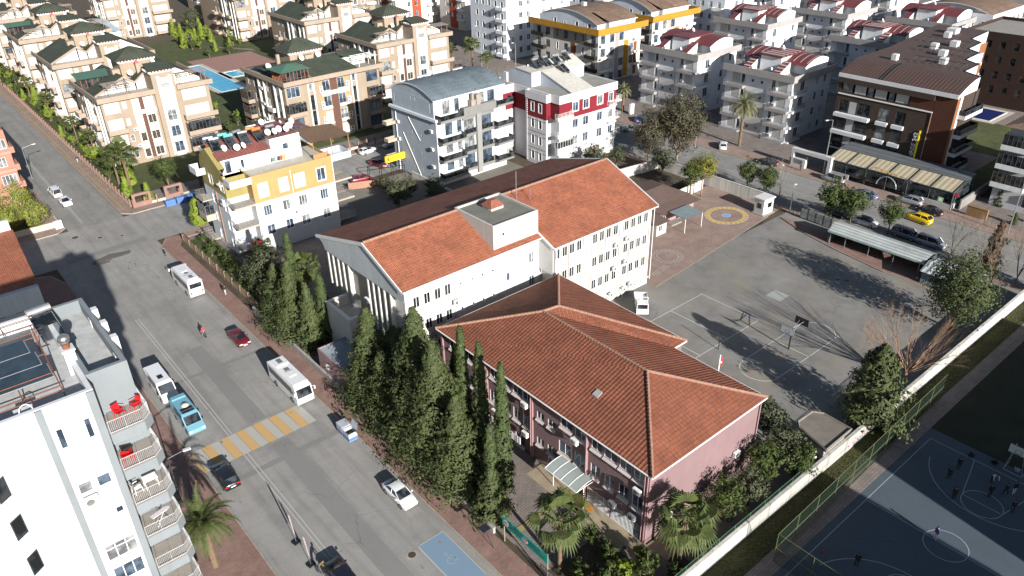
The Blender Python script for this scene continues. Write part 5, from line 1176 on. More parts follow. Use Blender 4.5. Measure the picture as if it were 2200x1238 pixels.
for a in ((-.7, -1.4, 25.1, -1.1), (-.7, -1.1, -.4, 20), (24.8, -1.1, 25.1, 20)): b.mb('parapet|' + bgp.name, [bgp]).box(a[0], a[1], 14.0, a[2], a[3], 15.0)
b.mb('terrace|x', [wallmat('terrace_floor', (.33, .31, .28))]).box(-.4, -1.1, 14.2, 24.8, 0, 14.35)
m = MB(); pts = [(6.5, -.9, 14.95), (17.5, -.9, 14.95), (17.5, 3.2, 15.8), (23.5, 7.5, 16.7), (23.5, 18, 15.2), (1.0, 18, 15.2), (1.0, 6.2, 16.4), (6.5, 4.6, 16.1)]
m.poly([(6.5, -.9, 14.95), (18.5, -.9, 14.95), (17.0, 7.5, 17.2), (6.5, 7.5, 17.2)], 0); m.poly([(17.0, 7.5, 17.2), (18.5, 4.4, 16.4), (23.6, 4.4, 16.6), (23.6, 8.5, 17.2)], 0)
m.poly([(.6, 4.5, 15.0), (6.5, 4.5, 16.4), (6.5, 7.5, 17.2), (.6, 12, 15.6)], 0); m.poly([(.6, 12, 15.6), (6.5, 7.5, 17.2), (23.6, 8.5, 17.2), (23.6, 17, 15.2), (.6, 17, 15.2)], 0)
m.poly([(18.5, -.9, 14.4), (18.5, -.9, 14.95), (17.0, 7.5, 17.2), (17.0, 7.5, 14.4)], 1); m.poly([(17.3, 4.42, 14.4), (23.6, 4.42, 14.4), (23.6, 4.42, 16.6), (17.3, 4.42, 16.4)], 1); m.poly([(6.5, -.9, 14.4), (6.5, -.9, 14.95), (6.5, 7.5, 17.2), (6.5, 7.5, 14.4)], 1); m.poly([(.6, 4.5, 14.4), (6.5, 4.5, 14.4), (6.5, 4.5, 16.4), (.6, 4.5, 15.0)], 1)
m.build('roof', [grn, bgw], b.e)
m = MB(); hip(m, -.9, -1.2, 6.6, 6.0, 17.0, 1.0); m.build('hut_roof', dgrn, b.e)
m = MB(); m.box(-.2, -.6, 14.4, 5.9, 4.4, 17.0, 0)
for i in range(8): m.tube((-.25 + i * .88, -.65, 14.4), (-.25 + i * .88, -.65, 17.0), .07, n=4, mi=1); m.tube((-.25, -.65 + i * .7, 14.4), (-.25, -.65 + i * .7, 17), .07, n=4, mi=1)
for z in (15.4,): m.tube((-.3, -.95, z), (6.2, -.95, z), .04, n=4, mi=2); m.tube((-.55, -.95, z), (-.55, 4, z), .04, n=4, mi=2)
m.build('roof_hut', [gld, pm('orange_timber', (.26, .1, .04)), metal], b.e)
b.mass(6.4, 14.4, 8.2, 14, 15.5, 18.8, bg_, roof=False, part='stair_box'); cornice(b, 6.4, 8.2, 14.4, 14, 18.3)
m = MB(); hip(m, 5.5, 7.2, 15.3, 15, 19.0, 2.2); m.build('hip_roof', grn, b.e)
m = MB(); m.box(9.6, 6.9, 16, 11.6, 8.2, 17.9); m.box(3.8, 9.4, 15.5, 4.5, 10.1, 18.6, 0); m.build('chimney', bgp, b.e)
for x_, y_, z_ in ((8.6, 7.2, 16.6), (12.9, 7.4, 16.6), (1.4, 9.5, 15.5)): b.dish(x_, y_, z_, .75, -1.25)
pergola(b, 19.2, -.2, 23.6, 2.8, 14.35, trimw); b.done()
# ---------------------------------------------------------------- red-vaulted blocks on the right
gyb = wallmat('taupe_band', (.27, .255, .25), .06); gyw = wallmat('cool_white_render', (.6, .61, .63), .05); rdr = ribmat('dark_red_roof', (.12, .028, .03), .35, .12, .15, .55); solm = pm('brown_solar_strip', (.07, .04, .035), .3, .1)
slp = pm('cream_batten', (.4, .34, .31), .7, .1)
def redtop(x, y, label, stripes=0, h=14.4, rz=0, w=15.4, d=17.0):
    b = Bld('vaulted_apartment_block', label, x, y, rz, 'grey and white blocks with dark red vaulted roofs'); fl = [10.6 - 3.45 * k for k in range(4)]; dz = h - 14.4
    S = [(u, z + .7, 1.1, 1.7, '1t' if (k + i) % 3 else 'S1t') for k, z in enumerate(fl) for i, u in enumerate((9.2, 12.4))] + [(3.2, z + .3, 1.6, 2.2, '2') for z in fl]
    W = [(yy, z + .3, ww, 2.2, kk) for z in fl for yy, ww, kk in ((1.2, 2.2, 'S1'), (4.2, .8, '1k'), (13.2, 2.2, 'S1'), (12, .8, '1k'))] + [(yy, z + 1.1, .7, .7, '1t') for z in fl for yy in (7.2, 9.6)]
    b.mass(0, w, 0, d, 0, h - .8, gyw, S=S, W=W, roof=conc)
    b.panel('W', 0, 6.2, 11.2, .2, 9.6, wallmat('grey_spine', (.45, .445, .445), .06), .08, [(h_[0], h_[1], h_[2], h_[3]) for h_ in W if h_[2] == .7], part='spine')
    for a in ((-1.2, -.9, w + .6, -.65), (-1.2, -.65, -.95, d + .3)): b.mb('parapet|x', [gyb]).box(a[0], a[1], h - .9, a[2], a[3], h + .55)
    b.mb('parapet|x', [gyb]).box(w + .35, -.65, h - .9, w + .6, d, h + .55); b.mb('terrace|x', [conc]).box(-.95, -.65, h - .82, w + .35, d, h - .7)
    for z in fl:
        b.balcony('W', 0, 11.7, 5.2, z, 1.1, 'rail', gyb, metal, slab=.5); b.balcony('W', 0, .0, 5.4, z, 1.1, 'rail', gyb, metal, slab=.5); b.balcony('S', 0, -.0, 5.0, z, .85, 'rail', gyw, metal, slab=.45)
        b.ac('W', 0, 3.5, z + .5)
    hz = h - .7
    def qv(y0, y1, nm):
        m = MB(); n = 9; P = [(5.2 + (w - 6.4) * i / n, hz + 2.0 + 1.9 * math.sin(PI * (.08 + .72 * i / n)) - 0.45) for i in range(n + 1)]
        for (xa, za), (xb, zb_) in zip(P, P[1:]):
            m.poly([(xa, y0, za), (xb, y0, zb_), (xb, y1, zb_), (xa, y1, za)], 0)
            for yy in (y0 + .05, y1 - .05): m.poly([(xa, yy, hz if xa > 6 else za - .2), (xb, yy, hz), (xb, yy, zb_), (xa, yy, za)], 1)
        m.poly([(P[-1][0], y0, hz), (P[-1][0], y1, hz), (P[-1][0], y1, P[-1][1]), (P[-1][0], y0, P[-1][1])], 1); m.poly([(6.2, y0, hz), (6.2, y1, hz), (6.2, y1, hz + 2.3), (6.2, y0, hz + 2.3)], 1)
        m.build('vaulted_roof', [rdr, gyw], b.e)
        if stripes & 1:
            s = MB()
            for j in range(3):
                ya, yb2 = y0 + .3 + j * (y1 - y0 - .3) / 3, y0 + .1 + (j + .75) * (y1 - y0) / 3
                for (xa, za), (xb, zb_) in zip(P[1:-1], P[2:]): s.poly([(xa, ya, za + .06), (xb, ya, zb_ + .06), (xb, ya + .22, zb_ + .06), (xa, ya + .22, za + .06)])
            s.build('roof_battens', slp, b.e)
    qv(.6, 6.0, 'a'); qv(11.2, d - .6, 'b')
    m = MB(); m.box(4.0, 6.0, hz, 12.4, 11.2, hz + 3.3, 1); m.box(3.6, 5.7, hz + 3.3, 12.8, 11.5, hz + 3.6, 0); m.build('stair_box', [rdr, gyw], b.e)
    if stripes & 2:
        s = MB()
        for j in range(5): s.box(4.4 + j * 1.6, 5.9, hz + 3.6, 4.9 + j * 1.6, 11.3, hz + 3.66)
        s.build('roof_battens', slp, b.e)
    m = MB()
    for ya in (4.2, 12.0):
        m.poly([(.2, ya, hz + .2), (5.0, ya, hz + 2.6), (5.0, ya + 1.7, hz + 2.6), (.2, ya + 1.7, hz + .2)], 0)
        for yy in (ya + .02, ya + 1.68): m.poly([(.4, yy, hz), (5.0, yy, hz), (5.0, yy, hz + 2.5), (.4, yy, hz + .25)], 1)
    m.build('lean_to', [rdr, gyw], b.e)
    if stripes & 4:
        s = MB()
        for ya in (4.2, 12.0):
            for j in range(5): s.poly([(.6 + j * .95, ya, hz + .46 + j * .475), (.85 + j * .95, ya, hz + .6 + j * .475), (.85 + j * .95, ya + 1.7, hz + .6 + j * .475), (.6 + j * .95, ya + 1.7, hz + .46 + j * .475)])
        s.build('roof_battens', slp, b.e)
    b.dish(2.2, 7.0, hz, .5, -1.3); b.dish(1.6, 10.8, hz, .5, -1.1); b.dish(9, 9, hz + 3.4, .5, -1.4)
    b.win('W', 3.98, 7.0, hz + .4, 1.1, 2.1, '1k', depth=.02); b.done()
redtop(153.2, 114.2, 'grey and white block with plain dark red vaults, left one behind the tall palm street')
redtop(151.8, 87.8, 'grey and white block with striped red vaults, behind the tall date palm', 7)
redtop(195.0, 123.2, 'grey block with striped red roofs, second row behind the date palm', 3)
redtop(195.5, 87.2, 'grey block half hidden behind the brown roofed hotel', 7)
redtop(228.5, 89.0, 'far grey block with dark red vaults above the brown hotel roof')
redtop(223.0, 115.5, 'far grey block with a striped solar roof at the top edge', 6)
redtop(240.0, 150.0, 'far pale block at the top edge right of centre', 2)
redtop(262.0, 122.0, 'farthest pale block near the top right', 0)
# ochre-banded blocks with brown vaulted shingle roofs
och = wallmat('ochre_band', (.33, .17, .018), .06); brs = tilemat('brown_shingles', (.17, .115, .085), (.13, .09, .07), .25, .4, (.1, .07, .05), .5, .2); ltb = wallmat('light_blue_render', (.45, .5, .57), .06); tpe = wallmat('taupe_render', (.22, .2, .185), .06); rb_ = wallmat('russet_panel', (.16, .05, .025), .06)
def ochre(x, y, w, d, label):
    b = Bld('ochre_banded_block', label, x, y, 0, 'blocks with an ochre band and brown vaulted roof', fm=pvc); fl = [10.4 - 3.5 * k for k in range(4)]
    W = [(yy, z + .3, ww, 2.1, '2k' if ww > 1 else '1t') for z in fl for yy, ww in ((1, 1.8), (5.5, .8), (8.5, .8), (12, 1.6), (16, .8), (19.5, 1.8), (23.5, 1.6)) if yy < d - 3]
    S = [(u, z + .3, 1.8, 2.2, '2k' if (k + int(u)) % 3 else 'S1') for k, z in enumerate(fl) for u in (1, 4.6, 8.4, 12.6)]
    b.mass(0, w, 0, d, 0, 13.6, offw, S=S, W=W, roof=conc)
    b.panel('W', 0, 4.5, 18, 10.0, 13.4, tpe, .05, [h[:4] for h in W], part='taupe_cladding'); b.panel('W', 0, 9, 10.6, .3, 10, rb_, .06, part='russet_strip'); b.panel('S', 0, 6.8, 8.2, .4, 13.4, gyb, .08, part='pier'); b.panel('S', 0, 10.4, 12.2, .4, 10.5, och, .08, part='ochre_pier'); b.panel('S', 0, 14.6, 15.8, .4, 9.5, rb_, .08, part='russet_strip')
    for a in ((-1.5, -1.4, w + 1.4, -1.15), (-1.5, -1.15, -1.25, d + .4), (w + 1.15, -1.15, w + 1.4, d + .4)): b.mb('ochre_band|x', [och]).box(a[0], a[1], 13.5, a[2], a[3], 15.1)
    b.mb('terrace|x', [conc]).box(-1.25, -1.15, 13.55, w + 1.15, d + .4, 13.75)
    for z in fl:
        b.balcony('W', 0, 0, 4.2, z, 1.3, 'solid', wallmat('black_band', (.02, .018, .017), .1), h=.8); b.balcony('W', 0, d - 6, 5.4, z, 1.3, 'solid', wallmat('black_band', (.02, .018, .017)), h=.8)
        b.balcony('S', 0, .2, 4.4, z, 1.1, 'solid', white, h=.3); b.balcony('S', 0, w - 3.6, 3.6, z, 1.1, 'solid', white, h=.4)
    b.mass(1.0, w - 1, 1.5, d - 2, 13.7, 15.6, ltb, W=[(4, 14.0, 1.2, 1.6, '1t'), (9, 14.0, 1.2, 1.6, '2t'), (14, 14.2, .8, .9, '1t'), (18, 14.0, 1, 1.6, '1t')], roof=False, part='attic')
    ar = arch_roof(.6, w - .4, 1.2, d - 1.8, 15.5, 2.9, 'x', 14, .2, over=.45); ar.build('vaulted_roof', [brs, trimw, ltb], b.e)
    m = MB(); m.box(4, -.2, 13.7, 9.5, 3, 16.2, 0); m.poly([(3.8, -.4, 16.3), (9.8, -.4, 16.3), (9.8, 6, 18.2), (3.8, 6, 18.2)], 1); m.box(7, d / 2 - .6, 17, 8.2, d / 2 + .6, 19.6, 0); m.build('dormer', [offw, brs], b.e)
    b.done()
ochre(157.6, 151.2, 17.4, 27, 'block with ochre balcony band, brown vaulted roof and light blue attic at the top')
ochre(182.0, 153.0, 19, 22, 'second ochre banded block to the right with a dark glazed corner hut')
def plain(x, y, w, d, h, label, wall, accent=None, bal=1, roofm=None, arch=0, k='2t'):
    b = Bld('apartment_block', label, x, y, 0, None); n = int((h - 1) / 3.5); fl = [h - 3.4 - 3.5 * i for i in range(n)]
    S = [(u, z + .5, 1.4, 1.7, k if r_ % 3 else 'S1t') for i, z in enumerate(fl) for r_, u in enumerate([2 + 3.2 * j for j in range(int((w - 2.5) / 3.2))])]
    W = [(u, z + .5, 1.2, 1.7, k) for z in fl for u in [1.5 + 3.1 * j for j in range(int((d - 2) / 3.1))]]
    b.mass(0, w, 0, d, 0, h, wall, S=S[:48], W=W[:48], roof=roofm or conc, par=.8)
    if accent: b.panel('S', 0, w * .4, w * .62, .3, h - .4, accent, .06, [q[:4] for q in S], part='accent_panel'); b.panel('W', 0, d * .3, d * .6, .3, h - .4, accent, .06, [q[:4] for q in W], part='accent_panel')
    if bal:
        for z in fl: b.balcony('S', 0, w - 4.2, 4.0, z, 1.3, 'solid', white, h=.8); b.balcony('W', 0, 0.3, 3.6, z, 1.2, 'solid', white, h=.7)
    if arch: arch_roof(.5, w - .5, .5, d - .5, h + .2, 2.4, 'x', 10, .2, over=.4).build('vaulted_roof', [arch, trimw, wall], b.e)
    b.done(); return b
cw = wallmat('pale_blue_white', (.55, .59, .65), .06)
b1 = plain(157.8, 190.8, 27, 18, 18.5, 'pale blue and white block with a lattice mast, above the red and white block', cw, None)
plain(161, 259, 18, 16, 17, 'pale block with rust red panels behind the palms at the top', offw, wallmat('rust_panel', (.27, .06, .025), .05))
plain(176, 236, 16, 16, 17.5, 'white block with an orange red stair strip at the top edge', offw, wallmat('rust_panel', (.27, .06, .025)))
plain(206, 196, 22, 18, 16, 'white block at the top edge, above the ochre banded blocks', gyw)
plain(232, 178, 22, 18, 15, 'pale grey block at the top edge above the striped roofs', cw, arch=rdr)
plain(206.5, 146, 15, 18, 17.5, 'grey block with ornate balconies behind the ochre blocks', cw, None, k='3')
plain(140, 262, 14, 15, 13, 'pale block with dark red roof at the top, left of the palms', bg_, arch=rdr)
plain(143, 300, 24, 18, 15, 'beige block at the top edge behind the compound', bg_, arch=grn)
plain(190, 290, 26, 20, 15, 'pale block at the top edge right of the palms', offw)
plain(265, 200, 28, 20, 15, 'distant white block at the top edge', offw); plain(300, 140, 24, 20, 15, 'distant pale block at the top right edge', gyw); plain(275, 160, 20, 16, 14, 'distant block with brown vault at the top edge', offw, arch=brs)
for i, (x, y, w_, d_) in enumerate(((48, 372, 30, 18), (120, 345, 30, 18), (-5, 330, 14, 40), (-8, 232, 20, 26), (-9, 280, 20, 26))):
    if i: plain(x, y, w_, d_, 14, ('', 'long beige block at the top edge', 'block far up the left street', 'pale block left of the upper street', 'pale block far left of the upper street')[i], bg_)
m = MB(); m.box(54, 300, 0, 73, 330, 6, 0); m.poly([(53, 299, 6.1), (74, 299, 6.1), (74, 315, 8), (53, 315, 8)], 1); m.poly([(53, 315, 8), (74, 315, 8), (74, 331, 6.1), (53, 331, 6.1)], 1)
tag(m.build('sheet_roof_hall', [offw, ribmat('pale_blue_sheet', (.3, .38, .42), .5, .15, .1)]), 'pale blue sheet roofed hall at the top left, behind the compound blocks', 'hall')
m = MB(); m.box(196, 285, 0, 222, 305, 5, 0); m.poly([(195, 284, 5.1), (223, 284, 5.1), (223, 306, 6.5), (195, 306, 6.5)], 1)
# lattice mast on the pale blue block
m = MB()
for k in range(8):
    z = 2 + k * 1.9
    for sx in (0, 1):
        m.tube((6 + sx, -.5, z), (6 + sx, -.5, z + 1.9), .05, n=4)
    m.tube((5.8, -.5, z), (7.2, -.5, z), .05, n=4); m.tube((6, -.5, z), (7, -.5, z + 1.9), .04, n=4)
m.build('lattice_mast', metal, b1.e)
# ---------------------------------------------------------------- the brown hotel
Ho = Bld('hotel', 'dark brown hotel with sawtooth brown roof, white ledges and a yellow vertical sign', 151, 54.2, cat='hotel', fm=darkfr, sh=shut)
br = brickmat('dark_brown_cladding', (.055, .04, .033), (.045, .033, .028), (.03, .022, .018), .6, .12, .01, var=.15); brk = brickmat('red_brown_brick', (.085, .032, .02), (.068, .026, .016), (.04, .02, .014), .3, .1, .012); ornw = wallmat('orange_strip', (.2, .085, .035), .05); hw = wallmat('hotel_white', (.5, .51, .53), .04)
W = []
for k, z in enumerate((9.9, 6.35, 2.8)):
    W += [(11.7, z, 2.1, 2.5, '1k'), (8.5, z, 1.9, 2.5, '1kd'), (20.4, z, 1.8, 2.5, '1kd'), (18.4, z, 1.7, 2.5, 'S1'), (15.7, z, 2.5, 2.5, '2kd')]
W = [(a, b_, c, d_, k) for a, b_, c, d_, k in W]
Ho.mass(0, 9.2, 0, 23, 0, 17.2, br, W=[h for h in W if h[1] + h[3] < 13.5] + [(8.6, 14.0, 13.8, 2.1, 'x')], roof=False)
Ho.panel('W', 0, .05, 3.9, .2, 17.0, brk, .03, part='brick_panel'); Ho.panel('W', 0, 3.95, 8.4, 13.7, 15.9, brk, .03, part='brick_panel')
for i, (u, w_) in enumerate(((8.7, 2.5), (11.5, 1.1), (13.0, 2.4), (15.7, 1.2), (17.2, 2.4), (20.0, 2.2))): Ho.win('W', .12, u, 14.05, w_, 2.0, 'S1' if i % 2 == 0 else '1c', depth=.0)
Ho.panel('W', 0, -.1, 23.2, 16.95, 17.7, hw, .45, part='white_fascia'); Ho.panel('W', 0, 3.9, 23.0, 15.9, 16.95, br, .5, part='brown_fascia'); Ho.panel('W', 0, 3.85, 22.8, 13.5, 13.72, trimw, .18, part='ledge')
Ho.panel('W', 0, 3.85, 3.97, 2.5, 13.5, wallmat('beige_trim', (.3, .2, .14), .05), .12, part='trim')
for z in (9.85, 6.3): Ho.panel('W', 0, 15.3, 22.6, z - .7, z, hw, 1.0, part='white_ledge'); 
for z in (9.8, 6.25):
    for u in (11.6, 8.4): Ho.panel('W', 0, u, u + 2.3, z - .7, z, hw, .6, part='white_ledge')
Ho.panel('W', 0, 8.2, 22.6, 2.3, 2.5, trimw, .3, part='ledge')
Ho.panel('S', 0, 0, 1.1, .2, 16.9, ornw, .04, part='orange_strip'); Ho.panel('S', 0, 1.1, 2.0, .2, 17.4, hw, .1, part='white_strip')
for z in (13.6, 9.9, 6.4, 2.7): Ho.balcony('S', 0, 1.6, 7.6, z, 1.4, 'glass', hw, darkfr, slab=.7); Ho.win('S', -.0, 2.2, z, 6, 2.6, '4kd', depth=.0)
rf_ = ribmat('brown_standing_roof', (.06, .034, .028), .35, .07, .12, .7)
m = MB(); n = 8; pr = [(-.3 + 7.0 * math.sin(PI / 2 * i / n) ** 1.0 * 1.0, 17.75 + 1.9 * (1 - math.cos(PI / 2 * i / n)) ** .75) for i in range(n + 1)]
pr = [(-.3 + 7.5 * (i / n), 17.75 + 1.9 * math.sin(PI / 2 * i / n)) for i in range(n + 1)]
for (xa, za), (xb, zb_) in zip(pr, pr[1:]):
    m.poly([(xa, -.2, za), (xb, -.2 + .9 * (xb - xa) * 0, zb_), (xb, 23.2, zb_), (xa, 23.2, za)], 0); m.poly([(xa, -.18, 17.2), (xb, -.18, 17.2), (xb, -.18, zb_), (xa, -.18, za)], 1); m.poly([(xa, 23.15, 17.2), (xb, 23.15, 17.2), (xb, 23.15, zb_), (xa, 23.15, za)], 1)
m.build('roof', [rf_, hw], Ho.e)
st = [(7.2, -.2), (9.2, 3.6), (16.5, 4.0), (18.8, 7.4), (26.5, 7.9), (28.6, 11), (36.5, 11.6), (38.8, 14.6), (50, 15.4)]
m = MB(); zt = 19.65
for (xa, ya), (xb, yb_) in zip(st, st[1:]):
    m.poly([(xa, ya, zt), (xb, yb_, zt), (xb, 23.2 + max(0, (xb - 20) * .12), zt), (xa, 23.2 + max(0, (xa - 20) * .12), zt)], 0)
    m.poly([(xa, ya, 12), (xb, yb_, 12), (xb, yb_, zt), (xa, ya, zt)], 1); m.tube((xa, ya, zt), (xb, yb_, zt), .14, n=4, mi=2)
m.build('sawtooth_roof', [rf_, hw, gld], Ho.e)
for i, (a, b_, c) in enumerate(((9.2, 18.7, 3.9), (18.7, 28.6, 7.8), (28.6, 38.8, 11.4), (38.8, 50, 15))):
    Ho.mass(a, b_, c, 23, 0, 17.2, ornw if i % 2 else hw, roof=False)
    for z in (13.6, 9.9, 6.4, 2.7): Ho.balcony("S", c, a + 1, 6, z, 1.4, "glass", hw, darkfr, slab=.7); Ho.win("S", c, a + 1.5, z, 4.6, 2.4, "3kd", depth=.0)
for i, (x_, y_, z_, s_) in enumerate(((9, 17, 19.6, 1), (12.5, 9, 19.6, 1.2), (19, 12, 19.6, 1.3), (24, 16, 19.6, 1.2), (29, 14, 19.6, 1.4), (37, 19, 19.6, 1.2), (42, 20, 19.6, 2))):
    m = MB(); m.box(x_ - .6 * s_, y_ - .5 * s_, z_, x_ + .6 * s_, y_ + .5 * s_, z_ + 1.2); m.build('roof_unit', hw, Ho.e)
m = MB()
for y0, x0 in ((4, 11), (7.5, 21), (11, 30)):
    for k in range(7): m.tube((x0, y0 + k * 1.6, 19.7), (x0, y0 + k * 1.6, 20.7), .05, n=4); m.tube((x0, y0 + k * 1.6, 20.7), (x0 - 1.4, y0 + k * 1.6 + .6, 19.7), .05, n=4)
    m.tube((x0, y0, 20.7), (x0, y0 + 10, 20.7), .06, n=4)
m.build('roof_truss', darkfr, Ho.e)
m = MB()
for i in range(len(pr) - 1):
    (xa, za), (xb, zb_) = pr[i], pr[i + 1]
    for y_ in (14.2, 14.9): m.tube((xa, y_, za + .12), (xb, y_, zb_ + .12), .06, n=4)
    for t in (0, .33, .66): m.tube((xa + (xb - xa) * t, 14.2, za + (zb_ - za) * t + .12), (xa + (xb - xa) * t, 14.9, za + (zb_ - za) * t + .12), .04, n=4)
m.build('roof_ladder', darkfr, Ho.e)
def text(name, s, size, mat, parent, loc, rot, ext=.04):
    c = bpy.data.curves.new(name, 'FONT'); c.body = s; c.size = size; c.extrude = ext; c.align_x = 'LEFT'
    t = bpy.data.objects.new(name, c); COL.objects.link(t); dg = bpy.context.evaluated_depsgraph_get()
    me = bpy.data.meshes.new_from_object(t.evaluated_get(dg)); bpy.data.objects.remove(t); me.materials.clear(); me.materials.append(mat)
    o = bpy.data.objects.new(name, me); COL.objects.link(o); o.parent = parent; o.location = loc; o.rotation_euler = rot; return o
m = MB(); m.box(-.2, 5.0, 2.9, -.06, 5.28, 9.8); m.build('yellow_sign_bar', pm('sign_yellow', (.8, .62, .01), .4, 0), Ho.e)
text('sign_lettering', 'SUNRISE 242', 1.16, pm('sign_silver', (.5, .52, .55), .3, 0), Ho.e, (-.12, 5.42, 2.9), (R(90), R(-90), R(-90)), .06)
text('sign_small_lettering', 'residence\n   suites', .34, pm('sign_silver', (.5, .52, .55)), Ho.e, (-.09, 7.6, 3.1), (R(90), 0, R(-90)), .02)
Ho.done()
# restaurant pergola in front of the hotel
Rp = Bld('restaurant_pavilion', 'glass restaurant pavilion with cream retractable awnings in front of the brown hotel', 141.6, 47.4, cat='restaurant')
steel = pm('dark_grey_steel', (.06, .07, .075), .4, .1)
m = MB()
for i in range(6):
    y0 = .4 + i * 4.05; m.poly([(.1, y0, 3.35), (4.3, y0, 4.35), (4.3, y0 + 3.6, 4.35), (.1, y0 + 3.6, 3.35)])
m.build('awning', ribmat('cream_awning', (.33, .285, .2), .5, .06, .08, .8, 'Y'), Rp.e)
m = MB()
for i in range(7): y0 = .1 + i * 4.05; m.bar((0, y0, 3.3), (4.4, y0, 4.35), .1); m.bar((.05, y0, 0), (.05, y0, 3.3), .09); m.bar((7.2, y0, 4.4), (4.4, y0, 4.35), .1)
m.bar((0, 0, 3.25), (0, 24.6, 3.25), .14); m.bar((4.4, 0, 4.4), (4.4, 24.6, 4.4), .12); m.bar((0, 0, 2.9), (0, 24.6, 2.9), .06)
for p in ((0, 0), (0, 24.6), (8, 0), (8, 24.6)): m.bar((p[0], p[1], 0), (p[0], p[1], 3.3 if p[0] < 1 else 4.4), .12)
m.bar((0, 0, 3.3), (8, 0, 4.5), .1); m.build('frame', steel, Rp.e)
m = MB(); m.poly([(4.4, .1, 4.42), (9.0, .1, 4.6), (9.0, 24.6, 4.6), (4.4, 24.6, 4.42)]); m.build('back_roof', ribmat('slate_grey_sheet', (.1, .11, .12), .9, .25, .1), Rp.e)
m = MB()
for i in range(6): y0 = .2 + i * 4.05; m.poly([(.03, y0, .9), (.03, y0 + 3.9, .9), (.03, y0 + 3.9, 2.9), (.03, y0, 2.9)])
m.poly([(.1, .02, .9), (8, .02, .9), (8, .02, 4.3), (.1, .02, 3.2)]); m.build('glazing', gld, Rp.e)
m = MB(); m.box(-.15, 19.5, 0, .02, 24.7, 1.1); m.box(-.15, .1, 0, .02, 5.4, 1.0); m.box(0, -.15, 0, 8, .01, 1.0); m.build('low_wall', wallmat('pavilion_wall', (.36, .36, .36), .08), Rp.e)
m = MB()
for k in range(12):
    a0, a1 = PI * k / 12, PI * (k + 1) / 12; m.tube((-.5, 11.8 + 1.9 * math.cos(a0), 1.2 + 1.9 * math.sin(a0)), (-.5, 11.8 + 1.9 * math.cos(a1), 1.2 + 1.9 * math.sin(a1)), .12, n=5)
m.build('entrance_arch', pm('arch_grey_blue', (.16, .2, .22), .4, .05), Rp.e)
text('restaurant_lettering', 'Tadlarımıza', 1.0, pm('sign_gold', (.5, .34, .1), .35, 0), Rp.e, (-.12, 14.8, 3.5), (R(90), 0, R(-90)), .05)
Rp.done()
# brick-banded residence at the right edge
Bq = Bld('brick_banded_block', 'white block with brick bands and glazed balconies at the right edge', 149.5, 22, cat='building')
qb = brickmat('tan_brick', (.2, .1, .06), (.17, .085, .05), (.12, .07, .05), .3, .1, .012)
Bq.mass(0, 26, 0, 22, 0, 14.5, wallmat('right_block_white', (.42, .43, .44), .05), W=[(y, z, 2.2, 2.2, '3k') for z in (11.2, 7.8, 4.4, 1.0) for y in (3, 9.5, 14.6)], roof=conc)
Bq.panel('W', 0, 12.0, 14.2, .2, 14.4, qb, .06, part='brick_band'); Bq.panel('W', 0, 7, 9, .2, 14.4, qb, .06, part='brick_band')
for z in (11.0, 7.6, 4.2): Bq.balcony('W', 0, 16.8, 5.4, z, 1.8, 'closed', white, darkfr, h=.7, closed=2.6); Bq.balcony('W', 0, 2.2, 4.5, z, 1.5, 'glass', white, darkfr); Bq.balcony('W', 0, 9.3, 2.5, z, 1.2, 'glass', white, darkfr)
m = MB(); hip(m, -1, -1, 27, 23, 14.6, 3); m.build('roof', brs, Bq.e); Bq.done()
plain(243, 84, 22, 22, 15, 'white terraced block with brown roof at the top right corner', hw, arch=brs)
plain(213, 46, 22, 33, 16.5, 'dark brown hotel wing behind the pool at the right edge', wallmat('brown_wall', (.035, .02, .015), .1), bal=0, k='1kd')
plain(234, 48, 24, 22, 17, 'white block with dark balconies at the right edge behind the hotel', gyw, wallmat('brown_wall', (.06, .03, .022), .1))
# blocks beyond the lower right, outside the picture, whose shade falls on the courts
for i, (x, y, w_, d_, h_) in enumerate(((33, -36, 23.8, 18, 16.4), (62.9, -38, 40, 20, 16.4), (104.5, -38, 24, 20, 15.4), (150, -30, 22, 20, 14))):
    plain(x, y, w_, d_, h_, ('block south of the lower court, left', 'long block south of the lower court', 'block south of the dark lawn', 'block south of the right edge residence')[i], white, bal=0)
# ---------------------------------------------------------------- vegetation
bark = pm('bark', (.11, .085, .06), .9, .3, 4); bark2 = pm('pale_bark', (.2, .16, .12), .9, .25, 4); palmbark = pm('palm_bark', (.13, .09, .055), .95, .35, 6)
l_con = leafmat('conifer_leaf', (.04, .055, .021), (.08, .096, .038), .9); l_cyp = leafmat('cypress_leaf', (.04, .058, .022), (.068, .09, .032), 1.1)
l_brd = leafmat('broad_leaf', (.036, .054, .016), (.07, .092, .026), .8); l_lim = leafmat('lime_leaf', (.11, .16, .02), (.2, .24, .04), .9)
l_oli = leafmat('olive_leaf', (.05, .06, .034), (.09, .098, .055), 1.0); l_yel = leafmat('yellowing_leaf', (.09, .11, .02), (.22, .19, .03), .5); l_plm = leafmat('palm_leaf', (.042, .062, .02), (.095, .112, .038), 1.5)
l_plm2 = leafmat('dusty_palm_leaf', (.1, .115, .06), (.2, .19, .1), 1.5); l_brn = leafmat('brown_leaf', (.08, .05, .03), (.14, .09, .05), 1.0); l_euc = leafmat('eucalypt_leaf', (.045, .048, .028), (.1, .085, .055), .5)
def rv(r): 
    while 1:
        v = Vector((r.uniform(-1, 1), r.uniform(-1, 1), r.uniform(-1, 1)))
        if .05 < v.length < 1: return v
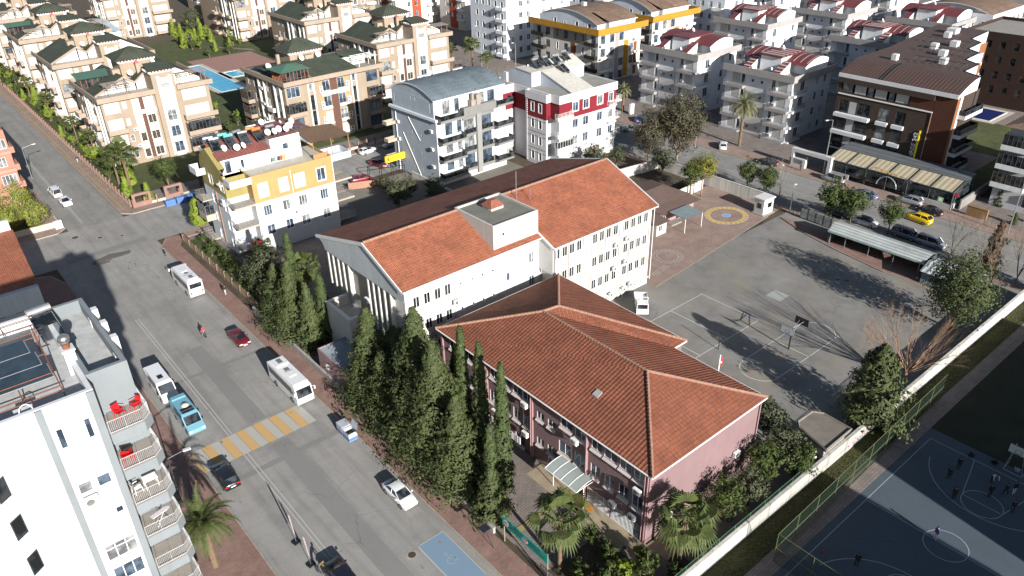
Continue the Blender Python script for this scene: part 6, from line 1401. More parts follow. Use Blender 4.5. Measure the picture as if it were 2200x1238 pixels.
def cloud(m, r, c, R_, n, s, out=None, flat=1.0, asp=.5):
    for _ in range(n):
        v = rv(r); v.z *= flat; p = c + v * R_
        d = (v + rv(r) * .6).normalized() if out is None else (out + v * .7 + rv(r) * .6).normalized()
        t = d.cross(rv(r)).normalized(); b = d.cross(t); k = s * r.uniform(.6, 1.3)
        m.poly([p - t * k - b * k * asp * .5, p + t * k * .2 - b * k * asp, p + t * k, p + t * k * .2 + b * k * asp])
def tree_mesh(key, h, crown, leaf, trunkm, trunk_h, tr, build):
    """crown and trunk meshes as a prototype pair"""
    def mk():
        r = random.Random(hash(key) % 99991 if not isinstance(key, str) else sum(ord(c) * (i + 3) for i, c in enumerate(key)))
        cm = MB(); tm = MB(); build(r, cm, tm)
        return cm.mesh('crown', [leaf]), tm.mesh('trunk', [trunkm], True)
    return cached(('tree', key), mk)
def column(key, h, rmax, leaf, n, s, power=.8, base=.05, rough=.25, droop=0.0, trunk=.16):
    def build(r, cm, tm):
        tm.tube((0, 0, 0), (0, 0, h * .9), trunk, .03, 7)
        for i in range(n):
            t = (i + r.random()) / n; z = h * (base + (1 - base) * t)
            rr = rmax * ((1 - t) ** power) * (min(1, (t + .04) * 7) ** .5) * (1 + .16 * math.sin(z * 2.1 + rmax) * rough * 3)
            for q in range(2):
                a = r.uniform(0, 2 * PI); k = rr * (1 + r.uniform(-rough, rough) * .7 + rough * .8 * math.sin(3 * a + z * 1.7) * math.sin(2 * a - z * .9)) * r.uniform(.62, 1.0)
                c = Vector((k * math.cos(a), k * math.sin(a), z - droop * k)); cloud(cm, r, c, max(.22, rmax * .24 * (1.15 - t)), 12, s, Vector((math.cos(a), math.sin(a), .5)))
                if q == 0 and rmax > 1.6 and i % 3 == 0: tm.tube((0, 0, z - .3), c, .05, .015, 4, cap=False)
    return tree_mesh(key, h, None, leaf, bark, 0, 0, build)
def broad(key, h, rx, leaf, n, s, th=.3, flat=.8, gaps=.3, tm_=None, holes=2.0, tr=.2):
    def build(r, cm, tm):
        zc = h * (th + (1 - th) / 2); rz = h * (1 - th) / 2
        tips = []
        for i in range(n):
            v = rv(r).normalized(); k = r.uniform(.55, 1.0) if r.random() > .2 else r.uniform(.2, .6); k *= 1 + .3 * math.sin(v.x * 3 + 1) * math.cos(v.y * 4 + i % 3 * .2)
            c = Vector((v.x * rx * k, v.y * rx * k, zc + v.z * rz * k))
            tips.append(c); cloud(cm, r, c, rx * r.uniform(.14, .3), 24, s * .8, v * .7, flat)
        tm.tube((0, 0, 0), (0, 0, h * th), tr, tr * .75, 8)
        for i in range(9):
            c = tips[r.randrange(n)]; mid = Vector((c.x * .35, c.y * .35, h * th + (c.z - h * th) * .5)); tm.tube((0, 0, h * th * .95), mid, tr * .5, tr * .3, 6); tm.tube(mid, c, tr * .3, .02, 5)
    return tree_mesh(key, h, None, leaf, tm_ or bark, 0, 0, build)
def bare(key, h, spread, n0, mat, up=.75, lev=4, tr=.22, th=.2):
    def build(r, cm, tm):
        def br(p, d, L, rad, lv):
            k = 3; q = p
            for i in range(k):
                d2 = (d + rv(r) * .16 + Vector((0, 0, .05))).normalized(); q2 = q + d2 * L / k; (tm if lv == lev else cm).tube(q, q2, rad * (1 - .22 * i), rad * (1 - .22 * (i + 1)), 5 if lv > 1 else 3, cap=False); q = q2; d = d2
                if lv > 0 and i > 0:
                    for _ in range(1 if lv > 1 else 2): br(q, (d + rv(r) * spread).normalized(), L * r.uniform(.55, .8), rad * .45, lv - 1)
            if lv > 0: br(q, (d + rv(r) * spread * .6).normalized(), L * .7, rad * .45, lv - 1)
        tm.tube((0, 0, 0), (0, 0, h * th), tr, tr * .8, 8)
        for i in range(n0):
            a = 2 * PI * i / n0 + r.random(); d = Vector((math.cos(a) * (1 - up), math.sin(a) * (1 - up), up)).normalized(); br(Vector((0, 0, h * th)), d, h * (1 - th) * .5, tr * .4, lev - 1)
    def mk():
        r = random.Random(len(key) * 77); cm = MB(); tm = MB(); build(r, cm, tm); return cm.mesh('branches', [mat]), tm.mesh('trunk', [mat])
    return cached(('tree', key), mk)
def fan_palm(key, h, nf=26, fl0=1.5):
    def mk():
        r = random.Random(len(key) * 13 + 5); cm = MB(); tm = MB(); px = py = 0
        for i in range(8): tm.tube((0, 0, h * i / 8), (0, 0, h * (i + 1) / 8), .24 - .008 * i, .2 - .008 * i, 9)
        for i in range(nf):
            a = i * 2.399; e = 1.35 - 1.95 * (i / nf) + r.uniform(-.3, .3); fl = fl0 * r.uniform(.75, 1.15); o = Vector((math.cos(a) * math.cos(e), math.sin(a) * math.cos(e), math.sin(e)))
            st = Vector((0, 0, h)); b = st + o * fl * r.uniform(.7, 1.1) + Vector((0, 0, -.1)); cm.tube(st, b, .03, .02, 4, cap=False)
            side = o.cross(Vector((0, 0, 1))).normalized(); up = side.cross(o)
            n = 13
            for k in range(n):
                t = (k / (n - 1) - .5) * 2.5; d = (o * math.cos(t) + side * math.sin(t)); L = fl * (1.0 - .15 * abs(t)); d1 = d * L * .62 + up * .06; d2 = d * L + Vector((0, 0, -.42 * L * r.uniform(.5, 1.2))) + rv(r) * .09
                w_ = side * math.cos(t) - o * math.sin(t); m1 = b + d1; cm.poly([b, m1 - w_ * .1, b + d2, m1 + w_ * .1])
        for i in range(16):      # dead skirt
            a = r.uniform(0, 6.28); p = Vector((math.cos(a) * .25, math.sin(a) * .25, h - .3)); q = p + Vector((math.cos(a) * .35, math.sin(a) * .35, -1.0)); s_ = Vector((-math.sin(a), math.cos(a), 0)) * .16; tm.poly([p, q - s_, q + Vector((0, 0, -.4)), q + s_])
        return cm.mesh('fronds', [l_plm]), tm.mesh('trunk', [palmbark])
    return cached(('tree', key), mk)
def date_palm(key, h, nf=48, L=3.6, fruit=1, mat=None):
    def mk():
        r = random.Random(len(key) * 31); cm = MB(); tm = MB()
        for i in range(10): z = h * i / 10; tm.tube((0, 0, z), (0, 0, z + h / 10), .36 if i % 2 else .32, .3 if i % 2 else .36, 10)
        tm.tube((0, 0, h - .5), (0, 0, h + .3), .5, .3, 10)
        for i in range(nf):
            a = i * 2.399; e = 1.35 - 1.55 * (i / nf) ** .8; ln = L * r.uniform(.85, 1.1); P = Vector((0, 0, h)); seg = 9; d = Vector((math.cos(a) * math.cos(e), math.sin(a) * math.cos(e), math.sin(e))); tw = rv(r) * .03
            for k in range(seg):
                d = (d + Vector((0, 0, -.13 - .02 * k)) + tw).normalized(); Q = P + d * ln / seg; cm.tube(P, Q, .03 * (1 - k / seg) + .008, .03 * (1 - (k + 1) / seg) + .006, 3, cap=False)
                side = d.cross(Vector((0, 0, 1))).normalized(); nrm = side.cross(d); lf = .62 * math.sin(PI * (.18 + .8 * (k + .5) / seg)) * L / 3.6
                for q in range(5):
                    b = P.lerp(Q, q / 5)
                    for sgn in (-1, 1): t = b + (side * sgn * .8 + d * .55 + nrm * .25 + rv(r) * .1) * lf + Vector((0, 0, -.1 * lf)); cm.poly([b - d * .03, t, b + d * .05])
                P = Q
        if fruit:
            for i in range(14):
                a = r.uniform(0, 6.28); p = Vector((math.cos(a) * .5, math.sin(a) * .5, h + .1)); tm.tube(p, p + Vector((math.cos(a) * .7, math.sin(a) * .7, -.5)), .03, .02, 4, 1); cloud(tm, r, p + Vector((math.cos(a) * .9, math.sin(a) * .9, -.7)), .25, 8, .12)
        return cm.mesh('fronds', [mat or l_plm2]), tm.mesh('trunk', [palmbark, pm('date_stalk', (.42, .2, .03), .8, .1)])
    return cached(('tree', key), mk)
def plant(name, meshes, x, y, label, cat='tree', sc=1.0, rz=None, z=0, group=None, parts=('crown', 'trunk')):
    e = empty(name, (x, y, z), rnd.uniform(0, 6) if rz is None else rz, label, cat, group); e.scale = sc if hasattr(sc, '__len__') else (sc,) * 3
    for me in meshes:
        if me and len(me.polygons): put(me.name.split('.')[0], me, e)
    return e
CON = lambda k, h, r_, n=260: column(k, h, r_, l_con, n, .17, .78, .03, .42, .14, .2)
big = CON('bigcon', 15, 3.6, 620); mid = CON('midcon', 12, 3.1, 470); small = CON('smallcon', 7, 2.0, 240)
cyp = column('cyp', 16, 1.15, l_cyp, 330, .17, .55, .04, .16); cyp2 = column('cyp2', 11, 1.2, l_cyp, 240, .17, .6, .04, .2); cone = column('cone', 3, .9, l_lim, 60, .15, .8, .03, .1, 0, .06); ball = broad('ball', 2.2, 1.0, l_brd, 40, .14, .12); ball_l = broad('ball_l', 2.2, 1.0, l_lim, 40, .14, .12)
G1 = 'conifers between the pavement wall and the school'
C_ = [(35, 68.7, 12.9, 'mid', 'bushy conifer at the left end of the school front row, beside the annexe'), (36, 63.2, 12.4, 'mid', 'conifer behind the annexe end of the school front row'), (35.5, 59.2, 17, 'big', 'tallest conifer, standing before the school corner'), (34.4, 54.4, 15.7, 'big', 'broad conifer in front of the pink block corner'),
      (34.2, 64.8, 9.5, 'mid', 'low broad conifer in front of the tallest one'), (34.0, 50.4, 11.5, 'mid', 'wide low conifer overhanging the pavement beside the white sedan'), (33.9, 58.0, 11.0, 'mid', 'conifer leaning over the wall near the waste bins'), (33.6, 44.6, 6.6, 'small', 'small round topped conifer nearest the school gate'), (36.8, 66.0, 11, 'mid', 'conifer close to the school wall behind the annexe'), (33.6, 69.6, 6.5, 'small', 'small dark conifer against the annexe wall')]
for x, y, h, k, lb in C_: H0, me = {'big': (15, big), 'mid': (12, mid), 'small': (7, small)}[k]; s_ = h / H0; plant('conifer', me, x, y, lb, sc=(max(s_, 1) * 1.2, max(s_, 1) * 1.2, s_), group=G1)
for x, y, h, k, lb in ((37, 53.1, 17, cyp, 'slim cypress left of the three before the pink block roof'), (37.2, 50.4, 16.4, cyp, 'middle slim cypress of the three before the pink block roof'), (36.6, 46.3, 16.4, cyp, 'slim cypress on the right of the three, with a bare brown stem'), (35.6, 52.2, 10, cyp2, 'shorter cypress behind the broad conifer'), (35.2, 46.6, 9.5, cyp2, 'short cypress at the foot of the right slim cypress'), (38.6, 56.6, 12, cyp2, 'dark cypress tucked against the pink wall')):
    plant('cypress', k, x, y, lb, sc=(1, 1, h / (16 if k is cyp else 11)), group='slim cypresses before the pink block')
for x, y, h, k, lb in ((36.5, 91.6, 13.9, cyp, 'slim cypress rising behind the bushy trees near the white gable'), (36.5, 83.3, 11, cyp2, 'cypress right of the bushy group before the white gable'), (34.8, 84.2, 9.6, small, 'narrow conifer second from the right before the white gable'), (34.5, 88.2, 11.5, mid, 'broad conifer in the bushy group before the white gable'), (34.3, 92.6, 9.5, mid, 'conifer at the left of the bushy group over the wall')):
    plant('conifer' if k in (small, mid) else 'cypress', k, x, y, lb, sc=(1.15, 1.15, h / {id(cyp): 16, id(cyp2): 11, id(small): 7, id(mid): 12}[id(k)]), group='trees before the white gable')
plant('broadleaf_tree', broad('bushy', 10, 3.4, l_oli, 170, .22, .16, .9, tr=.25), 35.3, 97.6, 'round grey green tree at the far end of the pavement hedge')
plant('broadleaf_tree', broad('bushy2', 7, 2.6, l_brd, 110, .2, .16, .9), 35.5, 102.5, 'dark round tree beside the yellow block corner')
plant('broadleaf_tree', broad('bushy2', 7, 2.6, l_brd, 110, .2), 39.5, 109.0, 'dark tree against the white wall under the yellow storeys', sc=.9)
plant('fan_palm', fan_palm('fp_a', 8.6), 38, 90.6, 'yellow green fan palm between the cypresses and the yellow block')
plant('broadleaf_tree', column('limeegg', 6.3, 1.75, l_lim, 200, .16, .35, .25, .15, 0, .12), 37.4, 131.2, 'bright green egg shaped tree at the street corner of the yellow block')
plant('fan_palm', fan_palm('fp_b', 6.4, 24, 1.7), 34.4, 35.6, 'large leaved fan palm behind the green school sign', z=0); plant('fan_palm', fan_palm('fp_c', 6.0, 30, 1.8), 43.0, 28.6, 'fan palm at the corner of the pink block')
plant('date_palm', date_palm('dp_a', 6.0, 40, 3.6, 0, l_plm), 10.2, 56.9, 'large palm beside the tall white block, lower left')
plant('date_palm', date_palm('dp_b', 9.2, 60, 4.2), 143.2, 93.4, 'tall date palm with orange stalks on the right street'); plant('date_palm', date_palm('dp_c', 5.5, 36, 2.6, 0), 143.6, 128.5, 'small palm beside the white utility cabinet')
plant('eucalyptus', broad('euc', 15, 5.6, l_euc, 420, .3, .14, .9, tm_=bark2, tr=.3), 126.2, 97.0, 'big brownish eucalyptus beside the school back corner'); plant('eucalyptus', broad('euc2', 11, 4.0, l_euc, 240, .26, .14), 121.6, 101.0, 'smaller brownish tree left of the big eucalyptus')
plant('broadleaf_tree', broad('yel', 8.6, 3.1, l_yel, 150, .2, .42, .8, tm_=bark2, tr=.14), 114.2, 81.4, 'yellowing tree leaning over the schoolyard wall'); plant('broadleaf_tree', broad('grn1', 7.4, 2.2, l_brd, 100, .2, .35), 112.4, 82.6, 'slim green tree beside the yellowing one')
for i, (x, y, h, lb) in enumerate(((122.2, 76.8, 6.6, 'dark round tree at the schoolyard corner, left one'), (122.6, 72.9, 6.4, 'dark round tree behind the guard booth, right one'), (120.8, 58.8, 8.2, 'tall dark tree behind the yard gate'), (121.2, 55.4, 7.8, 'dark tree right of the yard gate'), (124.0, 49.9, 6.4, 'round tree among the parked cars beside the yellow taxi'))): plant('broadleaf_tree', broad('rt%d' % (i % 2), 7, 2.6, l_brd, 140, .2, .33, .8, tr=.13), x, y, lb, sc=(h / 7,) * 3)
plant('bare_tree', bare('bt_a', 7.5, .7, 5, pm('pale_twig', (.28, .22, .17), .9, .2), .75, 4, .12), 124.2, 71.0, 'thin bare pale tree beside the right street'); plant('bare_tree', bare('bt_b', 6, .7, 4, pm('pale_twig', (.28, .22, .17)), .75, 4, .1), 126.5, 105.5, 'small bare tree near the grey wagon')
twig = pm('brown_twig', (.24, .15, .095), .9, .25, 3)
plant('bare_tree', bare('bt_c', 8.8, .42, 22, twig, .5, 4, .22, .2), 85.2, 28.2, 'bare pollarded tree with a broom of brown twigs over the yard wall')
plant('conifer', column('needle', 10.6, 3.4, l_con, 300, .24, .5, .08, .4, 0, .25), 74.8, 27.4, 'dark feathery conifer overhanging the yard wall near the bare tree'); plant('broadleaf_tree', broad('weep', 11.2, 5.0, l_con, 330, .26, .1, .95, tr=.3), 102.0, 30.0, 'large dark drooping tree in the far corner of the yard')
for i, (x, y, h) in enumerate(((120.0, 34.5, 8), (117.5, 31.0, 7.5), (121.5, 29.0, 9), (115.5, 36.0, 6))): plant('bare_tree', bare('bt_d%d' % (i % 2), 8, .5, 7, pm('grey_twig', (.2, .165, .125), .9, .25, 3), .8, 4, .14, .12), x, y, ('grey bare tree behind the corrugated shelter', 'bare thicket tree beside the yard wall corner', 'tall bare tree at the right edge behind the wall', 'low bare tree at the shelter end')[i], sc=h / 8)
plant('conifer', column('brcon', 9, 1.5, l_brn, 150, .22, .6, .1, .5, 0, .15), 121.2, 33.0, 'half dead brown conifer at the right edge'); plant('conifer', column('brcon2', 11, 1.7, l_brn, 170, .22, .6, .1, .5, 0, .15), 121.0, 24.8, 'tall brown dying conifer at the right edge above the wall')
plant('bare_tree', bare('bt_e', 9, .6, 4, pm('dark_twig', (.05, .04, .035), .9, .2), .7, 4, .16, .2), 121.0, 38.5, 'dark bare tree spreading over the silver jeep')
# shrubs and trees by the pink end wall
for i, (x, y, h, lf, lb) in enumerate(((46.6, 29.6, 3.4, l_brd, 'dark shrub at the foot of the pink end wall, left'), (50.6, 29.4, 5.0, l_brd, 'dark tree in front of the middle of the pink end wall'), (54.0, 28.8, 4.6, l_oli, 'grey green tree before the right half of the pink end wall'), (57.4, 29.5, 5.4, l_brd, 'tree at the right corner of the pink end wall'), (61.2, 30.0, 5.6, l_oli, 'tree beside the flat roofed hut'), (61.0, 27.6, 4.6, l_brd, 'small tree over the yard wall left of the hut'), (64.2, 33.8, 5.0, l_oli, 'thin leaved tree behind the flat roofed hut'))):
    plant('broadleaf_tree', broad('sw%d' % (i % 3) + lf.name, 5, 2.2, lf, 90, .2, .22, .85, tr=.12), x, y, lb, sc=h / 5)
for i, (x, y, s_, lf) in enumerate(((38.2, 33.0, 1.2, ball), (37.6, 30.5, 1.3, ball_l), (39.4, 29.4, 1.5, ball), (36.3, 28.8, 1.2, ball), (41.2, 27.6, 1.0, ball), (35.0, 33.5, 1.1, ball), (38.6, 35.6, 1.1, ball), (36.2, 31.2, 1.4, ball), (40.6, 31.4, .8, ball_l), (34.5, 30.2, 1.5, ball))): plant('shrub', lf, x, y, 'garden shrub in the bed before the pink block', 'shrub', sc=s_, group='shrubs in the bed before the pink block')
# garden strip along the upper street
rr = random.Random(11)
for i in range(46):
    y = 152 + i * 3.6 + rr.uniform(-1, 1); x = rr.choice((32.6, 33.6, 34.6)) + rr.uniform(-.4, .4); plant('shrub', rr.choice((ball, ball, ball_l, cone)), x, y, 'SS' + str(y), 'shrub', sc=rr.uniform(.8, 1.8), group='shrubs behind the striped street fence')
for i, (x, y, h) in enumerate(((33.4, 157.6, 8.6), (33.0, 164.4, 6.6), (34.2, 186, 5), (34.0, 200, 5), (33.8, 224, 5.5), (33.8, 246, 5.5))): plant('fan_palm', fan_palm('fp_d%d' % (i % 2), 6.5, 26, 1.5), x, y, ('tall fan palm nearest the street corner', 'fan palm second from the street corner', 'fan palm third along the striped fence', 'fan palm fourth along the striped fence', 'fan palm fifth along the striped fence', 'farthest fan palm along the striped fence')[i], sc=h / 6.5)
plant('broadleaf_tree', broad('gardn', 7, 2.3, l_brd, 120, .2, .4), 39.8, 154.8, 'tree in front of the nearest beige block'); plant('broadleaf_tree', broad('lim2', 4, 2.0, l_lim, 80, .18, .15), 33.6, 181.5, 'bright green tree in the strip beside the second beige block', sc=1.1); plant('date_palm', date_palm('dp_d', 4.2, 30, 2.2, 0), 45.5, 153, 'small palm at the compound gate')
for i in range(26):
    x, y = rr.uniform(88, 107), rr.uniform(262, 312); k = rr.choice((ball, ball_l, cone, cone)); plant('shrub' if k is not cone else 'topiary_cone', k, x, y, 'small clipped bush in the compound garden lawn', 'shrub', sc=rr.uniform(1.0, 2.0), group='bushes in the compound garden')
for x, y, s_, lb in ((104, 314, 1.3, 'olive tree on the compound garden lawn'), (101, 306, .9, 'small dark tree in the compound garden')): plant('broadleaf_tree', broad('olivt', 6, 3, l_oli, 110, .22, .3), x, y, lb, sc=s_)
for i in range(14): plant('shrub', rr.choice((ball, ball_l)), rr.uniform(62, 69), rr.uniform(166, 212), 'shrub on the lawn between two beige blocks', 'shrub', sc=rr.uniform(.8, 1.6), group='shrubs between the beige blocks')
for i in range(10): plant('fan_palm', fan_palm('fp_d%d' % (i % 2), 6.5), 140.5 + rr.uniform(-1, 1) + i * .6, 178 + i * 9.5, 'fan palm in the row along the top centre street', sc=rr.uniform(.8, 1.2), group='fan palms along the top centre street')
for i in range(8): plant('bare_tree', bare('bt_a', 7.5, .7, 5, twig), 128 + rr.uniform(-2, 4), 152 + i * 7, 'bare street tree near the grey curved roof block', sc=rr.uniform(.7, 1.1), group='bare trees of the top centre street')
LOT = ['', 'small tree on the kerb of the side street behind the grey block', 'small tree by the compound fence left of the grey block', 'dark small tree by the fence under the broad green roofed block', 'olive tree at the foot of the grey block side wall', 'small tree in the back lot behind the school roof', 'bush tree against the grey block, half behind the school roof', 'shrubby tree in the middle of the back lot', 'low tree hidden behind the school roof ridge', 'tree behind the left end of the school roof', 'tree at the red and white block corner by the white wall', 'grey green tree before the red and white block', 'dark tree below the red lattice strips', 'small tree behind the far school gable']
for i, (x, y, h) in enumerate(((97.5, 145.5, 0), (99, 151.5, 1), (92, 152, 1.2), (66, 152.5, 1), (73.2, 118.8, .9), (71, 124, .8), (75, 112, 1), (69, 116, 1.2), (77, 116, .9), (64, 99, 1), (118, 94, 1.2), (109, 104.5, 1.3), (114, 103, 1), (106, 101, 1.2))):
    if h: plant('broadleaf_tree', broad('lot%d' % (i % 2), 4.6, 2.0, l_oli if i % 3 else l_brd, 80, .2, .15), x, y, LOT[i], sc=h)
for i in range(9): plant('shrub', ball, 34.4 + rr.uniform(0, 2.4), 103 + i * 2.9, 'shrub in the bed beside the red pavement', 'shrub', sc=rr.uniform(.7, 1.2), group='shrubs beside the red pavement')
plant('broadleaf_tree', broad('leftcl', 8.5, 3.0, leafmat('sunlit_leaf', (.12, .15, .03), (.22, .23, .055), .8), 200, .2, .12, .9), 14.2, 157.5, 'tall bright green tree in front of the pink block, left edge'); plant('broadleaf_tree', broad('leftcl2', 5, 2.7, leafmat('sunlit_leaf', (.12, .15, .03), (.22, .23, .055)), 150, .2, .08, .9), 11.2, 154.2, 'low wide bright bush behind the pale corner wall'); plant('broadleaf_tree', broad('leftcl3', 5.6, 2.4, leafmat('sunlit_leaf', (.12, .15, .03), (.22, .23, .055)), 140, .2, .1, .9), 15.4, 152.8, 'bright bush at the corner cabinet')  # yellow-green leaves, brighter than on most broadleaf trees
for x, y, lb in ((150.0, 42.5, 'clipped conifer at the brown gate pillar'), (143.5, 37.5, 'small round bush on the right edge pavement'), (146, 34, 'round bush by the right edge block')): plant('shrub', column('gatecon', 3.4, 1.0, l_cyp, 90, .15, .35), x, y, lb, 'shrub', sc=1 if y > 40 else .6)
for i in range(8): plant('shrub', ball, 142.6 + (i % 3) * .5, 49 + i * 2.6, 'potted plant along the pavilion front', 'plant', sc=.55, group='plants along the pavilion front')
for i in range(18): plant('shrub', ball, 199 + rr.uniform(0, 25), 20 + rr.uniform(0, 25), 'bush behind the right edge block', 'shrub', sc=1.5, group='bushes behind the right edge block')
for i in range(7): plant('broadleaf_tree', broad('rt0', 7, 2.6, l_brd, 140, .2), 262 + i * 4, 96 + (i % 3) * 5, 'dark tree at the top right between far blocks', sc=1.6, group='dark trees at the top right')
def relabel(group, fn):
    for o in list(COL.objects):
        if o.type == 'EMPTY' and o.get('group') == group: o['label'] = fn(o)
KN = lambda o: {'conifer': 'dark'}.get(o.name, ('lime green' if any(c.data.materials and c.data.materials[0] == l_lim for c in o.children if c.name.startswith('crown')) else 'dark green')) + (' cone shaped' if any(len(c.data.polygons) < 1700 and c.data.materials[0] == l_lim and c.name.startswith('crown') for c in o.children) and 'cone' in o.name else ' round')
SZ = lambda o, a, b: 'large' if o.scale[0] > b else ('small' if o.scale[0] < a else 'middling')
ORD = ('nearest', 'second', 'third', 'fourth', 'fifth', 'sixth')
relabel('shrubs behind the striped street fence', lambda o: '%s %s shrub behind the striped fence, %s end, beside %s beige block' % (SZ(o, 1.1, 1.45), KN(o), ('near', 'middle', 'far')[int((o.location.y - 150) % 39 // 13.01)], ORD[min(5, int((o.location.y - 150) // 39))]))
relabel('bushes in the compound garden', lambda o: '%s %s bush on the compound lawn, %s part, %s the path' % (SZ(o, 1.3, 1.7), KN(o), 'front' if o.location.y < 280 else ('middle' if o.location.y < 297 else 'back'), 'left of' if o.location.x < 97 else 'right of'))
relabel('bushes behind the right edge block', lambda o: 'dark bush behind the right edge block, %s row, %s side' % ('front' if o.location.x < 208 else ('middle' if o.location.x < 216 else 'back'), 'left' if o.location.y > 37 else ('central' if o.location.y > 28 else 'right')))
relabel('shrubs between the beige blocks', lambda o: '%s %s shrub on the lawn %s the pool' % (SZ(o, 1.0, 1.35), KN(o), 'well before' if o.location.y < 180 else ('before' if o.location.y < 197 else 'just before')))
relabel('shrubs beside the red pavement', lambda o: '%s shrub in the bed beside the red pavement, %s' % (SZ(o, .85, 1.02), ('at the conifer end', 'near the conifer end', 'in the middle', 'at the street corner end')[min(3, int((o.location.y - 102) // 7))]))
relabel('shrubs in the bed before the pink block', lambda o: '%s %s shrub in the bed before the pink block, %s' % (SZ(o, 1.05, 1.25), KN(o), 'by the sign' if o.location.x < 36.5 else ('mid bed' if o.location.x < 39 else 'by the wall corner')))
PX = lambda o: o.location.y
for g_, w_ in (('fan palms along the top centre street', 'fan palm in the top centre row, %s from the grey block end'), ('bare trees of the top centre street', 'bare street tree, %s in the row behind the grey curved roof block'), ('plants along the pavilion front', 'potted plant by the pavilion, %s from the tan gate end')):
    q_ = sorted([o for o in COL.objects if o.type == 'EMPTY' and o.get('group') == g_], key=PX)
    for i_, o in enumerate(q_): o['label'] = w_ % ('nearest', 'second', 'third', 'fourth', 'fifth', 'sixth', 'seventh', 'eighth', 'ninth', 'tenth')[i_]
# grass tufts are stuff
def tufts(name, x0, y0, x1, y1, n, mat, label):
    m = MB(); r = random.Random(n)
    for _ in range(n): p = Vector((r.uniform(x0, x1), r.uniform(y0, y1), .06)); cloud(m, r, p, .12, 2, .1, Vector((0, 0, 1)), .4)
    o = m.build(name, mat); tag(o, label, 'grass', None, 'stuff')
tufts('grass', 45, 24.0, 120, 26.3, 2600, leafmat('grass_blade', (.06, .07, .015), (.12, .12, .03), 2), 'rough grass along the foot of the white yard wall')
tufts('leaf_litter', 112, 84.5, 119, 88, 700, l_brn, 'heap of brown cuttings in the schoolyard corner')
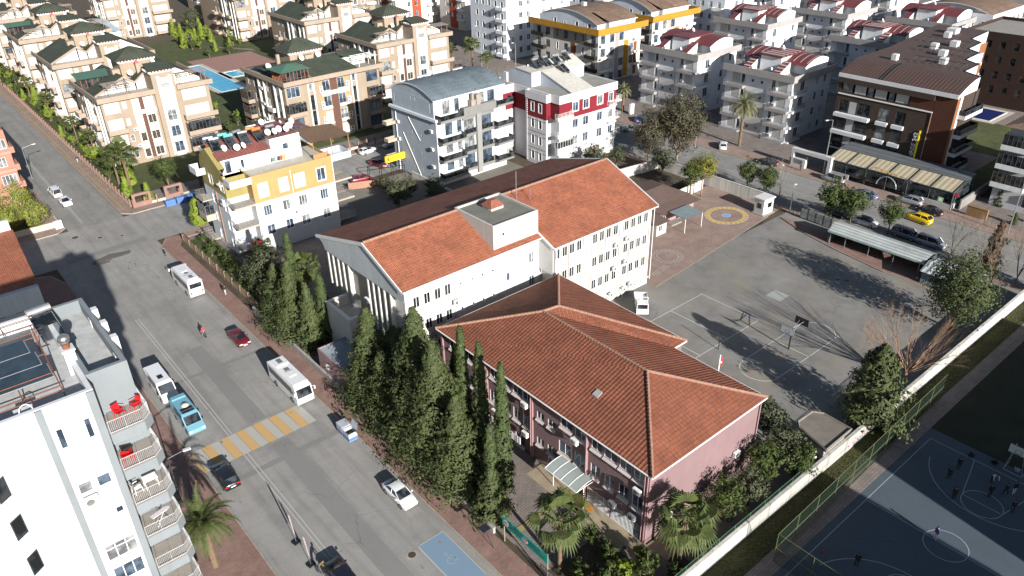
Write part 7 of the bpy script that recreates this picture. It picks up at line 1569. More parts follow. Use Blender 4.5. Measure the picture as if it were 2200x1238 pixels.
# ---------------------------------------------------------------- vehicles
tyre = pm('tyre', (.015, .015, .015), .8, 0); rim = pm('wheel_rim', (.35, .36, .37), .3, 0, metal=.8); lampw_ = pm('headlight', (.6, .62, .62), .15, 0); lampr = pm('tail_light', (.4, .01, .01), .2, 0); carglass = glass('car_glass', (.008, .01, .013), .04)
def paint(name, c, met=0.0): 
    if name in MATS: return MATS[name]
    m, n, l, bs = newmat(name); bs.inputs['Base Color'].default_value = c + (1,); bs.inputs['Roughness'].default_value = .32; bs.inputs['Metallic'].default_value = met; bs.inputs['Coat Weight'].default_value = .6; bs.inputs['Coat Roughness'].default_value = .08
    MATS[name] = m; return m
def car_meshes(kind, L=4.3, W=1.75, Hh=1.45):
    """car along +x (front at +x): lofted sections with greenhouse"""
    def mk():
        if kind == 'sedan': prof = [(-.5, .55, .62), (-.485, .78, .86), (-.36, .84, .9), (-.2, 1.0, .9), (-.1, 1.0, .9), (.12, 1.0, .9), (.27, .72, .92), (.42, .62, .88), (.49, .5, .74), (.5, .36, .6)]; roof = (-.22, .08, -.37, .27)
        elif kind == 'hatch': prof = [(-.5, .6, .8), (-.48, .8, .9), (.12, 1, .9), (.27, .74, .92), (.42, .64, .88), (.49, .5, .74), (.5, .36, .6)]; roof = (-.38, .07, -.48, .27)
        elif kind == 'van': prof = [(-.5, .6, .8), (-.48, .8, .9), (.2, 1, .9), (.33, .74, .92), (.43, .62, .88), (.49, .5, .74), (.5, .36, .6)]; roof = (-.46, .2, -.49, .36)
        b = MB(); hb = {'sedan': .66, 'hatch': .7, 'van': .58}[kind] * Hh; hd = {'sedan': .6, 'hatch': .6, 'van': .5}[kind] * Hh
        xs = [-.5, -.49, -.45, -.38, -.2, 0, .2, .3, .42, .47, .495, .5]; sec = []
        for x in xs:
            t = abs(x) / .5; w = W / 2 * (1 - .16 * t ** 6); zt = hb if x < .28 else hb - (hb - hd * .82) * ((x - .28) / .22) ** 1.5
            if kind == 'sedan' and x < -.38: zt = hb * .98
            zt -= .12 * max(0, (t - .9) / .1); z0 = .2 + .1 * max(0, (t - .85) / .15)
            sec.append([(x * L, -w, z0), (x * L, -w * 1.0, (z0 + zt) * .5), (x * L, -w * .97, zt - .08), (x * L, -w * .86, zt), (x * L, w * .86, zt), (x * L, w * .97, zt - .08), (x * L, w, (z0 + zt) * .5), (x * L, w, z0)])
        idx = [[b.vert(p) for p in s] for s in sec]
        for A, B_ in zip(idx, idx[1:]):
            for k in range(7): b.f.append((A[k], B_[k], B_[k + 1], A[k + 1])); b.m.append(0)
            b.f.append((A[7], B_[7], B_[0], A[0])); b.m.append(0)
        b.f.append(tuple(idx[0])); b.m.append(0); b.f.append(tuple(reversed(idx[-1]))); b.m.append(0)
        r0, r1, g0, g1 = [v * L for v in roof]; wt, wb = W * .36, W * .43; zt = Hh
        # roof and pillars painted, glass between
        rf = MB(); n = 5
        def arc_z(x): return zt - .05 * ((2 * (x - r0) / (r1 - r0) - 1) ** 2)
        for i in range(n):
            xa, xb = r0 + (r1 - r0) * i / n, r0 + (r1 - r0) * (i + 1) / n
            rf.poly([(xa, -wt, arc_z(xa) - .03), (xb, -wt, arc_z(xb) - .03), (xb, -wt * .6, arc_z(xb) + .02), (xa, -wt * .6, arc_z(xa) + .02)]); rf.poly([(xa, -wt * .6, arc_z(xa) + .02), (xb, -wt * .6, arc_z(xb) + .02), (xb, wt * .6, arc_z(xb) + .02), (xa, wt * .6, arc_z(xa) + .02)]); rf.poly([(xa, wt, arc_z(xa) - .03), (xb, wt, arc_z(xb) - .03), (xb, wt * .6, arc_z(xb) + .02), (xa, wt * .6, arc_z(xa) + .02)])
        for s in (-1, 1):
            for (xa, xb) in ((r1, g1), (r0, g0), ((r0 + r1) / 2, (g0 + g1) / 2 - .02 * L)): rf.tube((xa, s * wt, zt - .08), (xb, s * wb, hb - .02), .045, n=4)
        gl_ = MB(); zz = zt - .075
        gl_.poly([(r1, -wt + .04, zz), (r1, wt - .04, zz), (g1, wb - .03, hb - .01), (g1, -wb + .03, hb - .01)]); gl_.poly([(r0, -wt + .04, zz), (r0, wt - .04, zz), (g0, wb - .03, hb - .01), (g0, -wb + .03, hb - .01)])
        for s in (-1, 1): gl_.poly([(r0, s * (wt - .01), zz), (r1, s * (wt - .01), zz), (g1 - .06, s * (wb - .01), hb - .01), (g0 + .06, s * (wb - .01), hb - .01)])
        wh = MB(); wh.lathe((0, 0, 0), [(0, -.1), (.31, -.1), (.33, -.06), (.33, .06), (.31, .1), (0, .1)], 16, 0, 'y'); ri = MB()
        ri.lathe((0, -.105, 0), [(0, 0), (.2, 0), (.21, .01)], 12, 0, 'y'); ri.lathe((0, .105, 0), [(0, 0), (.2, 0), (.21, -.01)], 12, 0, 'y')
        hl = MB(); hl.box(-.03, -.2, -.06, .04, .2, .07); mi = MB(); mi.box(-.06, -.08, -.05, .06, .1, .08)
        pl = MB(); pl.box(-.012, -.26, -.055, .012, .26, .055)
        return dict(body=b, roof=rf, glass=gl_, wheel=wh, rim=ri, lamp=hl, mirror=mi, plate=pl)
    return cached(('car', kind, L, W, Hh), mk)
def car(kind, x, y, deg, pt, label, name='parked_car', cat='car', L=4.3, W=1.75, H_=1.45, roofm=None, z=0, group='cars parked along the streets'):
    g = car_meshes(kind, L, W, H_); e = empty(name, (x, y, z), R(deg), label, cat, group)
    K = lambda nm, m: cached(('cm', kind, L, W, H_, nm, m[0].name if isinstance(m, list) else m.name), lambda: g[nm].mesh(nm, m, nm in ('body',)))
    put('body', K('body', pt), e); put('roof', K('roof', roofm or pt), e); put('windows', K('glass', carglass), e)
    for sx in (-.31, .31):
        for sy in (-1, 1): w_ = put('wheel', K('wheel', tyre), e, (sx * L, sy * (W / 2 - .09), .33)); put('rim', K('rim', rim), w_)
    hz = .62 if kind != 'van' else .75
    for sy in (-1, 1):
        put('headlight', K('lamp', lampw_), e, (L * .492, sy * W * .33, hz)); put('tail_light', K('lamp', lampr), e, (-L * .497, sy * W * .34, hz + .15)); put('mirror', K('mirror', pt), e, (L * .2, sy * (W / 2 + .08), H_ * .68))
    put('licence_plate', K('plate', wp), e, (L * .5 + .01, 0, .42)); put('licence_plate', K('plate', wp), e, (-L * .5 - .012, 0, .6)); return e
pw_ = paint('white_car_paint', (.55, .56, .57)); ps = paint('silver_car_paint', (.3, .31, .33), .4); pg = paint('grey_car_paint', (.12, .14, .17), .4); pb_ = paint('blue_car_paint', (.03, .1, .35), .3); pr_ = paint('dark_red_car_paint', (.12, .008, .012), .2); pk_ = paint('black_car_paint', (.012, .013, .016), .2); pbg = paint('blue_grey_car_paint', (.16, .22, .31), .4); pyl = paint('taxi_yellow_paint', (.62, .42, .005)); pbr = paint('wine_car_paint', (.18, .02, .03), .2)
car('sedan', 28.15, 53.0, -90, pw_, 'white sedan parked at the kerb below the waste bins', H_=1.42, L=4.5); car('sedan', 27.75, 92.6, -90, pr_, 'dark red hatchback parked between the two white buses', L=4.4)
car('hatch', 15.6, 67.6, 90, pk_, 'black hatchback parked across the zebra crossing end', L=4.5, W=1.85, H_=1.5)
car('hatch', 18.4, 47.6, 90, paint('night_blue_car_paint', (.012, .012, .02), .2), 'dark car at the bottom edge beside the standing man', L=4.7, W=1.9, H_=1.6)
car('sedan', 22.2, 161.6, -88, pw_, 'white sedan at the left kerb of the upper street'); car('van', 21.9, 167.8, 92, pw_, 'small white van parked behind the white sedan, upper street', 'parked_van', 'van', 4.3, 1.75, 1.8)
car('hatch', 80.4, 146.4, 8, pw_, 'white hatchback on the side street behind the yellow block'); car('sedan', 86.6, 146.6, 188, ps, 'silver sedan parked in front of the white hatchback'); car('sedan', 77.8, 137.8, -75, pbr, 'dark red car parked slantwise beside the grey block entrance'); car('hatch', 70.6, 132.6, -10, pbr, 'wine red car half hidden by the yellow block balconies')
car('sedan', 141.0, 120.4, 25, pb_, 'blue sedan on the right street near the white cabinet'); car('hatch', 133.6, 116.4, 130, ps, 'silver estate car on the right street below the blue one', L=4.5); car('hatch', 139.7, 110.4, 40, pw_, 'white car half hidden behind the eucalyptus'); car('hatch', 139.6, 95.2, 38, pw_, 'white hatchback beside the tall date palm')
car('van', 139.0, 68.6, 90, ps, 'silver van parked beside the pavilion lamp post', 'parked_van', 'van', 4.4, 1.8, 1.8); car('sedan', 136.3, 60.6, 90, pbg, 'blue grey sedan parked in front of the pavilion', L=4.6); car('hatch', 139.2, 53.6, 90, ps, 'silver car parked behind the round tree', H_=1.7)
car('sedan', 137.6, 49.2, 90, pk_, 'black car parked beside the silver one near the green sign'); car('hatch', 132.9, 49.0, 84, pyl, 'yellow taxi estate driving along the right street', 'taxi', 'taxi', 4.6, 1.8, 1.65, group=None)
car('sedan', 125.0, 54.4, -90, pw_, 'white car with black roof parked behind the corrugated shelter', roofm=pk_); car('van', 125.0, 47.4, -90, pg, 'grey blue van parked behind the shelter', 'parked_van', 'van', 4.4, 1.8, 1.8); car('van', 125.0, 43.2, -90, ps, 'silver off-road car parked right of the grey blue van', 'parked_jeep', 'jeep', 4.4, 1.8, 1.75)
car('sedan', 137.8, 82.6, 100, pk_, 'dark car in the shade opposite the pavilion gate'); car('van', 124.9, 59.6, -90, pk_, 'dark car parked under the gate tree', L=4.5, H_=1.6)
def bus(x, y, deg, label, L=8.2, W=2.15, H_=2.9, col=None):
    e = empty('minibus', (x, y, 0), R(deg), label, 'minibus', 'white school minibuses'); c = col or pw_
    b = MB(); hw_ = W / 2
    prof = [(-L / 2, .45), (-L / 2 + .05, .35), (L / 2 - .1, .35), (L / 2, .5), (L / 2, 1.25), (L / 2 - .28, 2.45), (L / 2 - .5, H_ - .12), (L / 2 - .9, H_), (-L / 2 + .3, H_), (-L / 2 + .06, H_ - .14), (-L / 2, 1.8)]
    nn = len(prof); A = [b.vert((px, -hw_ if 0 < pz < H_ - .13 else -hw_ + .12, pz)) for px, pz in prof]; B_ = [b.vert((px, hw_ if 0 < pz < H_ - .13 else hw_ - .12, pz)) for px, pz in prof]
    for i in range(nn): j = (i + 1) % nn; b.f.append((A[i], A[j], B_[j], B_[i])); b.m.append(0)
    b.f.append(tuple(A)); b.m.append(0); b.f.append(tuple(reversed(B_))); b.m.append(0); b.build('body', c, e)
    for s in (-1, 1):
        for i in range(6): m = MB(); x0 = -L / 2 + .35 + i * (L - 1.5) / 6; m.box(x0, s * hw_ - .012, 1.45, x0 + (L - 1.5) / 6 - .07, s * hw_ + .012, 2.35); m.build('window', carglass, e)
        m = MB(); m.tube((L / 2 - .15, s * hw_, 2.3), (L / 2 + .12, s * (hw_ + .22), 2.35), .03, n=5); m.box(L / 2 + .05, s * (hw_ + .22) - .08, 1.9, L / 2 + .16, s * (hw_ + .22) + .08, 2.35); m.build('mirror', c, e)
        m = MB(); m.box(L / 2 - .01, s * .8 - .18, .62, L / 2 + .03, s * .8 + .18, .82); m.build('headlight', lampw_, e); m = MB(); m.box(-L / 2 - .03, s * .85 - .08, .8, -L / 2 + .01, s * .85 + .08, 1.2); m.build('tail_light', lampr, e)
    m = MB(); m.poly([(L / 2 + .015, -hw_ + .12, 1.3), (L / 2 + .015, hw_ - .12, 1.3), (L / 2 - .26, hw_ - .15, 2.42), (L / 2 - .26, -hw_ + .15, 2.42)]); m.build('windscreen', carglass, e)
    m = MB(); m.box(-L / 2 - .02, -hw_ + .2, 1.75, -L / 2 + .0, hw_ - .2, 2.5); m.build('rear_window', carglass, e)
    for sx in (-L * .26, L * .3):
        for s in (-1, 1): m = MB(); m.lathe((0, 0, 0), [(0, -.14), (.42, -.14), (.45, -.08), (.45, .08), (.42, .14), (0, .14)], 16, 0, 'y'); w_ = m.build('wheel', tyre, e, loc=(sx, s * (hw_ - .12), .45)); m = MB(); m.lathe((0, s * .145, 0), [(0, 0), (.22, 0), (.24, -s * .02)], 12, 0, 'y'); m.build('rim', rim, w_)
    m = MB(); m.box(L * .02, -.45, H_ - .01, L * .32 - 1.2, .45, H_ + .1); m.build('roof_hatch', c, e); m = MB(); m.box(-L * .42, -.75, H_ - .01, -L * .2, .75, H_ + .2); o = m.build('roof_unit', c, e); m = MB(); m.box(-L * .38, -.3, H_ + .2, -L * .25, .3, H_ + .215); m.build('vent', fanm, o)
    m = MB(); m.box(L / 2 - .02, -.26, .5, L / 2 + .02, .26, .6); m.build('licence_plate', wp, e); m = MB(); m.box(-L * .1, -.3, H_ + .0, -L * .02, .3, H_ + .05); m.build('roof_vent', fanm, e); return e
bus(27.95, 112.0, 90, 'white minibus parked at the far end of the red pavement, rear towards the camera', 7.6); bus(28.1, 77.4, -90, 'white minibus parked beside the annexe wall, facing the camera', 7.9)
# white long van and turquoise camper
def lwv(name, x, y, deg, label, cat, L, c, H_, camper=False):
    e = empty(name, (x, y, 0), R(deg), label, cat); W = 1.95; hw_ = W / 2; b = MB()
    prof = [(-L / 2, .4), (L / 2 - .1, .3), (L / 2, .5), (L / 2 - .03, .95), (L / 2 - .75, 1.2), (L / 2 - 1.5, H_ - .22), (L / 2 - 1.9, H_ - .04), (-L / 2 + .25, H_), (-L / 2 + .04, H_ - .2)]
    nn = len(prof); A = [b.vert((px, -hw_ + (.1 if pz > H_ - .15 else 0), pz)) for px, pz in prof]; B_ = [b.vert((px, hw_ - (.1 if pz > H_ - .15 else 0), pz)) for px, pz in prof]
    for i in range(nn): j = (i + 1) % nn; b.f.append((A[i], A[j], B_[j], B_[i])); b.m.append(0)
    b.f.append(tuple(A)); b.m.append(0); b.f.append(tuple(reversed(B_))); b.m.append(0); b.build('body', c, e)
    m = MB(); m.poly([(L / 2 - .77, -hw_ + .1, 1.24), (L / 2 - .77, hw_ - .1, 1.24), (L / 2 - 1.47, hw_ - .12, H_ - .24), (L / 2 - 1.47, -hw_ + .12, H_ - .24)]); o = m.build('windscreen', carglass, e); o.location = (.015, 0, .015)
    for s in (-1, 1):
        for x0, x1 in ((L / 2 - 2.3, L / 2 - 1.5), (-.2, .8), (-1.5, -.4)): m = MB(); m.box(x0, s * hw_ - .01, 1.3, x1, s * hw_ + .012, H_ - .35); m.build('window', carglass, e)
        m = MB(); m.box(L / 2 - 1.25, s * (hw_ + .12) - .1, 1.15, L / 2 - 1.13, s * (hw_ + .12) + .1, 1.5); m.build('mirror', blackm, e); m = MB(); m.box(L / 2 - .06, s * .72 - .15, .7, L / 2 + .01, s * .72 + .15, .88); m.build('headlight', lampw_, e)
        for sx in (-L * .28, L * .32): m = MB(); m.lathe((sx, s * (hw_ - .1), .36), [(0, -.11), (.34, -.11), (.36, -.05), (.36, .05), (.34, .11), (0, .11)], 16, 0, 'y'); w_ = m.build('wheel', tyre, e)
    if camper:
        m = MB(); m.box(.1, -.7, H_ - .01, 1.1, .7, H_ + .04, 0); m.box(.57, -.7, H_ + .041, .62, .7, H_ + .05, 1); m.build('solar_panel', [gld, metal], e); m = MB(); m.lathe((-.4, .1, H_), [(.45, 0), (.42, .12), (.25, .24), (0, .28)], 16); m.build('roof_vent', pm('cream_plastic', (.42, .38, .3), .5, .05), e, True)
        m = MB(); m.box(-L / 2 + .1, -.8, H_ - .02, -L / 2 + .75, .8, H_ + .14); m.build('roof_box', c, e)
    else: m = MB(); m.box(-.1, -.3, H_ - .01, .7, .3, H_ + .05); m.build('roof_vent', blackm, e)
lwv('parked_van', 15.9, 88.0, -90, 'long white van parked behind the turquoise camper', 'van', 6.6, pw_, 2.35); lwv('camper_van', 16.1, 79.6, -90, 'turquoise camper van with roof solar panel beside the zebra crossing', 'camper van', 5.8, paint('turquoise_paint', (.13, .29, .37)), 2.3, True)
# flatbed truck in the yard
e = empty('flatbed_truck', (75.0, 61.6, 0), R(-135), 'small white flatbed truck with open cab side behind the pink block', 'truck')
m = MB(); m.box(1.0, -.85, .5, 2.5, .85, 1.3); m.extr([(1.1, -.8), (2.3, -.8), (2.3, .8), (1.1, .8)], 1.3, 2.05); m.build('cab', pw_, e); m = MB(); m.box(2.3, -.7, 1.3, 2.33, .7, 1.95); m.box(1.3, -.82, 1.3, 2.1, -.8, 1.9); m.box(1.3, .8, 1.3, 2.1, .82, 1.9); m.build('windows', carglass, e)
m = MB(); m.box(-2.6, -.95, .7, .9, .95, .82); m.box(-2.6, -.95, .82, .9, -.9, 1.2); m.box(-2.6, .9, .82, .9, .95, 1.2); m.box(-2.65, -.95, .82, -2.6, .95, 1.2); m.build('flatbed', pw_, e); m = MB(); m.tube((.95, -.8, .8), (.95, -.8, 2.4), .04, n=5); m.tube((.95, .8, .8), (.95, .8, 2.4), .04, n=5); m.tube((.95, -.8, 2.4), (.95, .8, 2.4), .04, n=5); m.build('headboard_frame', trimw, e)
for sx in (-1.7, 1.8):
    for s in (-1, 1): m = MB(); m.lathe((sx, s * .8, .36), [(0, -.12), (.36, -.12), (.36, .12), (0, .12)], 14, 0, 'y'); m.build('wheel', tyre, e)
e = empty('cargo', (74.2, 60.8, .82), R(-135), 'green glass sheets and a yellow crate lying on the flatbed truck', 'cargo'); m = MB(); m.box(-1.5, -.5, 0, -.2, -.42, 1.0); m.build('glass_sheet', glass('green_glass', (.15, .3, .27), .1), e); m = MB(); m.box(.2, -.3, 0, .8, .3, .3); m.build('crate', pm('yellow_crate', (.5, .3, .02), .6, .05), e)
# two-wheelers
def motorbike(x, y, deg, label, c):
    e = empty('motorbike', (x, y, 0), R(deg), label, 'motorbike')
    for sx in (-.62, .62): m = MB(); m.lathe((sx, 0, .3), [(.2, -.05), (.3, -.05), (.3, .05), (.2, .05)], 14, 0, 'y'); m.build('wheel', tyre, e)
    m = MB(); m.extr([(-.5, -.14), (.3, -.17), (.4, 0), (.3, .17), (-.5, .14)], .42, .78); m.tube((.35, 0, .6), (.62, 0, .3), .04, n=5); m.tube((.35, 0, .6), (.25, 0, 1.0), .04, n=5); m.build('body', c, e)
    m = MB(); m.box(-.6, -.14, .78, .1, .14, .86); m.build('seat', blackm, e); m = MB(); m.tube((.25, -.33, 1.0), (.25, .33, 1.0), .025, n=5); m.build('handlebar', metal, e); return e
motorbike(24.5, 97.2, -83, 'small motorbike ridden down the middle of the main street', ps); motorbike(29.1, 126.4, 80, 'dark motorbike parked at the kerb corner by the yellow block', pk_)
# ---------------------------------------------------------------- people
skin = pm('skin', (.3, .17, .11), .6, 0); hairm = pm('dark_hair', (.015, .011, .009), .7, 0)
def person(x, y, deg, label, top, legs, h=1.7, pose='stand', z=0, hat=None, long=False, act=None):
    """one continuous skinned body; materials split by height of the rest pose"""
    s = h / 1.7; hip = {'stand': .88, 'walk': .87, 'sit': .72, 'bend': .86, 'run': .84}[pose]
    lean = {'stand': .02, 'walk': .06, 'sit': .12, 'bend': .42, 'run': .16}[pose]
    V = [(0, 0, hip), (lean * .35, 0, hip + .2), (lean * .8, 0, hip + .42 - lean * .15), (lean, 0, hip + .52 - lean * .25), (lean * 1.2, 0, hip + .6 - lean * .32), (lean * 1.3 + .015, 0, hip + .75 - lean * .4)]
    Rr = [(.14, .1), (.12, .095), (.15, .105), (.07, .06), (.05, .05), (.085, .1)]
    E_ = [(0, 1), (1, 2), (2, 3), (3, 4), (4, 5)]; M = ['L', 'T', 'T', 'T', 'S', 'S']
    sh = V[3]
    fw = {'stand': (.03, -.02), 'walk': (.26, -.24), 'sit': (.42, .42), 'bend': (.12, -.12), 'run': (.34, -.34)}[pose]
    for k, sy in enumerate((-1, 1)):
        a = fw[k]; b0 = len(V); kneez = .47 if pose != 'sit' else .62
        pts = [(0.0, sy * .1, hip - .08), ((a * .62 if pose != 'sit' else .42), sy * .11, kneez), ((a if pose != 'sit' else .46), sy * .11, .1 + (.1 if a < -.2 else 0)), ((a if pose != 'sit' else .46) + .14, sy * .12, .045 + (.06 if a < -.2 else 0))]
        V += pts; Rr += [(.085, .085), (.058, .058), (.04, .04), (.045, .035)]; E_ += [(0, b0), (b0, b0 + 1), (b0 + 1, b0 + 2), (b0 + 2, b0 + 3)]; M += ['L', 'L', 'L', 'F']
        b1 = len(V); sw = -a * .7 if pose in ('walk', 'run') else .04
        if act == 'hold': sw = .3
        if act == 'up' and k: A = [(sh[0], sy * .17, sh[2] - .02), (sh[0] + .12, sy * .24, sh[2] + .22), (sh[0] + .18, sy * .22, sh[2] + .46), (sh[0] + .2, sy * .22, sh[2] + .54)]
        elif pose == 'bend': A = [(sh[0], sy * .17, sh[2] - .02), (sh[0] + .1, sy * .3, sh[2] - .24), (sh[0] + .2, sy * .26, sh[2] - .42), (sh[0] + .24, sy * .25, sh[2] - .5)]
        else: A = [(sh[0], sy * .17, sh[2] - .02), (sh[0] + sw * .4, sy * .22, sh[2] - .28), (sh[0] + sw, sy * .2, sh[2] - .5), (sh[0] + sw + .03, sy * .2, sh[2] - .58)]
        V += A; Rr += [(.06, .06), (.042, .042), (.032, .032), (.038, .022)]; E_ += [(3, b1), (b1, b1 + 1), (b1 + 1, b1 + 2), (b1 + 2, b1 + 3)]; M += ['T', 'T', 'T', 'S']
    me = bpy.data.meshes.new('body'); me.from_pydata([tuple(c * s for c in v) for v in V], E_, []); ob = bpy.data.objects.new('body', me); COL.objects.link(ob)
    md = ob.modifiers.new('s', 'SKIN'); ob.modifiers.new('d', 'SUBSURF').levels = 1; me = ob.data
    if not me.skin_vertices: me.skin_vertices.new() if hasattr(me.skin_vertices, 'new') else None
    for i, sv in enumerate(me.skin_vertices[0].data): sv.radius = (Rr[i][0] * s * 1.18, Rr[i][1] * s * 1.2); sv.use_root = (i == 0)
    dg = bpy.context.evaluated_depsgraph_get(); nm = bpy.data.meshes.new_from_object(ob.evaluated_get(dg)); bpy.data.objects.remove(ob)
    nm.materials.clear()
    for mt in (top, legs, skin, blackm if not hat else wp): nm.materials.append(mt)
    Vs = [Vector(v) * s for v in V]
    for p in nm.polygons:
        i = min(range(len(Vs)), key=lambda q: (Vs[q] - p.center).length); p.material_index = {'T': 0, 'L': 1, 'S': 2, 'F': 3}[M[i]]; p.use_smooth = True
    e = empty('person', (x, y, z), R(deg), label, 'person'); put('body', nm, e)
    c = Vector(V[5]) * s; m = MB(); m.lathe((c.x - .012, c.y, c.z - .02), [(.096 * s, 0), (.1 * s, .05), (.07 * s, .11), (0, .135)], 12)
    if long: m.lathe((c.x - .04, c.y, c.z - .25), [(.06, 0), (.085, .12), (.095, .25)], 10)
    m.build('hair', hairm, e, True)
    f = MB(); f.poly([(c.x + .08, -.012, c.z), (c.x + .08, .012, c.z), (c.x + .115, 0, c.z - .03)]); f.build('nose', skin, e)
    return e
blk = pm('black_cloth', (.015, .015, .018), .9, 0); nav = pm('navy_cloth', (.02, .025, .05), .9, 0); whc = pm('white_cloth', (.5, .5, .52), .9, 0); pur = pm('purple_cloth', (.08, .05, .3), .8, 0); redc = pm('red_cloth', (.4, .03, .03), .8, 0); olv_c = pm('olive_cloth', (.1, .085, .04), .9, 0); gryc = pm('light_grey_cloth', (.3, .3, .31), .9, 0)
person(30.3, 185.2, -80, 'man in dark jacket and light trousers walking down the upper pavement', nav, gryc, pose='walk')
person(31.4, 106.2, -85, 'person in a dark top and white cap walking on the red pavement beside the fence', blk, gryc, pose='walk', hat=1)
person(24.5, 97.1, -83, 'rider in a red top sitting on the moving motorbike', redc, nav, 1.7, 'sit', .12)
person(17.2, 49.8, -20, 'man in an olive jacket with a red cap reaching towards the dark car', olv_c, nav, act='hold', pose='bend')
L = [(2008, 1160, 150, 'player in a purple shirt standing in the sunlit centre circle', pur, whc, 'stand', 1.75), (1839, 1216, 200, 'player in black in the near half of the dark court', blk, blk, 'stand', 1.7), (2057, 1009, 200, 'player in a black vest with bare arms standing by the far end line', blk, blk, 'stand', 1.7),
     (2036, 1031, 10, 'player in black with white shoes left of the key', blk, blk, 'walk', 1.65), (2047, 1074, 30, 'player with a white collar on the curved three point line', blk, blk, 'stand', 1.7), (2129, 1036, 230, 'player in a white shirt bending forward under the hoop', whc, blk, 'bend', 1.7), (2124, 1068, 220, 'player in black standing at the top of the key circle', blk, blk, 'stand', 1.75), (2158, 1064, 160, 'thin dark player right of the key circle', nav, blk, 'walk', 1.65), (2176, 1062, 240, 'player in a hooded black jacket and white shoes near the hoop', blk, whc, 'stand', 1.7), (2173, 1101, 200, 'dark player crossing the free throw line at the right edge', nav, nav, 'stand', 1.65)]
for px, py, dg_, lb, t, l_, ps_, h_ in L: g = at(px, py); person(g.x, g.y, dg_, lb, t, l_, h_, ps_, .015)
g = at(1719, 368); person(g.x, g.y, 90, 'person in black walking past the pavilion gate', blk, blk, 1.7, 'walk')
e = empty('basketball', (at(1769, 1187).x, at(1769, 1187).y, .13), 0, 'red ball lying on the dark near half of the court', 'ball'); m = MB(); m.lathe((0, 0, 0), [(0, -.12), (.085, -.085), (.12, 0), (.085, .085), (0, .12)], 14); m.build('ball', redc, e, True)
for px, py, lb in ((2086, 980, 'dark bag lying behind the court end line'), (2135, 996, 'dark coats heaped beside the hoop'), (2184, 1012, 'pale backpack behind the hoop frame')): g = at(px, py); m = MB(); r = random.Random(px); cloud(m, r, Vector((0, 0, .15)), .35, 26, .22, None, .4); o = m.build('bag', blk if 'dark' in lb else gryc); o.location = (g.x, g.y, 0); tag(o, lb, 'bag')
# ---------------------------------------------------------------- walls, fences and street furniture
wallw = wallmat('painted_yard_wall', (.52, .5, .46), .3); grnf = pm('green_fence_paint', (.05, .12, .06), .6, .15); yelf = pm('olive_yellow_rail', (.105, .105, .045), .6, .1)
def wall(name, pts, h, t, mat, label, cap=None, cat='wall'):
    e = empty(name, (pts[0][0], pts[0][1], 0), 0, label, cat); m = MB(); k = MB()
    for a, c in zip(pts, pts[1:]):
        a = Vector((a[0], a[1], 0)) - Vector((pts[0][0], pts[0][1], 0)); c = Vector((c[0], c[1], 0)) - Vector((pts[0][0], pts[0][1], 0)); d = (c - a).normalized(); n = Vector((-d.y, d.x, 0)) * t / 2
        m.extr([(p.x, p.y) for p in (a - n, c - n, c + n, a + n)], -.04, h); n2 = n * 1.25; k.extr([(p.x, p.y) for p in (a - n2, c - n2, c + n2, a + n2)], h + .002, h + .08)
    m.build('wall', mat, e); k.build('coping', cap or mat, e); return e
W1 = wall('yard_wall', [(38.5, 26.6), (118.5, 26.4)], 1.9, .28, wallw, 'long white yard wall between the school and the sports court')
m = MB(); r = random.Random(4)
gc = [(pm('graffiti_pink', (.5, .05, .14), .8, 0)), (pm('graffiti_blue', (.05, .18, .4), .8, 0)), pm('graffiti_black', (.03, .03, .03), .8, 0)]
for i, (x0, w_, mi) in enumerate(((30.2, 1.6, 0), (32.0, 1.2, 1), (33.2, 1.3, 0), (34.8, 1.2, 1), (41, 1.8, 2), (46.5, 1.4, 1), (49, 2.4, 1), (53, 1.5, 2))):
    for k in range(7): a = Vector((x0 + r.uniform(0, w_), -.152 - .2 * x0 / 80, r.uniform(.4, 1.4))); b_ = a + Vector((r.uniform(-.5, .5), 0, r.uniform(-.4, .4))); m.poly([a, a + Vector((.1, 0, .05)), b_ + Vector((.12, 0, .02)), b_], mi)
m.build('graffiti', gc, W1)
wall('pavement_wall', [(32.45, 66.0), (32.45, 98.5)], .9, .25, wallmat('grey_plaster_wall', (.3, .29, .27), .25), 'low grey wall along the red pavement beside the tall conifers'); wall('pavement_wall', [(32.45, 42.8), (32.45, 67.6)], .7, .3, wallmat('grey_plaster_wall', (.3, .29, .27)), 'low grey wall under the conifers near the school gate')
wall('yard_wall', [(104, 98.6), (119.6, 96.6)], 2.0, .25, wallw, 'white wall behind the brown kindergarten roofs'); wall('yard_wall', [(119.7, 96.4), (119.8, 70.6)], 2.2, .25, wallw, 'white wall between the playground and the right street'); wall('yard_wall', [(109, 83.2), (117.5, 83.6)], 1.9, .2, wallw, 'short white block wall under the yellowing tree')
wall('corner_wall', [(2, 150.9), (18.6, 150.9), (18.6, 154)], 1.1, .25, wallmat('cream_corner_wall', (.4, .36, .29), .15), 'low cream wall at the upper left street corner'); wall('brown_gate_wall', [(141.6, 44.6), (141.6, 41.2)], 1.9, .5, wallmat('tan_gate', (.22, .13, .06), .1), 'tan gate housing with a white door right of the pavilion')
wall('side_wall', [(143, 46.4), (170, 47.0)], 1.8, .25, wallmat('dark_side_wall', (.2, .19, .18), .1), 'grey wall running back beside the pavilion')
def lined(name, label, p0, p1, fn, cat='fence', group=None): e = empty(name, (p0[0], p0[1], 0), math.atan2(p1[1] - p0[1], p1[0] - p0[0]), label, cat, group); fn(e, math.hypot(p1[0] - p0[0], p1[1] - p0[1])); return e
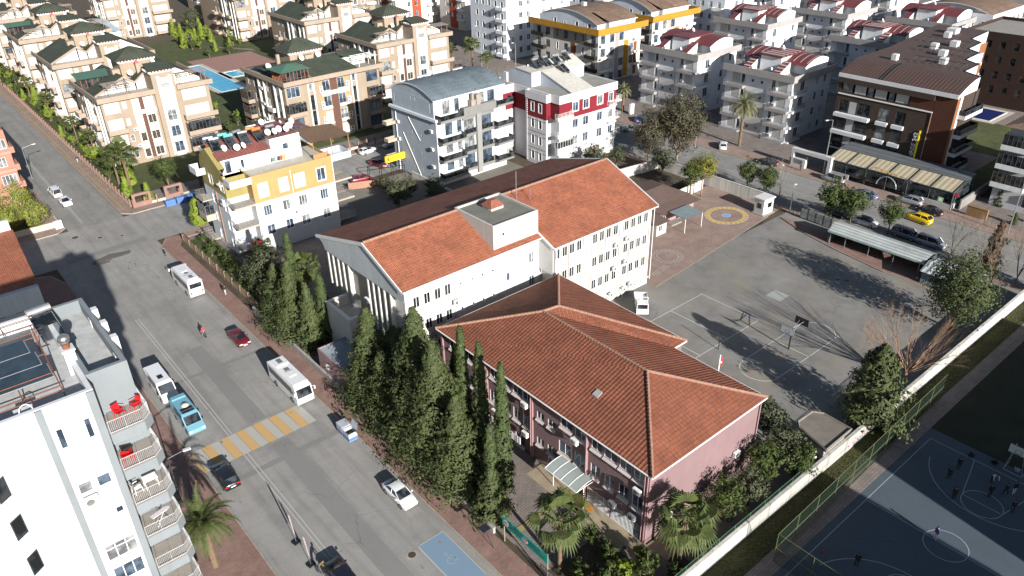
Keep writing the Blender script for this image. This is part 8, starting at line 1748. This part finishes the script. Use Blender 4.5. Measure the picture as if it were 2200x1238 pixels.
def striped(e, L):
    m = MB(); m.box(0, -.12, 0, L, .12, .55); m.build('base_wall', wallmat('cream_base_wall', (.42, .36, .3), .1), e); n = int(L / 2.2); pst = cached('fpost', lambda: (lambda q: (q.box(-.14, -.16, 0, .14, .16, 1.65), q.mesh('post', [wallmat('brown_post', (.2, .12, .095), .1)]))[1])(MB()))
    rl = MB()
    for z in (.8, 1.1, 1.4): rl.tube((0, 0, z), (L, 0, z), .03, n=4)
    rl.build('rails', pm('brown_rail', (.14, .085, .07), .6, .1), e)
    for i in range(min(n, 99)): put('post', pst, e, (i * 2.2 + .1, 0, 0))
lined('striped_fence', 'long cream fence with brown posts along the upper street', (31.2, 151.2), (31.2, 330), striped); lined('striped_fence', 'cream fence with brown gateways along the side street of the compound', (31.4, 150.4), (44, 150.4), striped); lined('striped_fence', 'cream fence with brown posts in front of the broad green roofed block', (54, 150.6), (122, 150.6), striped)
for x, lb in ((33.2, 'brown framed gateway nearest the street corner'), (39.2, 'second brown framed gateway of the compound')):
    e = empty('gateway', (x, 150.3, 0), 0, lb, 'gate'); m = MB(); m.box(-1.7, -.25, 0, -1.2, .25, 2.3); m.box(1.2, -.25, 0, 1.7, .25, 2.3); m.box(-1.7, -.25, 2.3, 1.7, .25, 2.75); m.box(-1.2, -.2, 0, 1.2, .2, 1.0); m.build('gateway', wallmat('gateway_brown', (.22, .13, .11), .1), e)
def wood(e, L):
    m = MB(); m.box(0, -.12, 0, L, .12, .5); m.build('base_wall', wallmat('stone_base', (.2, .15, .11), .3), e); m = MB()
    for i in range(int(L / .5)): m.box(i * .5, -.03, .5, i * .5 + .35, .03, 1.3 + .1 * (i % 3))
    m.build('pickets', pm('weathered_wood', (.18, .125, .08), .9, .3, 3), e); m = MB()
    for i in range(int(L / 3) + 1): m.box(i * 3 - .12, -.14, 0, i * 3 + .12, .14, 1.55)
    m.build('posts', wallmat('stone_base', (.2, .15, .11)), e)
lined('garden_fence', 'weathered timber garden fence along the red pavement below the yellow block', (33.3, 99.0), (33.3, 129), wood)
def mesh_fence(h, posts=4.0, rails=2, braces=True, net=None):
    def f(e, L):
        m = MB()
        for i in range(int(L / posts) + 1):
            m.tube((i * posts, 0, 0), (i * posts, 0, h), .035, n=5)
            if braces and i * posts + posts <= L: m.tube((i * posts, 0, 0), (i * posts, 0, h), .03, n=4)
        for k in range(rails + 1): m.tube((0, 0, .05 + (h - .05) * k / rails), (L, 0, .05 + (h - .05) * k / rails), .028, n=5)
        m.build('frame', yelf if net is None else net, e); w = MB(); w.poly([(0, 0, 0), (L, 0, 0), (L, 0, h), (0, 0, h)]); w.build('netting', MATS['fence_netting'], e)
    return f
mm, n, l, bs = newmat('fence_netting'); bs.inputs['Base Color'].default_value = (.012, .03, .02, 1); tr_ = n.new('ShaderNodeBsdfTransparent'); ms_ = n.new('ShaderNodeMixShader'); ms_.inputs[0].default_value = .3; l.new(tr_.outputs[0], ms_.inputs[1]); l.new(bs.outputs[0], ms_.inputs[2]); l.new(ms_.outputs[0], n['Material Output'].inputs[0]); MATS['fence_netting'] = mm
lined('court_fence', 'tall green mesh fence with yellow rails along the dark sports court', (49.8, 23.1), (85.6, 23.9), mesh_fence(3.6, 3.6)); lined('court_fence', 'green mesh fence at the near end of the sports court', (49.8, 23.1), (49.8, 2), mesh_fence(3.6, 3.6))
lined('school_railing', 'dark railing with green panels before the school gate', (32.4, 36.0), (32.4, 24.5), mesh_fence(1.7, 2.5, 2, False, blackm)); lined('wall_top_fence', 'thin green railing on top of the yard wall beside the fan palm', (39, 26.75), (62, 26.75), mesh_fence(2.6, 2.4, 2, False, grnf))
# school sign
e = empty('school_sign', (32.5, 41.5, 0), 0, 'long green school name board with two round emblems on poles at the gate', 'sign')
m = MB(); m.box(-.05, -6.3, 2.3, .05, 0, 3.35); o = m.build('board', pm('sign_green', (.0, .2, .17), .4, .04), e)
for y0 in (-.55, -3.3):
    m = MB(); m.lathe((-.06, y0, 2.85), [(0, 0), (.36, 0), (.38, .02)], 24, 0, 'x'); m.build('emblem', pm('emblem_white', (.5, .5, .52), .4, 0), o); m = MB(); m.lathe((-.066, y0, 2.85), [(.18, 0), (.27, 0)], 20, 0, 'x'); m.lathe((-.066, y0, 2.85), [(0, 0), (.1, 0)], 16, 0, 'x'); m.build('emblem_mark', pm('emblem_red', (.4, .05, .06), .4, 0), o)
dkt = pm('sign_dark_text', (.0, .05, .05), .5, 0)
text('lettering', 'T.C. MURATPAŞA\nİLKOKULU', .36, dkt, o, (-.07, -1.0, 3.0), (R(90), 0, R(-90)), .005); text('lettering', 'ANTALYA\nORTAOKULU', .36, dkt, o, (-.07, -3.8, 3.0), (R(90), 0, R(-90)), .005)
m = MB()
for y0 in (-.1, -6.2): m.tube((.1, y0, 0), (.1, y0, 3.4), .06, n=6)
m.build('posts', pm('sign_post', (.2, .2, .14), .7, .2), e)
e = empty('notice_board', (31.2, 41.3, 0), 0, 'dark square notice board on a leaning pole at the bottom edge', 'sign'); m = MB(); m.tube((0, 0, 0), (-.3, 1.0, 2.2), .03, n=5); m.build('pole', blackm, e); m = MB(); m.box(-.75, .55, 2.2, .15, 1.4, 2.25); m.build('panel', pm('panel_dark', (.02, .022, .03), .4, 0), e)
def lamp(x, y, h, deg, label, arm=2.0, mat=None):
    e = empty('street_lamp', (x, y, 0), R(deg), label, 'street lamp', 'street lamps'); m = MB(); m.tube((0, 0, 0), (0, 0, h), .11, .06, 8); m.build('pole', mat or metal, e); m = MB(); m.tube((0, 0, h), (arm, 0, h + .35), .05, .04, 6); m.build('arm', mat or metal, e); m = MB(); m.box(arm - .1, -.16, h + .28, arm + .65, .16, h + .42); m.build('lamp_head', pm('lamp_white', (.45, .46, .47), .4, 0), e)
lamp(20.4, 181.4, 6.6, 5, 'grey street lamp at the left kerb of the upper street'); lamp(141.0, 71.9, 11.2, 175, 'tall white street lamp in front of the pavilion', 1.8); lamp(138.8, 36.6, 13.4, 175, 'tall street lamp at the right edge pavement', 1.8); lamp(123.2, 70.4, 6.5, 60, 'lamp post behind the guard booth', .4); lamp(10.6, 66.5, 6.6, -10, 'street lamp beside the large palm, lower left', 1.6, darkfr); lamp(119.9, 66.0, 5, 0, 'white gate post by the guard booth', .1)
lamp(133.0, 97.6, 5.5, 30, 'short flood light post on the right street', .4); lamp(147, 190, 12, 180, 'tall pole among the palms at the top centre', 1.5); lamp(142, 168, 11, 180, 'thin lamp post above the red and white block', .8)
# bins
e = empty('waste_bins', (29.0, 65.2, 0), R(-90), 'grey and blue street waste containers at the kerb beyond the crossing', 'bin'); blu_ = pm('bin_blue', (.06, .13, .34), .6, .15); gry_ = pm('bin_grey', (.33, .36, .4), .5, .15, 2)
for i, x0 in enumerate((-1.4, .1)):
    m = MB(); m.box(x0, -.55, .15, x0 + 1.3, .55, 1.25, 0, 't'); m.box(x0 + .06, -.49, .6, x0 + 1.24, .49, .62, 1); 
    if not i: m.box(x0 - .03, -.58, 1.25, x0 + 1.33, .58, 1.34, 2)
    else: m.poly([(x0, .55, 1.25), (x0 + 1.3, .55, 1.25), (x0 + 1.3, .75, 2.2), (x0, .75, 2.2)], 2)
    m.box(x0 - .012, -.56, .2, x0 + 1.312, .56, .62, 3, 'tb'); m.build('bin_body', [gry_, blackm, gry_, blu_], e)
for x, y in ((37.2, 146.8), (39.3, 146.9), (41.4, 147.0)):
    e = empty('waste_bin', (x, y, 0), 0, {37.2: 'blue waste container at the street corner end of the row of three', 39.3: 'middle blue waste container of the three by the gateway', 41.4: 'blue waste container farthest from the street corner'}[x], 'bin', 'blue waste containers'); m = MB(); m.box(-.9, -.5, .1, .9, .5, 1.1); m.build('bin_body', blu_, e); m = MB(); m.box(-.93, -.53, 1.1, .93, .53, 1.2); m.build('lid', pm('bin_blue_lid', (.08, .2, .42), .5, .1), e)
for x, y, lb, h_ in ((18.4, 150.1, 'white utility cabinet on the corner of the cream wall', 1.3), (143.6, 125.6, 'white utility cabinet beside the small palm', 2.4)):
    e = empty('utility_cabinet', (x, y, .1), 0, lb, 'cabinet'); m = MB(); m.box(-.6, -.3, 0, .6, .3, h_); m.box(-.64, -.34, h_, .64, .34, h_ + .08); m.build('cabinet', wp, e); m = MB(); m.box(-.02, -.31, .1, .02, -.3, h_ - .1); m.build('door_gap', blackm, e)
# banner poles on the pavement edge
def feather(x, y, label):
    e = empty('banner_pole', (x, y, 0), .2, label, 'banner pole', 'banner poles'); m = MB(); m.box(-.35, -.3, 0, .35, .3, .12); m.build('base', blackm, e); m = MB(); m.tube((0, 0, .1), (-.12, .3, 3.7), .025, n=5); m.build('pole', metal, e); m = MB(); m.poly([(0, .1, 1.0), (.05, .0, 1.1), (-.02, .14, 3.4), (-.12, .3, 3.65)]); m.build('banner', pm('banner_cloth', (.3, .24, .25), .9, .3, 6), e)
feather(17.3, 54.6, 'slim furled banner on a square black base by the kerb'); feather(17.1, 51.2, 'slim furled banner at the bottom edge of the street')
# hoops
def board(e, x, y0, y1, z0, z1, mat, sq=True):
    m = MB(); m.box(x - .02, y0, z0, x + .02, y1, z1, 0)
    yc = (y0 + y1) / 2; s = -1
    for a in ((y0, z0, y1, z0 + .04), (y0, z1 - .04, y1, z1), (y0, z0, y0 + .04, z1), (y1 - .04, z0, y1, z1), (yc - .3, z0 + .15, yc + .3, z0 + .19), (yc - .3, z0 + .56, yc + .3, z0 + .6), (yc - .3, z0 + .15, yc - .26, z0 + .6), (yc + .26, z0 + .15, yc + .3, z0 + .6)): m.box(x - .026, a[0], a[1], x - .021, a[2], a[3], 1)
    b_ = m.build('backboard', [mat, blackm], e); m = MB()
    for k in range(14): a0, a1 = 2 * PI * k / 14, 2 * PI * (k + 1) / 14; m.tube((x - .28 + .23 * math.cos(a0), yc + .23 * math.sin(a0), z0 + .12), (x - .28 + .23 * math.cos(a1), yc + .23 * math.sin(a1), z0 + .12), .018, n=4)
    m.build('rim', pm('hoop_rim', (.1, .03, .02), .5, 0), b_)
e = empty('basketball_hoop', (81.5, 41.7, 0), 0, 'double sided basketball hoop with black post in the schoolyard', 'basketball hoop'); m = MB(); m.tube((0, 0, 0), (0, 0, 3.3), .1, n=8); m.build('post', blackm, e)
m = MB()
for dy in (-.3, .3):
    for sx in (-1.15, 2.1): m.tube((0, 0, 3.25), (sx, dy, 3.5), .04, n=5)
m.tube((0, 0, 2.6), (2.0, 0, 3.2), .04, n=5); m.build('arm', metal, e); board(e, -1.2, -.95, .95, 2.9, 3.95, pm('board_grey', (.36, .38, .4), .5, .05)); board(e, 2.15, -.95, .95, 2.9, 3.95, pm('board_dark', (.02, .02, .022), .5, 0))
e = empty('basketball_hoop', (78.6, 13.3, 0), 0, 'basketball hoop with wide white backboard on the dark sports court', 'basketball hoop'); m = MB()
for s in (-1, 1): m.tube((1.6, s * .9, 0), (1.5, s * .8, 2.6), .05, n=5); m.tube((1.5, s * .8, 2.6), (-.7, s * .5, 3.2), .05, n=5); m.tube((1.6, s * .9, 0), (-.1, s * .7, 2.9), .04, n=5); m.tube((-.1, s * .9, .05), (1.6, s * .9, .05), .05, n=5)
m.tube((-.1, -.9, .05), (-.1, .9, .05), .05, n=5); m.tube((-.1, -.9, .05), (-.4, -.5, 2.9), .04, n=5); m.tube((-.1, .9, .05), (-.4, .5, 2.9), .04, n=5); m.build('frame', pm('pale_frame', (.22, .24, .26), .5, .05), e); board(e, -.8, -.95, .95, 2.9, 3.95, pm('board_white', (.5, .52, .52), .5, .04))
e = empty('net_post', (74.6, 47.8, 0), 0, 'short black net post on the schoolyard line', 'post'); m = MB(); m.tube((0, 0, 0), (.1, 0, 2.7), .06, n=6); m.build('post', blackm, e)
e = empty('flagpole', (69.2, 43.9, 0), 0, 'white flagpole with a red and white flag behind the pink roof', 'flagpole'); m = MB(); m.tube((0, 0, 0), (0, 0, 3.6), .07, n=8); m.build('pole', wp, e); m = MB(); m.poly([(.05, .02, 3.3), (.32, -.2, 3.1), (.3, -.2, 1.9), (.06, .02, 2.0)]); o = m.build('flag', pm('flag_red', (.55, .02, .03), .8, .05), e); m = MB(); m.poly([(.12, -.05, 2.6), (.26, -.16, 2.55), (.26, -.16, 2.3), (.12, -.05, 2.35)]); m.build('crescent', wp, o)
# kindergarten sheds in the yard
K = Bld('kindergarten', 'low white kindergarten building with brown felt roofs and a porch in the playground', 0, 0, cat='school')
kw = wallmat('kinder_wall', (.42, .40, .36), .1); bf = wallmat('brown_felt_roof', (.125, .085, .072), .15)
K.mass(98.6, 107.8, 80.2, 88.5, 0, 2.7, kw, roof=False); K.mass(98.0, 107.4, 77.9, 80.2, 0, 2.4, wallmat('kinder_pink', (.3, .19, .19), .15), S=[(98.8, .8, .9, 1.2, '2'), (102.6, .1, .9, 2.0, '1k'), (104.6, .8, 1.2, 1.2, '2')], roof=False); K.mass(94.6, 97.2, 75.6, 80, 0, 2.2, kw, S=[(95.2, .7, .9, 1.1, '2')], roof=False)
m = MB(); m.poly([(98.2, 80.0, 2.85), (108.4, 79.6, 2.85), (106.4, 84.6, 3.6), (99.8, 84.6, 3.6)]); m.poly([(98.2, 80.0, 2.85), (99.8, 84.6, 3.6), (99.8, 89, 2.8), (98.0, 89, 2.8)]); m.poly([(99.8, 84.6, 3.6), (106.4, 84.6, 3.6), (108.4, 89, 2.8), (99.8, 89, 2.8)]); m.poly([(106.4, 84.6, 3.6), (108.4, 79.6, 2.85), (108.4, 89, 2.8)])
m.poly([(97.6, 77.0, 2.5), (108.3, 77.0, 2.5), (108.3, 80.1, 2.8), (97.6, 80.1, 2.8)]); m.poly([(94.2, 75.1, 2.3), (97.6, 75.1, 2.3), (97.6, 80.4, 2.7), (94.2, 80.4, 2.7)]); m.build('roof', bf, K.e)
m = MB(); m.poly([(99.2, 73.2, 2.7), (103.7, 73.0, 2.7), (104.3, 76.9, 2.75), (99.3, 77.0, 2.75)]); m.poly([(99.2, 73.2, 2.62), (103.7, 73.0, 2.62), (104.3, 76.9, 2.67), (99.3, 77.0, 2.67)])
for p in ((99.3, 73.3), (103.6, 73.1)): m.tube((p[0], p[1], 0), (p[0], p[1], 2.65), .06, n=6, mi=1)
m.build('porch_roof', [wallmat('blue_grey_sheet', (.17, .21, .22), .15), trimw], K.e); m = MB(); m.box(99.6, 76.4, 0, 102.4, 77.9, .25); m.build('steps', conc, K.e); K.ac('S', 77.8, 98.6, .3); K.done()
e = empty('guard_booth', (116.4, 69.2, 0), R(-4), 'white guard booth with windows at the playground corner', 'booth'); m = MB(); m.box(-1.3, -.9, .15, 1.4, 1.1, 2.9); m.box(-1.5, -1.1, 2.9, 1.6, 1.3, 3.15); m.build('cabin', pm('booth_white', (.5, .5, .5), .5, .06), e); m = MB(); m.box(-1.6, -1.2, 0, 1.7, 1.4, .15); m.build('base', conc, e)
m = MB(); m.box(-.2, -.92, 1.3, .9, -.9, 2.2); m.build('window', gld, e); m = MB(); m.box(-1.32, -.4, 1.2, -1.3, .5, 2.2); m.build('window', gld, e)
# corrugated shelter along the yard edge
e = empty('shelter', (0, 0, 0), 0, 'long open shelter with pale corrugated roof along the schoolyard edge', 'shelter'); cor = ribmat('corrugated_roof', (.36, .39, .38), .32, .4, .15, .6, 'Y'); dkc = wallmat('shelter_wall', (.12, .115, .11), .2)
m = MB(); m.poly([(113.4, 39.4, 2.45), (113.4, 55.0, 2.45), (115.6, 55.4, 3.15), (115.6, 39.2, 3.15)]); m.poly([(115.6, 39.2, 3.15), (115.6, 55.4, 3.15), (117.6, 55.4, 2.6), (117.6, 39.2, 2.6)]); m.build('roof', cor, e); m = MB(); m.box(113.3, 39.3, 2.15, 113.42, 55.1, 2.5); m.build('fascia', pm('pale_green_fascia', (.3, .36, .35), .6, .2, 2), e)
m = MB(); m.box(117.3, 39.3, 0, 117.5, 55.2, 2.5); m.box(113.6, 54.8, 0, 117.3, 55.0, 2.4); m.box(113.4, 39.25, 0, 117.3, 39.4, 2.5); m.build('back_wall', dkc, e)  # south end wall added to keep low sun out from under the roof
for y in (40, 44, 48, 52, 54.6): m = MB(); m.tube((113.6, y, 0), (113.6, y, 2.4), .06, n=5); m.build('post', metal, e)
e = empty('shed', (0, 0, 0), 0, 'lower shed with striped corrugated roof at the right end of the shelter', 'shed'); m = MB(); m.poly([(110.6, 31.6, 2.35), (110.6, 38.7, 2.35), (113.6, 38.9, 2.9), (113.6, 31.2, 2.9)]); m.poly([(113.6, 31.2, 2.9), (113.6, 38.9, 2.9), (116.2, 38.9, 2.6), (116.2, 31.2, 2.6)]); m.build('roof', ribmat('striped_corrugated', (.38, .41, .42), .42, .6, .1, .6, 'Y'), e); m = MB(); m.box(111.2, 31.8, 0, 115.9, 38.5, 2.3); m.build('wall', wallmat('shed_blue_grey', (.17, .2, .23), .15), e)
# yard gate
e = empty('yard_gate', (119.3, 65.0, 0), R(-92), 'dark steel yard gate with sheet panels beside the guard booth', 'gate')
m = MB()
for i in range(6): m.tube((i * 1.5, 0, 0), (i * 1.5, 0, 2.3), .06, n=5)
for z in (.1, 1.2, 2.2): m.tube((0, 0, z), (7.5, 0, z), .04, n=5)
m.build('frame', blackm, e); m = MB(); m.box(1.5, -.02, .2, 4.4, .02, 1.9); m.box(4.6, -.02, .2, 7.4, .02, 1.9); m.build('panel', pm('gate_sheet', (.2, .21, .2), .6, .5, 1.5), e)
# flat roofed hut by the yard wall
e = empty('roofed_hut', (66.2, 28.8, 0), 0, 'concrete hut with flat rounded-corner roof beside the yard wall', 'hut'); out = [(-2.4, -2.3), (2.4, -2.5), (2.5, 1.0), (1.7, 1.9), (-.6, 2.1), (-1.4, 1.7)]
out = [(-2.7, -2.4), (2.3, -2.4), (2.5, .9), (1.8, 1.9), (-.9, 2.0), (-1.5, 1.5)]
m = MB(); m.extr(out, 2.95, 3.3); 
for a, c in zip(out, out[1:] + out[:1]): m.tube((a[0], a[1], 3.34), (c[0], c[1], 3.34), .13, n=4)
m.build('roof', asphalt('hut_roof', (.15, .135, .115), .25, .7, .5), e); m = MB(); m.extr([(x * .85, y * .85) for x, y in out], 0, 2.95); m.build('wall', wallmat('hut_wall', (.33, .32, .31), .1), e); m = MB(); m.tube((-2.9, -1.4, 1.9), (-1.6, -1.0, 2.2), .05, n=6); m.lathe((-3.0, -1.5, 1.9), [(0, 0), (.2, 0), (.24, .1), (.1, .2)], 10); m.build('wall_lamp', trimw, e)
# pavilion gate and steel frames
e = empty('gate_portal', (141.3, 70.6, 0), R(90), 'white gate portal with a screen beside the pavilion lamp post', 'gate'); m = MB(); m.box(0, -.5, 0, .7, .5, 3.1); m.box(5.4, -.5, 0, 8.6, .5, 1.9); m.box(0, -.5, 3.1, 8.8, .5, 3.8); m.box(8.2, -.5, 1.9, 8.8, .5, 3.1); m.build('portal', wallmat('portal_white', (.45, .45, .45), .08), e); m = MB(); m.box(6.0, -.52, .8, 8.0, -.5, 1.7) ; m.box(6.0, .5, .8, 8.0, .52, 1.7); m.build('screen', pm('screen_dark', (.1, .11, .13), .3, .1), e)
e = empty('entrance_frame', (72.5, 133.0, 0), R(-20), 'black steel frame over the entrance beside the grey block', 'frame'); m = MB()
for x in (0, 2.4, 4.8, 7.2): m.tube((x, 0, 0), (x, 0, 2.6), .06, n=4); m.tube((x, -2.2, 0), (x, -2.2, 2.6), .06, n=4); m.tube((x, 0, 2.6), (x, -2.2, 2.6), .06, n=4)
m.tube((0, 0, 2.6), (7.2, 0, 2.6), .06, n=4); m.tube((0, -2.2, 2.6), (7.2, -2.2, 2.6), .06, n=4); m.build('frame', blackm, e)
wall('lot_wall', [(66.4, 130.4), (73.2, 127.6)], 1.3, .2, brkm, 'low brick wall of the back lot beside the wine red car'); wall('lot_wall', [(79.6, 105), (79.9, 128)], 1.0, .2, wallw, 'low pale wall between the back lot and the grey block')
e = empty('pedestrian_sign', (140.6, 49.0, 0), 0, 'small green and white sign on a post in front of the pavilion', 'sign'); m = MB(); m.tube((0, 0, 0), (0, 0, 2.2), .03, n=5); m.build('pole', metal, e); m = MB(); m.box(-.04, -.45, 1.5, .04, .45, 2.3, 0); m.box(-.045, -.25, 1.65, -.041, .25, 2.15, 1); m.build('panel', [pm('sign_lime', (.25, .5, .2), .5, 0), wp], e)
e = empty('stop_sign', (141.4, 46.9, 0), 0, 'round red sign at the pavilion corner pillar', 'sign'); m = MB(); m.tube((0, 0, 0), (0, 0, 3.2), .03, n=5); m.build('pole', metal, e); m = MB(); m.lathe((-.03, 0, 3.2), [(0, 0), (.35, 0), (.36, .03)], 18, 0, 'x'); m.build('disc', pm('sign_red', (.45, .02, .05), .5, 0), e)
